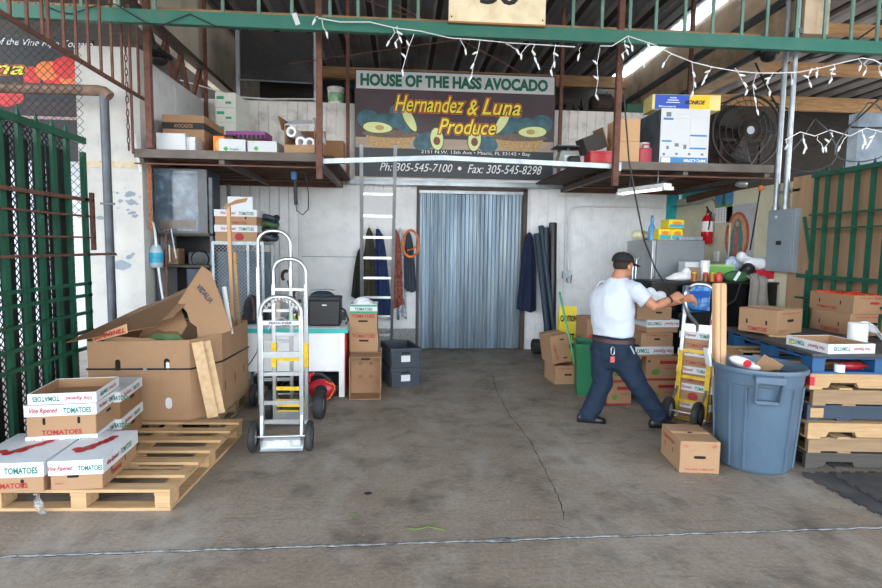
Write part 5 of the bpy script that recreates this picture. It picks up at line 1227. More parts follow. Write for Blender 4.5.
# breaker panel and conduits
XW = XR-.002
p0, p1 = XP(766, 250, XR-.1), XP(793, 250, XR-.1)
zt_, zb2 = XP(766, 211, XR-.1).z, XP(780, 272, XR-.1).z
t = thing('electrical_panel', 'grey electrical breaker panel on the cream wall', 'electrical panel')
b = MB(); b.box(XR-.1, XW, p1.y, p0.y, zb2, zt_); obj('box', b, mat('panel_grey', '#8b98a1', .45, var=.06), t, bevel=.006)
ym = (p0.y+p1.y)/2
b = MB(); b.box(XR-.108, XR-.1005, p1.y+.03, p0.y-.03, zb2+.04, zt_-.04); obj('door', b, MATS['panel_grey'], t, bevel=.003)
b = MB(); b.box(XR-.113, XR-.1085, ym-.04, ym+.05, (zb2+zt_)/2-.05, (zb2+zt_)/2); obj('latch', b, M['ink'], t)
b = MB(); b.box(XR-.110, XR-.1085, ym+.055, ym+.1, zt_-.1, zt_-.07); obj('sticker', b, M['wht'], t)
for k, px in enumerate((776, 785.5)):
    y = XP(px, 200, XR-.06).y
    b = MB(); b.cyl((XR-.06, y, zt_), (XR-.06, y, 6.0), .03, n=12); b.cyl((XR-.06, y, zt_), (XR-.06, y, zt_+.05), .042, n=12)
    tag(obj('conduit', b, M['galv']), ['left galvanised conduit rising from the breaker panel', 'right galvanised conduit rising from the breaker panel'][k], 'conduit')
b = MB(); y0_ = XP(800, 190, XR-.03).y; y1_ = XP(774, 190, XR-.03).y; z_ = XP(786, 191, XR-.03).z; b.box(XR-.03, XR-.002, y0_, y1_, z_-.02, z_+.01); tag(obj('conduit_strap', b, M['galv']), 'short horizontal strut holding the two conduits', 'strut')
# poster, calendars, extinguisher
def onwall(pxa, pya, pxb, pyb, x=XR-.004):
    a_, c_ = XP(pxa, pya, x), XP(pxb, pyb, x); return c_.y, a_.y, c_.z, a_.z
def wpoly(parent, name, pts, m, x):
    b = MB(); b.add([(x, p[0], p[1]) for p in pts], [tuple(range(len(pts)))]); return obj(name, b, m, parent)
y0_, y1_, z0_, z1_ = onwall(727, 206, 753, 263)
t = thing('wall_poster', 'tall poster of a teal robed figure in red oval on cream wall', 'poster')
b = MB(); b.box(XR-.008, XR-.002, y0_, y1_, z0_, z1_); obj('sheet', b, mat('poster_grey', '#b7b9bd', .5, var=.08), t)
yc_, zc_ = (y0_+y1_)/2+.05, (z0_+z1_)/2-.05; wy_, hz_ = (y1_-y0_), (z1_-z0_)
wpoly(t, 'oval_ray', ellp(yc_, zc_, wy_*.42, hz_*.44), mat('poster_red', '#a9503f', .5, var=.3, scale=14), XR-.0086)
wpoly(t, 'oval_field', ellp(yc_, zc_+.01, wy_*.33, hz_*.38), mat('poster_gold', '#c98d62', .5, var=.2, scale=14), XR-.0092)
wpoly(t, 'robe', [(yc_-wy_*.2, zc_-hz_*.32), (yc_+wy_*.2, zc_-hz_*.32), (yc_+wy_*.22, zc_), (yc_+wy_*.1, zc_+hz_*.28), (yc_, zc_+hz_*.33), (yc_-wy_*.1, zc_+hz_*.28), (yc_-wy_*.22, zc_)], mat('poster_teal', '#2f7f7d', .5, var=.25, scale=14), XR-.0098)
wpoly(t, 'gown', [(yc_-wy_*.1, zc_-hz_*.34), (yc_+wy_*.12, zc_-hz_*.34), (yc_+wy_*.08, zc_+hz_*.16), (yc_-wy_*.06, zc_+hz_*.16)], mat('poster_rose', '#a8605c', .5, var=.2, scale=14), XR-.0104)
wpoly(t, 'face', ellp(yc_, zc_+hz_*.23, wy_*.06, hz_*.05), mat('poster_skin', '#c79474', .5), XR-.0104)
y0_, y1_, z0_, z1_ = onwall(716, 189, 732, 222)
t = thing('wall_calendar', 'wall calendar with blue sky picture above white date sheet', 'calendar')
b = MB(); b.box(XR-.008, XR-.002, y0_, y1_, z0_, z0_+(z1_-z0_)*.5); obj('date_sheet', b, M['paper'], t)
b = MB(); b.box(XR-.010, XR-.002, y0_, y1_, z0_+(z1_-z0_)*.5, z1_); obj('picture', b, mat('calendar_blue', '#4f93c0', .5, var=.3, scale=6), t)
ym = (y0_+y1_)/2; zh = z0_+(z1_-z0_)*.72
wpoly(t, 'figure', [(ym-.05, zh-.12), (ym+.05, zh-.12), (ym+.03, zh+.08), (ym, zh+.12), (ym-.03, zh+.08)], mat('calendar_dark', '#2f5a4a', .5), XR-.0106)
wpoly(t, 'grass', [(y0_+.01, zh-.14), (y1_-.01, zh-.14), (y1_-.01, zh-.10), (y0_+.01, zh-.10)], mat('calendar_green', '#6b9c4a', .5), XR-.0104)
b = MB()
for i in range(5):
    for j in range(6): yy = y0_+.03+j*(y1_-y0_-.08)/5; zz_ = z0_+.04+i*.035; b.add([(XR-.0085, yy, zz_), (XR-.0085, yy+.018, zz_), (XR-.0085, yy+.018, zz_+.014), (XR-.0085, yy, zz_+.014)], [(0, 1, 2, 3)])
obj('date_mark', b, M['ink'], t)['kind'] = 'stuff'
y0_, y1_, z0_, z1_ = onwall(717, 224, 729, 262)
t = thing('wall_outlet', 'faint box and cable strip on the wall left of the poster', 'outlet')
b = MB(); b.box(XR-.02, XR-.002, y0_, y0_+.02, z0_, z1_); b.box(XR-.02, XR-.002, y0_+.02, y1_, z1_-.02, z1_); obj('cable_duct', b, mat('cream_block_wall', '#d9d3b8'), t)
b = MB(); b.box(XR-.03, XR-.002, y1_-.1, y1_, z0_, z0_+.15); obj('outlet_plate', b, M['wht'], t)
c = XP(707, 232, XR-.1); t = thing('fire_extinguisher', 'red fire extinguisher with white label hung on the cream wall', 'fire extinguisher', (XR-.1, c.y, XP(707, 244, XR-.1).z))
b = MB(); b.lathe([(.001, 0), (.07, 0), (.08, .02), (.08, .34), (.06, .40), (.03, .42), (.03, .45), (.001, .45)], 24); obj('cylinder', b, mat('extinguisher_red', '#c0161c', .25, var=.05), t)
b = MB(); b.lathe([(.0812, .18), (.0812, .33)], 24, caps=False); obj('label_band', b, M['wht'], t)
b = MB(); b.cyl((0, 0, .45), (0, 0, .5), .02); b.bar((0, 0, .5), (-.06, -.06, .54), .02, .012); b.bar((0, 0, .48), (-.05, -.06, .47), .02, .012); obj('valve', b, M['ink'], t)
b = MB(); b.tube([(0, -.02, .48), (0, -.09, .46), (-.02, -.10, .36), (-.03, -.085, .2)], .01, 6); obj('hose', b, M['cordd'], t)
b = MB(); b.box(.02, .098, -.03, .03, .2, .24); b.box(.082, .098, -.03, .03, .1, .45); obj('bracket', b, M['galv'], t)
# teal tarp strip and timber at top of the right wall
b = MB(); b.box(4.425, XR-.002, 9.0, 9.02, .0, 2.75); tag(obj('teal_tarp', b, mat('teal_tarp', '#2ba8b4', .5, var=.25, scale=5)), 'teal tarpaulin strip filling the gap in the back right corner', 'tarpaulin')
b = MB(); b.box(XR+.03, XR+.06, 7.5, 9.0, 2.53, 2.85); tag(obj('teal_tarp', b, MATS['teal_tarp']), 'teal tarpaulin above the cream wall under right shelf', 'tarpaulin')
b = MB(); b.bar((XR-.03, 8.6, 2.50), (XR-.03, 7.1, 2.58), .04, .1); tag(obj('timber_batten', b, M['plyb']), 'brown sloping timber along the top of the cream wall', 'timber')
b = MB(); b.tube([XP(672, 207, XR-.04), XP(700, 203, XR-.04), XP(712, 199, XR-.04), XP(716, 203, XR-.04)], .015, 7); tag(obj('wall_pipe', b, M['galv']), 'thin grey pipe along the cream wall above extinguisher', 'pipe')
# refrigerator
YF = 6.95
xf0, xf1 = A(650, 300, YF).x, A(702, 300, YF).x; zf = A(670, 240, YF).z
t = thing('refrigerator', 'grey refrigerator with silver doors facing left behind the man', 'refrigerator')
b = MB(); b.box(xf0+.06, xf1, YF, YF+.82, .03, zf); obj('cabinet', b, mat('fridge_grey', '#878c92', .4, .2, var=.06), t, bevel=.01)
sil = mat('fridge_silver', '#b4b9bd', .3, .5, var=.08)
for k, (za, zb3) in enumerate(((.05, .62), (.63, zf-.005))):
    b = MB(); b.box(xf0, xf0+.056, YF+.005, YF+.815, za, zb3); obj('door', b, sil, t, bevel=.012)
for y in (YF+.35, YF+.45):
    b = MB(); b.tube([(xf0-.001, y, .8), (xf0-.05, y, .85), (xf0-.06, y, 1.2), (xf0-.05, y, 1.55), (xf0-.001, y, 1.6)], .014, 8); obj('handle', b, M['alu'], t)
b = MB(); b.box(xf0+.1, xf1-.05, YF+.05, YF+.75, 0, .03); obj('foot', b, M['ink'], t)
g_ = 'yellow and teal paper towel packs on the refrigerator'
def pack(px0, px1, py0, py1, Y, lb, z):
    x0, x1, z0, z1 = pb(px0, py0, px1, py1, Y); h_ = z1-z0
    t = thing('paper_towel_pack', lb, 'paper towels', ((x0+x1)/2, Y, z), 0, g_); W_ = (x1-x0)/2
    b = MB(); b.box(-W_, W_, 0, .25, 0, h_); obj('wrapper', b, mat('pack_yellow', '#ecd22a', .35, var=.05), t, bevel=.015)
    b = MB(); b.box(-W_+.012, W_-.012, -.003, -.001, .015, h_*.45); obj('teal_panel', b, mat('pack_teal', '#25b0c4', .4, var=.1), t)
    b = MB(); b.add([(x, -.005, z_) for x, z_ in ellp(0, h_*.6, W_*.6, h_*.18)], [tuple(range(28))]); obj('logo_patch', b, mat('pack_orange', '#ee8a24', .4), t)
    return h_
h_ = pack(659, 671, 229, 240.5, YF+.1, 'left yellow and teal paper towel pack in the lower row', zf+.001)
pack(671.5, 683, 229.5, 241, YF+.1, 'right yellow and teal paper towel pack in the lower row', zf+.001)
pack(669, 684.5, 221, 230.5, YF+.08, 'topmost yellow and teal paper towel pack on the refrigerator', zf+h_+.004)
b = MB(); q = A(648, 232, YF+.3); b.lathe([(.001, 0), (.045, 0), (.045, .16), (.02, .22), (.02, .3), (.001, .3)], 14); t = tag(obj('spray_bottle', b, mat('blue_bottle', '#4c90cc', .25), loc=(xf0+.12, YF+.3, zf+.001)), 'blue bottle on the left part of the refrigerator top', 'bottle')
b = MB(); b.cyl((0, 0, .3), (0, 0, .33), .014); obj('cap', b, M['blue'], t)
blob('clear bag with yellow packs at the left end of refrigerator top', 'plastic_bag', 'bag', (xf0+.14, YF+.60, zf), [((-.05, 0, .07), (.13, .1, .08)), ((.08, 0, .06), (.1, .09, .06))], mat('yellowish_bag', '#e2dfc0', .35, var=.25, scale=10, bump=1), .015)
b = MB(); b.box(xf1-.34, xf1-.02, YF+.02, YF+.3, zf+.001, zf+.05); t = tag(obj('steel_tray', b, M['galv'], bevel=.006), 'flat grey tray at the right end of the refrigerator top', 'tray')
# black counter
YK = 6.36
zk = A(725, 282, YK).z
t = thing('black_counter', 'tall black counter behind the held hand truck', 'counter')
xk0 = A(652, 300, YK).x
b = MB(); b.box(xk0, XR-.02, YK+.02, YK+.5, .05, zk-.02); obj('cabinet', b, mat('black_gloss', '#0d0e11', .25, var=.3), t)
b = MB(); b.box(xk0-.01, XR-.01, YK, YK+.52, zk-.02, zk); obj('top', b, mat('black_top', '#1a1b1e', .4, var=.2), t)
b = MB(); b.box(xk0+.05, XR-.06, YK+.04, YK+.48, 0, .05); obj('plinth', b, M['ink'], t)
YK2 = YK+.12
def kx(px): return A(px, 280, YK2).x
zk += .002
# items on the counter
b = MB(); x0, x1, z0, z1 = pb(686, 262, 700, 281, YK2+.1)
b.box(x0, x1, YK2+.12, YK2+.28, zk, z1); tag(obj('white_box', b, M['board'], bevel=.004), 'white carton at the back of the black counter', 'box')
x0, x1, z0, z1 = pb(690, 267.5, 700, 281, YK2)
b = MB(); b.box(x0, x1, YK2, YK2+.08, zk, z1); tag(obj('brown_box', b, mat('dull_brown', '#917764', .7)), 'small dull brown carton in front of the white box', 'box')
b = MB(); b.lathe([(.02, 0), (.055, 0), (.055, .25), (.02, .25), (.02, 0)], 24, caps=False); tag(obj('paper_towel_roll', b, M['paper'], loc=(kx(706), YK2+.04, zk)), 'upright white paper towel roll on the black counter', 'paper roll')
def jar(px, lb, bc, cc, r_=.03, h_=.11, y=0):
    t_ = thing('jar', lb, 'jar', (kx(px), YK2-.06+y, zk)); b_ = MB(); b_.lathe([(.001, 0), (r_, 0), (r_, h_*.8), (r_*.8, h_*.85), (.001, h_*.85)], 16); obj('glass', b_, bc, t_)
    b_ = MB(); b_.cyl((0, 0, h_*.85), (0, 0, h_), r_*.85, n=16); obj('lid', b_, cc, t_)
jar(691.5, 'amber jar with yellow lid in front of the brown carton', mat('amber', '#a0622c', .2, var=.3), M['yel'])
jar(702.5, 'first red lidded spice jar below the paper roll', mat('spice_brown', '#8a4a2a', .25, var=.3), M['redp'])
jar(709, 'second spice jar with yellow lid right of the paper roll', mat('spice_orange', '#c06a2a', .25, var=.3), M['yel'], y=-.0)
b = MB(); b.lathe([(.001, 0), (.04, 0), (.045, .06), (.02, .11), (.001, .12)], 14); tag(obj('red_bottle', b, mat('red_white_label', '#d2453a', .35, var=.5, scale=25), loc=(kx(716), YK2-.06, zk)), 'small red and white squeeze bottle beside green container', 'bottle')
blob('crumpled white paper bag at the left end of black counter', 'paper_bag', 'bag', (kx(678), YK2+.02, zk), [((.05, 0, .05), (.14, .08, .055)), ((.12, .02, .10), (.06, .06, .07)), ((-.06, 0, .03), (.09, .07, .03))], mat('paper_bag_white', '#e6e7ea', .6, var=.05, bump=1, bscale=10), .014)
t = thing('green_container', 'green plastic tub with dark green cover on the counter', 'tub', (kx(726), YK2+.12, zk))
b = MB(); W_ = .15; b.box(-.17, .17, 0, .22, 0, .17); obj('tub', b, mat('light_green', '#77b55a', .45), t, bevel=.01)
b = MB(); b.box(-.175, .175, -.005, .225, .17, .20); obj('cover', b, mat('pale_green', '#a8cc84', .5), t, bevel=.008)
blob('dark green folded cloth bag with white stripe on the counter', 'cloth_bag', 'bag', (kx(733), YK2-.05, zk), [((0, 0, .06), (.16, .05, .075)), ((.04, 0, .04), (.16, .05, .04))], mat('dark_green_bag', '#2c5a32', .6, var=.2, bump=.6), .012)
b = MB(); b.ob((kx(731), YK2-.12, zk+.07), (.035, .01, .12), (0, R(30), 0)); tag(obj('white_strap', b, M['paper']), 'white paper sticking out over the dark green bag', 'paper')
x0, x1, z0, z1 = pb(757, 272, 779, 282.5, YK2)
t = thing('red_case', 'flat red box with white base at the right of the counter', 'box', ((x0+x1)/2, YK2, zk)); W_ = (x1-x0)/2
b = MB(); b.box(-W_, W_, 0, .25, .035, .14); obj('case', b, M['redp'], t, bevel=.008)
b = MB(); b.box(-W_, W_, 0, .25, 0, .034); obj('base', b, M['wht'], t)
blob('white plastic bag on top of the red box', 'plastic_bag', 'bag', (kx(763), YK2+.12, zk+.14), [((0, 0, .08), (.19, .1, .085)), ((.1, 0, .06), (.12, .09, .06)), ((-.14, -.02, .14), (.12, .05, .03), (0, .3, 0)), ((-.22, 0, .16), (.06, .06, .07))], mat('white_bag2', '#dde0e6', .35, var=.1, bump=1.2, bscale=9), .014)
blob('black cloth bundle under the white plastic bag', 'cloth_bundle', 'cloth', (kx(746), YK2+.05, zk), [((0, 0, .08), (.09, .08, .09)), ((.05, 0, .16), (.08, .07, .07))], M['black'], .014)
blob('blue and white crumpled bag behind the black bundle', 'printed_bag', 'bag', (kx(742), YK2+.22, zk), [((0, 0, .2), (.10, .07, .11)), ((0, 0, .08), (.09, .07, .1))], mat('blue_white_bag', '#a7b7d0', .4, var=.5, scale=14, bump=1), .014)
# grey jacket draped over front
t = thing('grey_jacket', 'grey jacket draped over the front edge of the counter', 'jacket', (0, 0, 0))
xa, xb = kx(739), kx(759)
def jf(u, v):
    x = xa+(xb-xa)*u+.06*v+.012*math.sin(v*6+u*2)
    s_ = v*.95
    if s_ < .3: return (x, YK+.30-s_, zk+.06+.03*math.sin(u*PI)+.008*math.sin(u*14))
    d_ = s_-.3; return (x*1.0, YK-.035-.018*math.sin(u*16+v*3), zk+.05-d_*.82-.05*math.sin(u*3))
b = MB(); b.grid(jf, 36, 26); obj('cloth', b, mat('grey_cloth', '#8d8780', .9, var=.12, bump=.4), t, solid=.012, smooth=180)
# bottled water pack hung before the counter
t = thing('water_pack', 'blue shrink wrapped pack of bottled water in front of counter', 'bottles', (A(699, 298, 6.2).x, 6.2, A(699, 313, 6.2).z))
b = MB(); b.box(-.15, .15, 0, .12, 0, .32); obj('wrap', b, mat('blue_wrap', '#3f86cf', .2, var=.4, scale=9, dirt='#dfe9f4', dirt_amt=.8, dscale=7), t, bevel=.02)
b = MB(); b.box(-.12, .12, -.004, -.001, .18, .26); obj('panel', b, mat('wrap_blue', '#1d5cb4', .3), t)
zst = A(699, 313, 6.2).z
b = MB(); b.box(-.25, .3, 0, .14, 0, zst-.003); tag(obj('stool_box', b, M['black'], loc=(A(699, 298, 6.2).x, 6.18, 0)), 'black crate carrying the blue water pack in front of counter', 'crate')
# ---- stacks behind the man
def leafbox(label, px0, px1, Y, z, h_, d_=.34, rz=0, group='avocado cartons with red band behind the man', near=None):
    x0, x1 = A(px0, 380, Y).x, A(px1, 380, Y).x; W_ = x1-x0
    t = carton(label, ((x0+x1)/2, Y, z), rz, W_, d_, h_, group=group, holes=[('front', -W_*.42, h_*.8, .03, .02)], seam=False)
    b = MB(); b.box(-W_/2-.001, W_/2+.001, -.0015, .1, 0, .02); obj('red_base', b, M['red'], t)
    b = MB(); b.box(-W_*.12, W_*.42, -.003, -.001, h_*.68, h_*.82); obj('red_band', b, M['red'], t)
    b = MB(); b.add([(x, -.002, z_) for x, z_ in ellp(-W_*.22, h_*.36, W_*.12, h_*.12, .3)], [tuple(range(28))]); obj('leaf_print', b, mat('leaf_print2', '#5f8a35', .6, var=.3), t)
    text(t, 'AVOCADOS', M['red'], (W_*.2, -.003, h_*.5), W_*.35, h_*.07, bold=.02)
    return z+h_+.003
YZ = 5.75
h1 = A(660, 371, YZ).z
z_ = leafbox('lower avocado carton with red band right behind the man', 645, 681, YZ, 0, .265)
z_ = leafbox('second avocado carton stacked on the lower one behind the man', 645.5, 681, YZ, z_, .265)
za_ = z_
t = carton('white lidded carton across the top of the avocado cartons', (A(650, 350, YZ).x, YZ-.02, za_), R(3), .50, .36, .10, lid=.075, tex=vr_flip('front', 0, .065, 1.5))
t = carton('kraft tomato carton above the avocado cartons, behind his elbow', (A(657, 340, YZ).x, YZ, za_+.108), R(0), .36, .34, .15, tex=[('front', 'TOMATOES', 0, .12, .25, .02, 'red', {})], holes=[('front', 0, .08, .07, .02)])
t = carton('white lidded carton with reversed lettering just below his elbow', (A(659, 335, YZ).x+.03, YZ-.01, za_+.262), R(4), .36, .34, .13, lid=.07, tex=vr_flip('front', 0, .1, 1.1))
t = carton('uppermost brown carton under the white bag, behind the arm', (A(652, 325, YZ).x+.02, YZ+.0, za_+.400), R(-3), .38, .32, .14, tex=[], holes=[('front', .05, .08, .07, .02)])
blob('white plastic bags heaped on the uppermost carton behind the arm', 'plastic_bag', 'bag', (A(658, 308, YZ).x, YZ+.16, za_+.545), [((0, 0, .06), (.17, .12, .06)), ((-.02, 0, .12), (.07, .06, .08)), ((.1, 0, .1), (.06, .08, .06))], mat('white_bag3', '#e6e9ee', .35, var=.06, bump=1.2, bscale=9), .014)
z_ = leafbox('avocado carton on the floor between the legs of the man', 609, 632, 5.72, 0, .25, group=None)
z_ = leafbox('avocado carton stacked on the one behind the legs of the man', 609.5, 633, 5.74, z_, .25, group=None)
t = carton('white lidded carton on the left avocado stack behind the man', (A(622, 350, 5.74).x+.02, 5.74, z_), 0, .42, .34, .13, lid=.08, tex=vr_flip('front', .05, .09, 1.2))
for k in range(3):
    x0, x1 = A(586.5, 340, 6.75).x, A(606, 340, 6.75).x
    t = carton(['bottom', 'middle', 'top'][k]+' brown carton of the stack behind the green bin', ((x0+x1)/2, 6.75, k*.273), R(2), x1-x0, .4, .27, holes=[('front', -.05, .2, .02, .05)], group='brown cartons behind the green bin')
b = MB(); c = A(590, 343, 6.6); b.ell((0, 0, 0), (.04, .03, .045), 10, 7); b.ell((.02, 0, .03), (.03, .03, .03), 10, 7); tag(obj('red_glove', b, M['redp'], loc=(c.x, 6.60, .58)), 'small red cloth hanging beside the belt of the man', 'cloth')
# ---- held hand truck with load
YH = 4.98
base = G(689, 417, 0)
ph = A(699, 284, YH+.12)
HT = 1.36
ang_ = R(-46)
ht = handtruck('yellow and silver hand truck gripped by the man', (2.865, 5.13, .0), ang_, .27, 1.37, M['alu'], M['yel'], .125, [(.20, .03, 1), (.44, .03, 1), (.70, .03, 1), (.93, .08, 0)], wy=-.24, lower=(.06, .70), lh=.94, ww=.06, plate='back', wo=.0)
ht.rotation_euler = (R(-6), 0, ang_)
b = MB(); b.tube([(-.11, -.0, 1.33), (-.10, -.10, 1.33), (-.09, -.18, 1.27), (-.08, -.19, 1.17), (-.06, -.15, 1.07), (-.03, -.06, 1.01), (0, -.01, .96), (0, -.0, .90)], .018, 10); obj('grip_tube', b, M['alu'], ht)
b = MB(); b.box(.112, .158, -.025, .025, .98, 1.03); obj('collar', b, mat('maroon_tape', '#7d3440', .5), ht)
mw = Matrix.Translation(ht.location) @ ht.rotation_euler.to_matrix().to_4x4()
zc = .025
for k in range(5):
    p = mw @ Vector((.0, .03, zc)); 
    t = carton(['bottom white lidded tomato carton loaded on the held hand truck', 'second lidded tomato carton up on the held hand truck', 'third lidded tomato carton up on the held hand truck', 'fourth lidded tomato carton up on the held hand truck', 'top lidded tomato carton loaded on the held hand truck'][k], p, 0, .34, .24, .165, lid=.06, rot=ht.rotation_euler.copy(), group='tomato cartons on the held hand truck', tex=vr('front', 0, .138, 1.0)+([('front', 'TOMATOES', 0, .04, .2, .035, 'red', TOM)] if k != 1 else []))
    if k == 1:
        b = MB(); b.add([(x, -.002, z) for x, z in ellp(.0, .05, .05, .042)], [tuple(range(28))]); obj('tomato_print', b, M['red'], t)
    zc += .173
# ============================================================ ON THE SHELVES
ZS = 2.742
def sbox(lb, px0, px1, ytop, Y, d_, m='kraft', z=ZS, rz=0, name='storage_box', cat='box', group=None, **k):
    x0, x1 = A(px0, ytop, Y).x, A(px1, ytop, Y).x; h_ = A((px0+px1)/2, ytop, Y).z-z
    t = carton(lb, ((x0+x1)/2, Y, z), rz, x1-x0, d_, h_, m=m, name=name, cat=cat, group=group, **k)
    return t, h_, (x1-x0)
t, h_, w_ = sbox('large brown avocado carton with black stripe at left end of the shelf', 162, 204, 115, 7.0, .75, z=ZS, seam=False)
b = MB(); b.box(-w_/2-.002, w_/2+.002, -.002, .752, h_*.66, h_*.82); obj('black_stripe', b, M['ink'], t)
text(t, 'AVOCADOS', M['kraft'], (0, -.004, h_*.74), w_*.45, .045, bold=.02)
sbox('white carton pair in front of the large striped carton', 156, 185, 133, 6.68, .30, m=M['board'], seam=True)
sbox('second white carton squeezed right beside the white pair', 185.5, 195, 137, 6.72, .25, m=M['board'])
g_ = 'green marked white cartons stacked behind the others'
zz = ZS; 
for k in range(5):
    x0, x1 = A(215, 110, 7.9).x, A(236, 110, 7.9).x
    t = carton(['lowest', 'second lowest', 'middle', 'second highest', 'highest'][k]+' white carton with green mark in the tall stack on left shelf', ((x0+x1)/2, 7.9, zz), R(-4), x1-x0, .55, .20, m=mat('offwhite_board', '#cfd2cb', .65, var=.05), seam=False)
    b = MB(); b.box(-.12, -.02, -.002, -.0005, .11, .15); b.box(.0, .08, -.002, -.0005, .05, .08); obj('green_mark', b, mat('green_band_print', '#2f9a6e'), t); zz += .202
t, h_, w_ = sbox('orange printed box beside the white cartons on left shelf', 213, 224, 136, 6.75, .35, m=mat('orange_print', '#e8812a', .6, var=.2))
b = MB(); b.add([(x, -.002, z) for x, z in ellp(0, h_*.5, w_*.3, h_*.3)], [tuple(range(28))]); obj('print', b, mat('orange_light_print', '#f3b45a', .6), t)
t, h_, w_ = sbox('white carton with green logo on the left shelf edge, front', 219, 245, 139, 6.66, .55, m=M['board'], rz=R(6))
b = MB(); b.add([(-.10, -.002, .05), (-.07, -.002, .08), (-.04, -.002, .05), (-.07, -.002, .02)], [(0, 1, 2, 3)]); obj('logo', b, mat('logo_green', '#3fae3a', .6), t); text(t, 'fresh', M['grn'], (.02, -.003, .05), .1, .03)
t, h_, w_ = sbox('second white carton with green logo right of the first one', 247, 277, 141, 6.7, .45, m=M['board'], rz=R(-3))
b = MB(); b.add([(-.10, -.002, .07), (-.07, -.002, .10), (-.04, -.002, .07), (-.07, -.002, .04)], [(0, 1, 2, 3)]); obj('logo', b, mat('logo_green', '#3fae3a', .6), t)
zz = ZS+.165
t = thing('purple_tray', 'purple and black produce tray lying on the white cartons', 'tray', (A(245, 136, 7.2).x, 7.22, A(245, 139, 7.2).z), R(-4))
b = MB(); b.box(-.25, .25, 0, .3, 0, .10); obj('tray', b, mat('purple_board', '#8b3f86', .55, var=.2), t, bevel=.005)
b = MB(); 
for k in range(9): b.box(-.24+k*.055, -.205+k*.055, -.012, -.002, .0, .055)
obj('slotted_edge', b, M['ink'], t)['kind'] = 'stuff'
tz_ = t.location.z
b = MB(); b.box(-.24, .24, 0, .30, 0, tz_-ZS-.003); tag(obj('storage_box', b, M['kraftd'], loc=(t.location.x, 7.23, ZS)), 'brown carton directly beneath the purple tray on the left shelf', 'box')
b = MB(); b.box(-.12, .12, 0, .1, 0, .03); o = tag(obj('dark_tray', b, M['ink'], loc=(A(223, 138, 7.15).x, 7.15, A(223, 137, 7.15).z)), 'flat black tray edge above the orange box', 'tray')
b = MB(); b.box(-.12, .12, 0, .3, 0, o.location.z-ZS-.002); tag(obj('storage_box', b, M['kraftd'], loc=(o.location.x, 7.16, ZS)), 'brown carton below the black tray edge behind the orange box', 'box')
# open carton with paper rolls
t = thing('open_carton', 'open carton with three white paper rolls at the shelf corner', 'box', (A(300, 158, 6.6).x, 6.6, ZS+.015), R(-8))
W_ = .36
b = MB(); b.box(-W_/2, W_/2, -.02, .45, 0, .008); b.box(-W_/2, W_/2, -.02, -.012, .008, .09); b.box(-W_/2, -W_/2+.008, -.012, .45, .008, .34); b.box(W_/2-.008, W_/2, -.012, .45, .008, .30); b.box(-W_/2, W_/2, .45, .458, 0, .34); obj('body', b, M['kraft'], t)
b = MB(); b.ob((-W_/2-.03, .1, .33), (.006, .34, .16), (0, R(-14), 0)); obj('flap', b, M['kraftd'], t)
b = MB(); b.ob((0, .12, .37), (W_, .30, .006), (R(22), 0, 0)); b.ob((W_/2+.02, .1, .27), (.006, .34, .26), (0, R(-14), 0)); obj('white_flap', b, M['board'], t)
for k, (x, z) in enumerate(((-.11, .245), (0, .13), (.105, .12))):
    b = MB(); b.lathe([(.035, 0), (.06, 0), (.06, .4), (.035, .4), (.035, 0)], 20, c=(x+.0, .02, z), axis='y', caps=False); p = t.matrix_basis @ Vector((0, 0, 0))
    o = obj('paper_roll', b, M['paper'], None, loc=t.location[:], rz=t.rotation_euler[2]); tag(o, ['upper left white paper roll in the open shelf carton', 'middle white paper roll in the open shelf carton', 'right white paper roll in the open shelf carton'][k], 'roll')
b = MB(); b.ob((0, 0, .12), (.3, .3, .24)); tag(obj('storage_box', b, M['kraftd'], loc=(A(331, 152, 7.0).x, 7.15, ZS)), 'brown carton behind the hanger post at the left shelf end', 'box')
b = MB(); b.ob((0, 0, .1), (.25, .3, .2)); tag(obj('storage_box', b, M['kraftd'], loc=(A(283, 150, 7.3).x, 7.4, ZS)), 'brown carton behind the open carton of paper rolls', 'box')
# black mesh screen on the cold room roof, bucket etc
t = thing('mesh_screen', 'large black mesh screen between two grey posts above left shelf', 'screen')
x0, x1, z0, z1 = pb(238, 30, 313, 83, 9.15)
b = MB(); b.box(x0, x1, 9.15, 9.17, z0, z1); obj('screen', b, mat('black_mesh', '#2a2a2c', .7, var=.3, scale=30, dirt='#4c4b4b', dirt_amt=.5, dscale=2), t)
for x in (x0, x1+.05): b = MB(); b.box(x-.03, x+.03, 9.1, 9.14, 3.935, 5.3); obj('post', b, M['galv'], t)
b = MB(); b.tube([(x0, 9.1, z0-.0), (x1, 9.1, z0-.02)], .012, 6); b.tube([(x0-.1, 9.08, 4.0), ((x0+x1)/2, 9.08, 3.95), (x1+.1, 9.08, 3.96)], .012, 6); obj('bottom_wire', b, M['galv'], t)
def roofz(): return 3.935
c = A(336, 94, 9.3)
t = thing('paint_bucket', 'white plastic bucket with green print on the cold room roof', 'bucket', (c.x, 9.3, 3.905))
b = MB(); b.lathe([(.001, 0), (.12, 0), (.135, .30), (.145, .30), (.145, .33), (.12, .34), (.001, .34)], 24); obj('bucket', b, M['wht'], t)
b = MB(); b.lathe([(.128, .10), (.134, .24)], 24, caps=False); obj('print_band', b, mat('bucket_print', '#9fc9a0', .5, var=.5, scale=12), t)
c = A(347, 92, 9.3); b = MB(); b.lathe([(.001, 0), (.06, 0), (.06, .3), (.03, .33), (.001, .33)], 14); t = tag(obj('blue_bottle', b, M['ink'], loc=(c.x+.05, 9.3, 3.905)), 'dark bottle with blue cap beside the white bucket', 'bottle'); b = MB(); b.cyl((0, 0, .33), (0, 0, .38), .06); obj('cap', b, M['blue'], t)
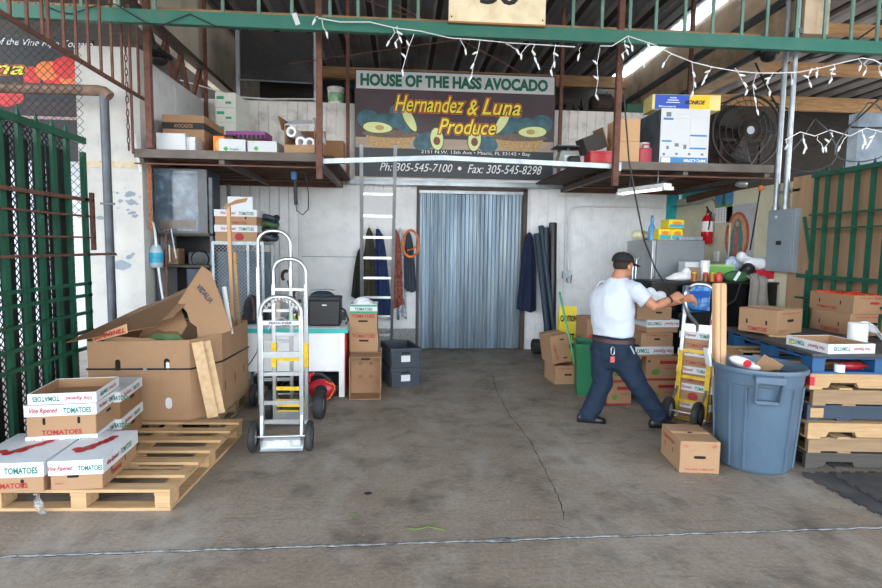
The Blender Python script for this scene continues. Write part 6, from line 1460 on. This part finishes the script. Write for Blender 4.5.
# motor and wires to the right of the sign
c = A(600, 97, 9.6)
t = thing('old_motor', 'rusty dark motor unit on the cold room roof, right of sign', 'motor', (c.x, 9.5, 3.905))
b = MB(); b.lathe([(.001, -.2), (.12, -.2), (.18, -.12), (.18, .12), (.12, .2), (.001, .2)], 20, c=(0, 0, .26), axis='x'); obj('housing', b, mat('motor_brown', '#3a2c28', .7, var=.3), t)
b = MB(); b.box(-.2, .2, -.15, .15, 0, .07); obj('base', b, M['rust'], t)
t = thing('wire_tangle', 'tangle of dark bent pipes and wires beside the old motor', 'wires'); rnd = random.Random(4)
b = MB(); c = A(576, 102, 9.5)
for k in range(9):
    p = [(c.x+rnd.uniform(-.35, .3), 9.45+rnd.uniform(0, .3), 3.93)]; 
    for j in range(4): p.append((p[-1][0]+rnd.uniform(-.15, .15), p[-1][1]+rnd.uniform(-.05, .05), 3.93+rnd.uniform(.03, .32)))
    b.tube(p, .014, 5)
obj('wires', b, M['cordd'], t)['kind'] = 'stuff'
b = MB(); b.box(c.x-.4, c.x-.1, 9.9, 10.2, 3.905, 4.25); tag(obj('storage_box', b, M['ink']), 'dark crate on the cold room roof behind the wire tangle', 'box')
c = A(635, 108, 9.2); b = MB(); b.box(-.14, .14, 0, .3, 0, .22); tag(obj('green_box', b, M['greend'], loc=(c.x, 9.2, 3.905)), 'small dark green box on the cold room roof at right', 'box')
# right shelf
c = A(571, 163, 6.95)
t = thing('platform_scale', 'old grey weighing scale with flat pan on the right shelf', 'scale', (c.x, 7.0, ZS))
b = MB(); b.add([(-.17, 0, 0), (.17, 0, 0), (.17, .22, 0), (-.17, .22, 0), (-.11, .02, .20), (.11, .02, .20), (.11, .2, .20), (-.11, .2, .20)], [(3,2,1,0), (4,5,6,7), (0,1,5,4), (1,2,6,5), (2,3,7,6), (3,0,4,7)]); obj('body', b, mat('scale_grey', '#8d918c', .5, .2, var=.1), t, bevel=.01)
b = MB(); b.cyl((0, .1, .20), (0, .1, .24), .03); obj('neck', b, M['poled'], t)
b = MB(); b.box(-.19, .19, -.05, .25, .24, .255); obj('pan', b, M['poled'], t, bevel=.004)
b = MB(); b.box(-.07, .07, .0, .012, .05, .14); obj('dial', b, M['galv'], t)
t = thing('black_case', 'open black case tilted on top of the red crates', 'case', (A(600, 140, 6.8).x, 6.85, A(600, 149, 6.8).z), rot=(0, R(-22), R(8)))
b = MB(); b.box(-.15, .13, 0, .22, 0, .20); obj('case', b, mat('grey_black', '#33312f', .6, var=.3), t, bevel=.008)
b = MB(); b.box(.131, .15, -.01, .23, -.01, .24); obj('side_flap', b, M['kraftd'], t)
t = thing('red_crate', 'red plastic crate under the tilted black case', 'crate', (A(603, 160, 6.75).x, 6.75, ZS))
hR = A(600, 149, 6.8).z-ZS-.03
b = MB(); b.box(-.16, .14, 0, .25, 0, hR); obj('body', b, M['redp'], t, bevel=.012)
b = MB(); b.box(-.17, .15, -.01, .26, hR-.03, hR-.001); obj('rim', b, M['redp'], t, bevel=.004)
b = MB(); b.box(-.14, .0, 0, .2, 0, .12); tag(obj('black_pouch', b, M['ink'], loc=(A(589, 160, 6.75).x-.06, 6.9, ZS), bevel=.02), 'small black pouch left of the red crate on right shelf', 'pouch')
h2 = (A(630, 118, 6.7).z-ZS)/2-.002
for k in range(2):
    x0, x1 = A(618, 140, 6.7).x, A(640.5, 140, 6.7).x
    carton(['lower orange brown carton behind the hanger post, right shelf', 'upper orange brown carton behind the hanger post, right shelf'][k], ((x0+x1)/2, 6.72, ZS+k*(h2+.002)), 0, x1-x0, .35, h2, m='kraftl')
x0, x1 = A(641.5, 150, 6.8).x, A(656, 150, 6.8).x
t = thing('jerry_can', 'pink red plastic jerry can with white lid on right shelf', 'can', ((x0+x1)/2, 6.85, ZS)); W_ = (x1-x0)/2; H_ = A(648, 143, 6.85).z-ZS
b = MB(); b.box(-W_, W_, 0, .22, 0, H_*.8); obj('body', b, M['pink'], t, bevel=.02)
b = MB(); b.cyl((.0, .1, H_*.78), (0, .1, H_*1.05), .075, n=18); obj('lid', b, M['wht'], t)
b = MB(); b.tube([(-W_*.5, .03, H_*.78), (-W_*.4, .03, H_*.95), (W_*.4, .03, H_*.95), (W_*.6, .03, H_*.78)], .012, 6); obj('handle', b, M['pink'], t)
# white and blue appliance box
x0, x1 = A(659.5, 140, 6.66).x, A(708, 140, 6.66).x; H_ = A(684, 109, 6.66).z-ZS; W_ = x1-x0
t = thing('appliance_box', 'large white and blue appliance box on the right shelf', 'box', ((x0+x1)/2, 6.64, ZS))
b = MB(); b.box(-W_/2, W_/2, 0, .6, 0, H_); obj('body', b, M['board'], t, bevel=.004)
b = MB(); b.box(-W_/2-.002, -W_/2+.0, .01, .59, .01, H_-.01); obj('side_face', b, mat('box_side_blue', '#44525e', .6, var=.3), t)
pb_ = mat('print_blue', '#2d7fbb', .5, var=.06)
def dec(nm, rs, m, dz=.002):
    b = MB()
    for (a_, c_, d__, e_) in rs: b.box(-W_/2+a_*W_, -W_/2+c_*W_, -dz, -dz+.0012, d__*H_, e_*H_)
    return obj(nm, b, m, t)
dec('blue_base_band', [(.02, .98, .02, .13)], pb_)
dec('blue_strip', [(.05, .25, .79, .83), (.03, .23, .40, .43), (.61, .95, .51, .54), (.61, .95, .28, .31)], pb_)
dec('pictogram', [(.10, .20, .85, .93), (.3, .38, .32, .38), (.13, .18, .27, .33), (.48, .54, .28, .36), (.06, .11, .16, .20), (.32, .37, .17, .21), (.58, .63, .17, .21), (.85, .9, .17, .21)], mat('grey_print', '#70757c', .6))
dec('print_line', [(.60, .605, .2, .95), (.3, .58, .9, .905), (.3, .55, .82, .825), (.62, .95, .86, .862)], mat('pale_print', '#a9b3bc', .6))
dec('badge', [(.04, .22, .03, .12)], M['wht'], .003)
text(t, 'MFC-L2700', M['wht'], (W_*.22, -.0035, H_*.075), W_*.45, H_*.05, bold=.03, flip=True)
# blue and yellow long box on top
q0, q1 = A(650, 110, 6.8), A(716, 107, 6.8); zt_ = ZS+H_+.004
t = thing('long_box', 'long blue and yellow box lying on top of appliance box', 'box', ((q0.x+q1.x)/2, 6.72, zt_), R(-3)); W2 = (q1.x-q0.x); H2 = .185
b = MB(); b.box(-W2/2, W2/2, 0, .3, 0, H2); obj('body', b, mat('kraft_pale', '#e3d58c', .6, var=.05), t, bevel=.004)
b = MB(); b.box(-W2/2+.03, W2*.04, -.002, -.0005, .005, H2-.005); obj('blue_print', b, mat('print_royal', '#2150b8', .5, var=.08), t)
b = MB(); b.box(W2*.0401, W2*.34, -.002, -.0005, .005, H2-.005); obj('yellow_print', b, mat('print_yellow', '#f2c21e', .5, var=.04), t)
text(t, 'MONROE', M['ink'], (W2*.12, -.0045, H2*.5), W2*.3, H2*.28, bold=.05, shear=.3)
text(t, 'Motorparts', M['wht'], (-W2*.28, -.0045, H2*.2), W2*.25, H2*.16, bold=.01)
b = MB(); b.box(-W2*.3, -W2*.1, -.004, -.003, H2*.45, H2*.5); b.box(-W2*.28, -W2*.12, -.004, -.003, H2*.6, H2*.65); b.box(-W2*.25, -W2*.15, -.004, -.003, H2*.75, H2*.8); obj('white_line', b, M['wht'], t)
# big drum fan
c = A(745, 132, 7.6)
t = thing('industrial_fan', 'large dark industrial fan with round wire guard on right shelf', 'fan', (c.x, 7.6, c.z)); FR = .50
dk = mat('fan_dark', '#3b3230', .6, .3, var=.25)
for k in range(6):
    r_ = FR*(k+1)/6; b = MB(); b.tube([(r_*math.cos(g), -.04+.05*(1-(1-r_/FR)**1)*0-.08*(1-(r_/FR)**2), r_*math.sin(g)) for g in [2*PI*i/36 for i in range(36)]], .007 if k < 5 else .02, 5, closed=True); obj('guard_ring', b, dk, t)
b = MB()
for k in range(28): g = 2*PI*k/28; b.tube([(.05*math.cos(g), -.12, .05*math.sin(g)), (FR*.6*math.cos(g+.1), -.09, FR*.6*math.sin(g+.1)), (FR*math.cos(g+.2), -.04, FR*math.sin(g+.2))], .004, 4)
obj('guard_wire', b, dk, t)['kind'] = 'stuff'
b = MB(); b.cyl((0, -.13, 0), (0, -.10, 0), .055, n=20); obj('badge', b, M['galv'], t)
for k in range(3):
    g = 2*PI*k/3+.4; b = MB()
    b.grid(lambda u, v: ((.06+.36*u)*math.cos(g+(v-.5)*.9), .0+.05*(v-.5), (.06+.36*u)*math.sin(g+(v-.5)*.9)), 6, 8); obj('blade', b, M['ink'], t, solid=.006)
b = MB(); b.cyl((0, .0, 0), (0, .16, 0), .09, n=18); obj('motor', b, M['ink'], t)
b = MB(); b.bar((-.3, .08, ZS-c.z+.0), (-.3, .08, -.1), .04, .04); b.bar((.3, .08, ZS-c.z+.0), (.3, .08, -.1), .04, .04); b.box(-.35, .35, .0, .2, ZS-c.z, ZS-c.z+.03); b.bar((-.3, .08, -.1), (.3, .08, -.1), .04, .04); obj('stand', b, dk, t)
b = MB(); b.box(-.6, .6, .22, .24, ZS-c.z, .42); tag(obj('dark_board', b, mat('brown_mesh', '#2b2320', .8, var=.4, scale=20), loc=c+Vector((0, 0, 0))), 'dark brown board behind the industrial fan', 'board')
# fluorescent lamp below right shelf
p0, p1 = A(622, 192, 6.7), A(671, 181, 6.5)
t = thing('fluorescent_lamp', 'white tube light fixture hanging under the right shelf', 'lamp')
pa, pc = Vector((p0.x, 7.6, 2.53)), Vector((p1.x, 6.7, 2.53))
pa = A(621, 193, 7.3); pc = A(668, 183, 6.55); pa.z = pc.z = min(2.53, (pa.z+pc.z)/2)
b = MB(); b.bar(pa, pc, .13, .05); obj('housing', b, M['wht'], t, bevel=.006)
b = MB(); b.cyl(pa+Vector((0, 0, -.04)), pc+Vector((0, 0, -.04)), .016, n=12); obj('tube', b, mat('lamp_tube', '#ffffff', .3, emit=1.2, var=0), t)
b = MB()
for q in (pa, pc): b.box(q.x-.06, q.x+.06, q.y-.03, q.y+.03, q.z-.06, q.z-.02)
obj('socket', b, M['wht'], t)
b = MB()
for q in (pa.lerp(pc, .2), pa.lerp(pc, .8)): b.cyl(q, (q.x, q.y, 2.68), .004, n=5)
obj('hanger', b, M['galv'], t)
# hoist with blue body hanging under left shelf
c = A(294, 172, 6.9)
t = thing('hanging_tool', 'blue and black corded tool hanging below the left shelf', 'tool', (c.x, 6.9, 2.58))
b = MB(); b.box(-.035, .035, -.02, .03, -.10, 0); obj('body', b, M['blue'], t, bevel=.008)
b = MB(); b.cyl((0, 0, -.01), (0, 0, .099), .008); obj('hook', b, M['cordd'], t)
b = MB(); b.cyl((.01, 0, -.10), (.02, 0, -.40), .022, n=12); obj('barrel', b, M['ink'], t)
b = MB(); b.tube([(.02, 0, -.40), (.03, 0, -.47), (.10, 0, -.52), (.17, 0, -.45), (.17, 0, -.25), (.13, 0, 0)], .007, 6); obj('cord', b, M['cordd'], t)
# black cable across the right
t = thing('black_cable', 'black cable drooping from the shelf past the refrigerator', 'cable')
b = MB(); b.tube([A(624, 95, 6.2), A(629, 160, 6.2), A(636, 200, 6.2), A(644, 240, 6.2), A(655, 268, 6.15), A(672, 296, 6.1), A(692, 310, 6.05), A(715, 312, 6.1), A(735, 300, 6.2), A(741, 282, 6.3)], .009, 6); obj('cable', b, M['cordd'], t)
t = thing('black_cable', 'black cable with orange plug dropping across the wall poster', 'cable')
b = MB(); b.tube([XP(762, 175, XR-.15), XP(760, 190, XR-.15), XP(756, 215, XR-.15), XP(750, 250, XR-.15)], .01, 6); obj('cable', b, M['cordd'], t)
b = MB(); b.ell(XP(761, 188, XR-.15), (.035, .035, .035), 12, 8); obj('plug', b, M['orange'], t)
b = MB(); c = XP(741, 184, XR-.12); b.ell(c, (.08, .08, .05), 14, 8); b.cyl(c, c+Vector((.1, 0, .1)), .03); tag(obj('security_light', b, mat('glass_grey', '#8d9296', .2, .3)), 'small round grey lamp above the calendar', 'lamp')
# cctv camera & lamp under beams
for k, (px, py, Y) in enumerate(((159, 60, 7.2), (769, 56, 6.6))):
    c = A(px, py, Y); b = MB(); b.ell(c, (.10, .10, .07), 14, 8); b.box(c.x-.12, c.x+.12, 6.9 if k == 0 else c.y-.02, c.y+.12, c.z+.03, c.z+.07)
    b.bar(c, (c.x, 6.93, 4.27), .03, .03)
    tag(obj('floodlight', b, M['ink']), ['black round lamp head near the top of the side wall, left', 'small black spotlight beside the conduits, upper right'][k], 'lamp')
# barbed wire coil and dark clutter beyond the right wall
t = thing('razor_wire', 'coil of dark razor wire above the right plywood wall', 'wire')
rnd = random.Random(9)
b = MB()
for k in range(8):
    y = 3.3+k*.75; b.tube([(XR+.25+.1*math.sin(g*2), y+.33*math.cos(g)+.03*rnd.random(), 2.95+.30*math.sin(g)) for g in [2*PI*i/20 for i in range(20)]], .007, 5, closed=True)
b.tube([(XR+.2, 3.0+i*.5, 2.62+.05*math.sin(i)) for i in range(13)], .006, 5)
obj('coil', b, M['poled'], t)['kind'] = 'stuff'
b = MB(); b.box(7.2, 8.4, 8.4, 8.6, 3.0, 3.9); tag(obj('neighbour_panel', b, mat('blue_grey_panel', '#6d7f93', .4, var=.4, scale=3)), 'pale blue panel seen beyond the razor wire, far right', 'panel')
# ---- string lights on the beam
YL = YG-.10
def drop(b, bulbs, px, py, ln, seed):
    rnd = random.Random(seed); p = A(px, py, YL); pts = [p]; 
    for k in range(3):
        q = pts[-1]+Vector((rnd.uniform(-.05, .05), rnd.uniform(-.02, .02), -ln/3)); pts.append(q)
        if ln > .12 or k == 2: bulbs.append((q, Vector((rnd.uniform(-.6, .6), 0, -1 if k == 2 else rnd.uniform(-.6, .6)))))
    b.tube(pts, .0038, 5)
def strand(label, pts, drops):
    t = thing('string_lights', label, 'string lights'); b = MB(); b.tube([A(x, y, YL) for x, y in pts], .0055, 6); bulbs = []
    for i, (x, y, ln) in enumerate(drops): drop(b, bulbs, x, y, ln, i*7+3)
    obj('wire', b, M['cord'], t)
    for (q, d_) in bulbs:
        d_ = d_.normalized(); b2 = MB(); b2.tube([q, q+d_*.02, q+d_*.05, q+d_*.065], [.011, .012, .009, .002], 7); obj('bulb', b2, mat('bulb_glass', '#e9ecf0', .2, var=.02), t)
    return t
strand('white icicle string lights draped over the middle of the green beam', [(318, 18), (340, 22), (370, 22), (395, 28), (420, 31), (450, 38), (480, 40), (510, 43), (545, 45), (575, 47)], [(318, 16, .04), (322, 20, .12), (397, 26, .16), (393, 28, .12), (414, 34, .38), (460, 38, .12), (480, 40, .38), (506, 44, .06), (535, 44, .2), (530, 44, .1), (556, 44, .28), (581, 47, .08)])
strand('white icicle string lights sagging from the right half of the beam', [(600, 46), (612, 46), (628, 36), (640, 40), (655, 45), (672, 54), (692, 62), (712, 67), (735, 71), (757, 73), (780, 73), (800, 72), (820, 68), (845, 62), (862, 58), (874, 60), (882, 64)], [(600, 48, .5), (628, 36, .1), (625, 40, .14), (649, 42, .2), (672, 54, .1), (692, 62, .32), (712, 66, .16), (735, 68, .24), (757, 72, .4), (774, 72, .2), (793, 72, .08), (812, 69, .14), (818, 67, .06), (834, 64, .16), (858, 58, .08), (868, 60, .12), (877, 62, .1)])
strand('short string of unlit white lights above the far right fence', [(785, 140), (800, 132), (815, 136), (830, 130), (850, 136), (866, 128), (882, 132)], [(790, 136, .1), (803, 134, .16), (818, 136, .12), (832, 132, .16), (847, 136, .12), (862, 130, .16), (876, 132, .14)])
for k, (px, py) in enumerate(((296, 19),)):
    c = A(px, py, YG-.04); b = MB(); b.ob(c, (.05, .004, .12), (0, R(-20), 0)); tag(obj('paper_tag', b, M['board']), 'small white tag tied to the green beam', 'tag')
t = thing('beam_wire', 'dark wire wound along the left part of the green beam', 'wire')
b = MB(); b.tube([A(x, y, YG-.06) for x, y in ((40, 4), (60, 12), (72, 14), (95, 6), (115, 4), (128, 12), (145, 22), (160, 26), (190, 14), (215, 26), (240, 30))], .006, 5); obj('wire', b, M['cordd'], t)
for k, (pa_, pc_) in enumerate((((800, 150), (882, 96)), ((770, 100), (882, 128)), ((795, 60), (882, 22)), ((742, 30), (800, 140)), ((700, 108), (790, 62)))):
    a1, c1 = A(*pa_, 7.4), A(*pc_, 6.9); b = MB(); b.tube([a1.lerp(c1, i/10)+Vector((0, 0, -.12*math.sin(PI*i/10))) for i in range(11)], .012, 5)
    tag(obj('overhead_cable', b, M['cordd']), ['dark cable rising right above the far right fence', 'dark cable sloping down from the fan toward the right edge', 'dark cable near the top right corner of the picture', 'dark cable dropping steeply beside the two conduits', 'dark cable rising from behind the appliance box to the conduits'][k], 'cable')
t = thing('light_cable', 'thin white cable strung along the cold room roof edge, left', 'cable')
b = MB(); b.tube([A(180, 80, 8.7), A(215, 90, 8.8), A(238, 97, 8.9), A(270, 99, 8.9), (A(320, 99, 8.9))], .01, 5); obj('cable', b, M['cord'], t)
# leaves on the floor
leafg = mat('leaf_green', '#5f7438', .5, var=.2)
for k, (pts, lb) in enumerate((([(404, 528), (416, 530), (428, 527), (446, 531)], 'yellow green leaf blade lying near the floor joint'), ([(350, 516), (354, 514), (357, 513)], 'small green leaf lying left of the longer blade'))):
    b = MB(); P_ = [G(*p) for p in pts]; vs = []
    for i, p in enumerate(P_): ww = .005*math.sin(PI*(i+.4)/(len(P_)+.0))+.002; vs += [(p.x, p.y-ww, .003), (p.x, p.y+ww, .006+.004*(i % 2))]
    b.add(vs, [(i*2, i*2+2, i*2+3, i*2+1) for i in range(len(P_)-1)]); tag(obj('fallen_leaf', b, leafg, solid=.001), lb, 'leaf')
b = MB(); p = G(368, 494); b.ell((p.x, p.y, .006), (.03, .02, .006), 8, 6); tag(obj('dark_pebble', b, M['ink']), 'dark flat scrap on the bare floor in front of the door', 'scrap')

# ============================================================ THE MAN
YM = 5.1
def W(px, py, Y=YM): return A(px, py, Y)
man = thing('person', 'man in white shirt, navy trousers and black cap pushing a hand truck', 'person', (2.1, 5.1, 0))
man.location = (0, 0, 0)
def loft(b, rings, n=20):
    """rings: (centre, rx, ry, axis direction, side direction)"""
    vs = []
    for (c, rx_, ry_, ax, sd) in rings:
        ax = Vector(ax).normalized(); sd = Vector(sd); sd = (sd-ax*sd.dot(ax)).normalized(); up = ax.cross(sd)
        for k in range(n):
            g = 2*PI*k/n; vs.append(Vector(c)+sd*rx_*math.cos(g)+up*ry_*math.sin(g))
    fs = [(i*n+k, i*n+(k+1) % n, (i+1)*n+(k+1) % n, (i+1)*n+k) for i in range(len(rings)-1) for k in range(n)]
    fs += [tuple(range(n-1, -1, -1)), tuple((len(rings)-1)*n+k for k in range(n))]
    b.add(vs, fs); return b
def limb(b, pts, rs, n=14, flat=1.0, sd=(0, 1, 0)):
    P_ = [Vector(p) for p in pts]; rings = []
    for i, p in enumerate(P_):
        ax = P_[min(i+1, len(P_)-1)]-P_[max(i-1, 0)]; rings.append((p, rs[i], rs[i]*flat, ax, sd))
    return loft(b, rings, n)
# torso faces right and away: side axis along his shoulders
sh = Vector((.70, -.72, 0)).normalized()     # towards his right hand side (to the camera and right)
fwd = Vector((.72, .70, 0))                   # where his chest points
hipc = W(612, 343, 5.12); neck = W(617.5, 279, 5.12)
def tc_(px, py): return W(px, py, 5.12)
# -- trousers
tr = MB()
waist = tc_(613, 339)
loft(tr, [(waist+Vector((0, 0, .03)), .205, .15, (0, 0, 1), sh), (waist+Vector((0, 0, -.06)), .215, .16, (0, 0, 1), sh), (waist+Vector((.0, 0, -.17)), .215, .165, (0, 0, 1), sh), (waist+Vector((0, 0, -.27)), .17, .14, (0, 0, 1), sh)])
# rear (left) leg: trailing at left of picture
rh = waist+Vector((-.07, .03, -.14)); rk = W(602, 384, 5.15); ra = W(589, 416, 5.15)
limb(tr, [rh, rh.lerp(rk, .5)+Vector((-.01, 0, 0)), rk, rk.lerp(ra, .5), ra+Vector((0, 0, .02)), ra+Vector((0, 0, -.03))], [.135, .118, .098, .092, .092, .094], flat=.95)
fh = waist+Vector((.07, -.05, -.14)); fk = W(637, 383, 4.98); fa = W(658, 414, 4.96)
limb(tr, [fh, fh.lerp(fk, .5), fk+Vector((.0, 0, 0)), fk.lerp(fa, .5), fa, fa+(fa-fk).normalized()*.04], [.14, .125, .103, .092, .09, .092], flat=.95)
navy = mat('navy_trousers', '#0c2238', .85, var=.15, scale=5, bump=1, bscale=9)
remesh(tr, .013, navy, 'trousers', man, 3, wrinkle=(.035, .10))
# crease folds on trousers stay in the bump; back pocket
b = MB(); p0, p1 = W(630.5, 346, 4.89), W(634.5, 354, 4.87); b.bar(p0, p1, .012, .006, up=(0, 1, 0)); obj('pocket_trim', b, mat('pocket_light', '#8e98a5', .6), man)
# belt
b = MB(); n = 40
def ringv(c, rx_, ry_, z0, z1, out):
    pass
vs = []
for (z, o_) in ((-.02, .0), (-.02, .004), (.014, .004), (.014, .0)):
    for k in range(n): g = 2*PI*k/n; q = waist+Vector((0, 0, z+.0))+sh*(.207+o_)*math.cos(g)+Vector((-sh.y, sh.x, 0))*(.155+o_)*math.sin(g); vs.append(q)
b.add(vs, [(r_*n+k, r_*n+(k+1) % n, ((r_+1) % 4)*n+(k+1) % n, ((r_+1) % 4)*n+k) for r_ in range(4) for k in range(n)])
obj('belt', b, mat('brown_belt', '#4a2c20', .5, var=.2), man)
bp = W(612, 350, 4.93)
b = MB(); b.tube([bp+Vector((x, -.02, z)) for x, z in ((-.0, .035), (.015, .02), (.015, -.03), (0, -.045), (-.015, -.03), (-.015, .02))], .006, 6, closed=True); obj('key_clip', b, M['alu'], man)
b = MB(); b.ob(bp+Vector((0, -.02, -.085)), (.04, .012, .055)); obj('key_fob', b, mat('pink_red_fob', '#b8505e', .4), man)
# -- shirt: torso, shoulders, sleeves
st = MB()
def tp(px, py, rx_, ry_, tilt=0): return (tc_(px, py), rx_, ry_, (.0+tilt, 0, 1), sh)
loft(st, [tp(613, 335.5, .198, .158), tp(613, 327, .206, .172), tp(612, 316, .210, .178), tp(611.5, 305, .215, .17), tp(612, 296, .212, .15), tp(614, 289, .195, .128), tp(616, 283, .135, .10), tp(618, 278, .08, .075)], 28)
shR = tc_(614, 289)+sh*.185+Vector((0, 0, .0)); shL = tc_(614, 289)-sh*.185
shR = W(636, 291, 4.96); elR = W(655, 307, 4.86); wrR = W(671, 299, 4.87)
seR = shR.lerp(elR, .62)
limb(st, [tc_(618, 288)+sh*.10, shR, shR.lerp(seR, .6), seR], [.09, .092, .085, .088], flat=.95)
shL = tc_(617, 289)-sh*.17+Vector((.0, 0, .0)); elL = W(655, 305, 5.33); wrL = W(684, 300, 5.15)
seL = shL.lerp(elL, .6); limb(st, [tc_(618, 288)-sh*.08, shL, seL], [.09, .09, .085])
wh = mat('white_tshirt', '#bfc6d2', .85, var=.03, bump=1, bscale=6)
shirt = remesh(st, .012, wh, 'shirt', man, 4, wrinkle=(.03, .13))
# -- body: head, neck, arms, hands
bd = MB()
hc = W(623.5, 265, 5.12)
fdir = Vector((.88, .42, -.10)).normalized(); fs_ = Vector((-.42, .88, 0)).normalized()
neckb = tc_(618, 279)
limb(bd, [neckb+Vector((0, 0, -.06)), neckb, hc+Vector((-.02, 0, -.06))], [.075, .068, .062], n=18)
rot = math.atan2(fdir.y, fdir.x)
def hp(f, s_, u): return hc+fdir*f+fs_*s_+Vector((0, 0, u))
bd.ell(hc+Vector((0, 0, .015)), (.100, .080, .105), 24, 16, rot=(0, .08, rot))
bd.ell(hp(.035, 0, -.055), (.062, .058, .06), 20, 12, rot=(0, .2, rot))       # jaw
bd.ell(hp(.102, 0, -.018), (.018, .012, .024), 12, 8, rot=(0, .3, rot))      # nose
bd.ell(hp(.088, 0, -.055), (.016, .026, .010), 12, 8, rot=(0, 0, rot))      # mouth
bd.ell(hp(.07, -.0, .012), (.03, .055, .014), 12, 8, rot=(0, 0, rot))       # brow
for s_ in (-1, 1):
    bd.ell(hp(-.012, s_*.084, -.02), (.022, .011, .033), 12, 10, rot=(s_*.2, .15, rot))
def arm(sh_, el_, wr_): limb(bd, [sh_, sh_.lerp(el_, .5), el_, el_.lerp(wr_, .35), wr_], [.058, .055, .045, .046, .031], n=16)
arm(shR, elR, wrR); arm(shL, elL, wrL)
def hand(wr_, tgt, grip, palm_n, thumb_s):
    """wr_ wrist, tgt knuckle centre, grip = direction across knuckles, fingers curl round towards palm_n"""
    d_ = (tgt-wr_).normalized(); g_ = (grip-d_*grip.dot(d_)).normalized(); pn = palm_n.normalized()
    L = (tgt-wr_).length
    loft(bd, [(wr_-d_*.01, .029, .022, d_, g_), (wr_+d_*L*.4, .038, .019, d_, g_), (wr_+d_*L*.8, .043, .018, d_, g_), (tgt+d_*.006, .040, .015, d_, g_)], 16)
    for i, (o_, ln) in enumerate(((-.030, .038), (-.010, .042), (.011, .040), (.030, .032))):
        k0 = tgt+g_*o_; k1 = k0+d_*ln*.7+pn*ln*.45; k2 = k1+pn*ln*.75-d_*ln*.1; k3 = k2+pn*ln*.2-d_*ln*.6
        limb(bd, [k0-d_*.015, k0, k1, k2, k3], [.010, .0102, .0095, .0088, .0075], n=8)
    t0 = wr_+d_*L*.35+g_*thumb_s*.03; t1 = t0+g_*thumb_s*.028+d_*.022+pn*.012; t2 = t1+d_*.028+pn*.022-g_*thumb_s*.008; t3 = t2+d_*.008+pn*.022-g_*thumb_s*.01
    limb(bd, [t0, t1, t2, t3], [.014, .0125, .0105, .0085], n=8)
kR = W(680, 295, 4.885)
hand(wrR, kR, Vector((0, .6, .8)), Vector((.2, .5, -.8)), -1)
kL = W(692, 298, 5.1); hand(wrL, kL, Vector((.2, -.4, .9)), Vector((.3, .2, -.9)), 1)
skinm = mat('skin', '#b27a5c', .55, var=.08, scale=8)
body = remesh(bd, .0055, skinm, 'body', man, 2, .4)
# short hair under the cap, eyes
b = MB(); b.ell(hp(-.03, 0, .0), (.085, .082, .075), 20, 12, rot=(0, 0, rot)); 
hair = MB(); vs = []
hair.ell(hp(-.016, 0, .005), (.090, .0835, .072), 24, 14, rot=(0, .0, rot)); obj('hair', hair, mat('short_hair', '#2c221d', .9, var=.3, scale=60), man, smooth=180)
b = MB()
for s_ in (-1, 1): b.ell(hp(.088, s_*.03, .0), (.008, .012, .007), 10, 8, rot=(0, 0, rot))
obj('eye', b, M['wht'], man)
# cap
cp_ = MB(); n = 28
vs = []
for i in range(9):
    a_ = PI/2*i/8
    for k in range(n):
        g = 2*PI*k/n; rr = math.cos(a_)**.8 if i < 8 else .001; q = hp(.110*rr*math.cos(g)-.006, .096*rr*math.sin(g), .028+.092*math.sin(a_)**.9); vs.append(q)
cp_.add(vs, [(i*n+k, i*n+(k+1) % n, (i+1)*n+(k+1) % n, (i+1)*n+k) for i in range(8) for k in range(n)])
cap = obj('cap', cp_, mat('black_cap', '#15171a', .8, var=.15), man, solid=.006, smooth=180)
b = MB(); b.grid(lambda u, v: hp(.085+(.105*math.sin(PI*u)**.55)*v, .088*math.cos(PI*u)*(1-.12*v), .034-.02*v-.018*abs(math.cos(PI*u))**2), 20, 6); obj('brim', b, MATS['black_cap'], man, solid=.006, smooth=180)
b = MB(); b.ell(hp(-.006, 0, .123), (.01, .01, .006), 8, 6); obj('button', b, MATS['black_cap'], man)
# watch, shoes
b = MB(); d_ = (wrR-elR).normalized(); pw = wrR-d_*.015; b.cyl(pw-d_*.012, pw+d_*.012, .034, n=18); obj('watch', b, M['ink'], man)
def shoe(a_, toe, lb):
    """ankle point, toe direction"""
    td = Vector(toe).normalized(); sd = td.cross(Vector((0, 0, 1))).normalized(); base = Vector((a_.x, a_.y, 0))-td*.05
    b = MB(); prof = ((-.035, .03, .05), (0, .04, .085), (.06, .042, .085), (.12, .045, .06), (.17, .045, .045), (.215, .038, .035), (.235, .02, .022))
    vs = []
    for (f_, hw, hz) in prof:
        for k in range(12): g = 2*PI*k/12; z_ = .022+max(0, hz*(.5+.5*math.sin(g))*1.0) if math.sin(g) > 0 else .022*1.0*(1+math.sin(g)); vs.append(base+td*f_+sd*hw*math.cos(g)+Vector((0, 0, max(.001, z_))))
    b.add(vs, [(i*12+k, i*12+(k+1) % 12, (i+1)*12+(k+1) % 12, (i+1)*12+k) for i in range(6) for k in range(12)]+[tuple(range(11, -1, -1)), tuple(6*12+k for k in range(12))])
    return obj('shoe', b, mat('black_shoe', '#111214', .35, var=.1), man, smooth=60)
shoe(Vector((ra.x-.03, ra.y, 0)), (.9, -.25, 0), 0); shoe(Vector((fa.x+.01, fa.y, 0)), (.95, -.1, 0), 1)
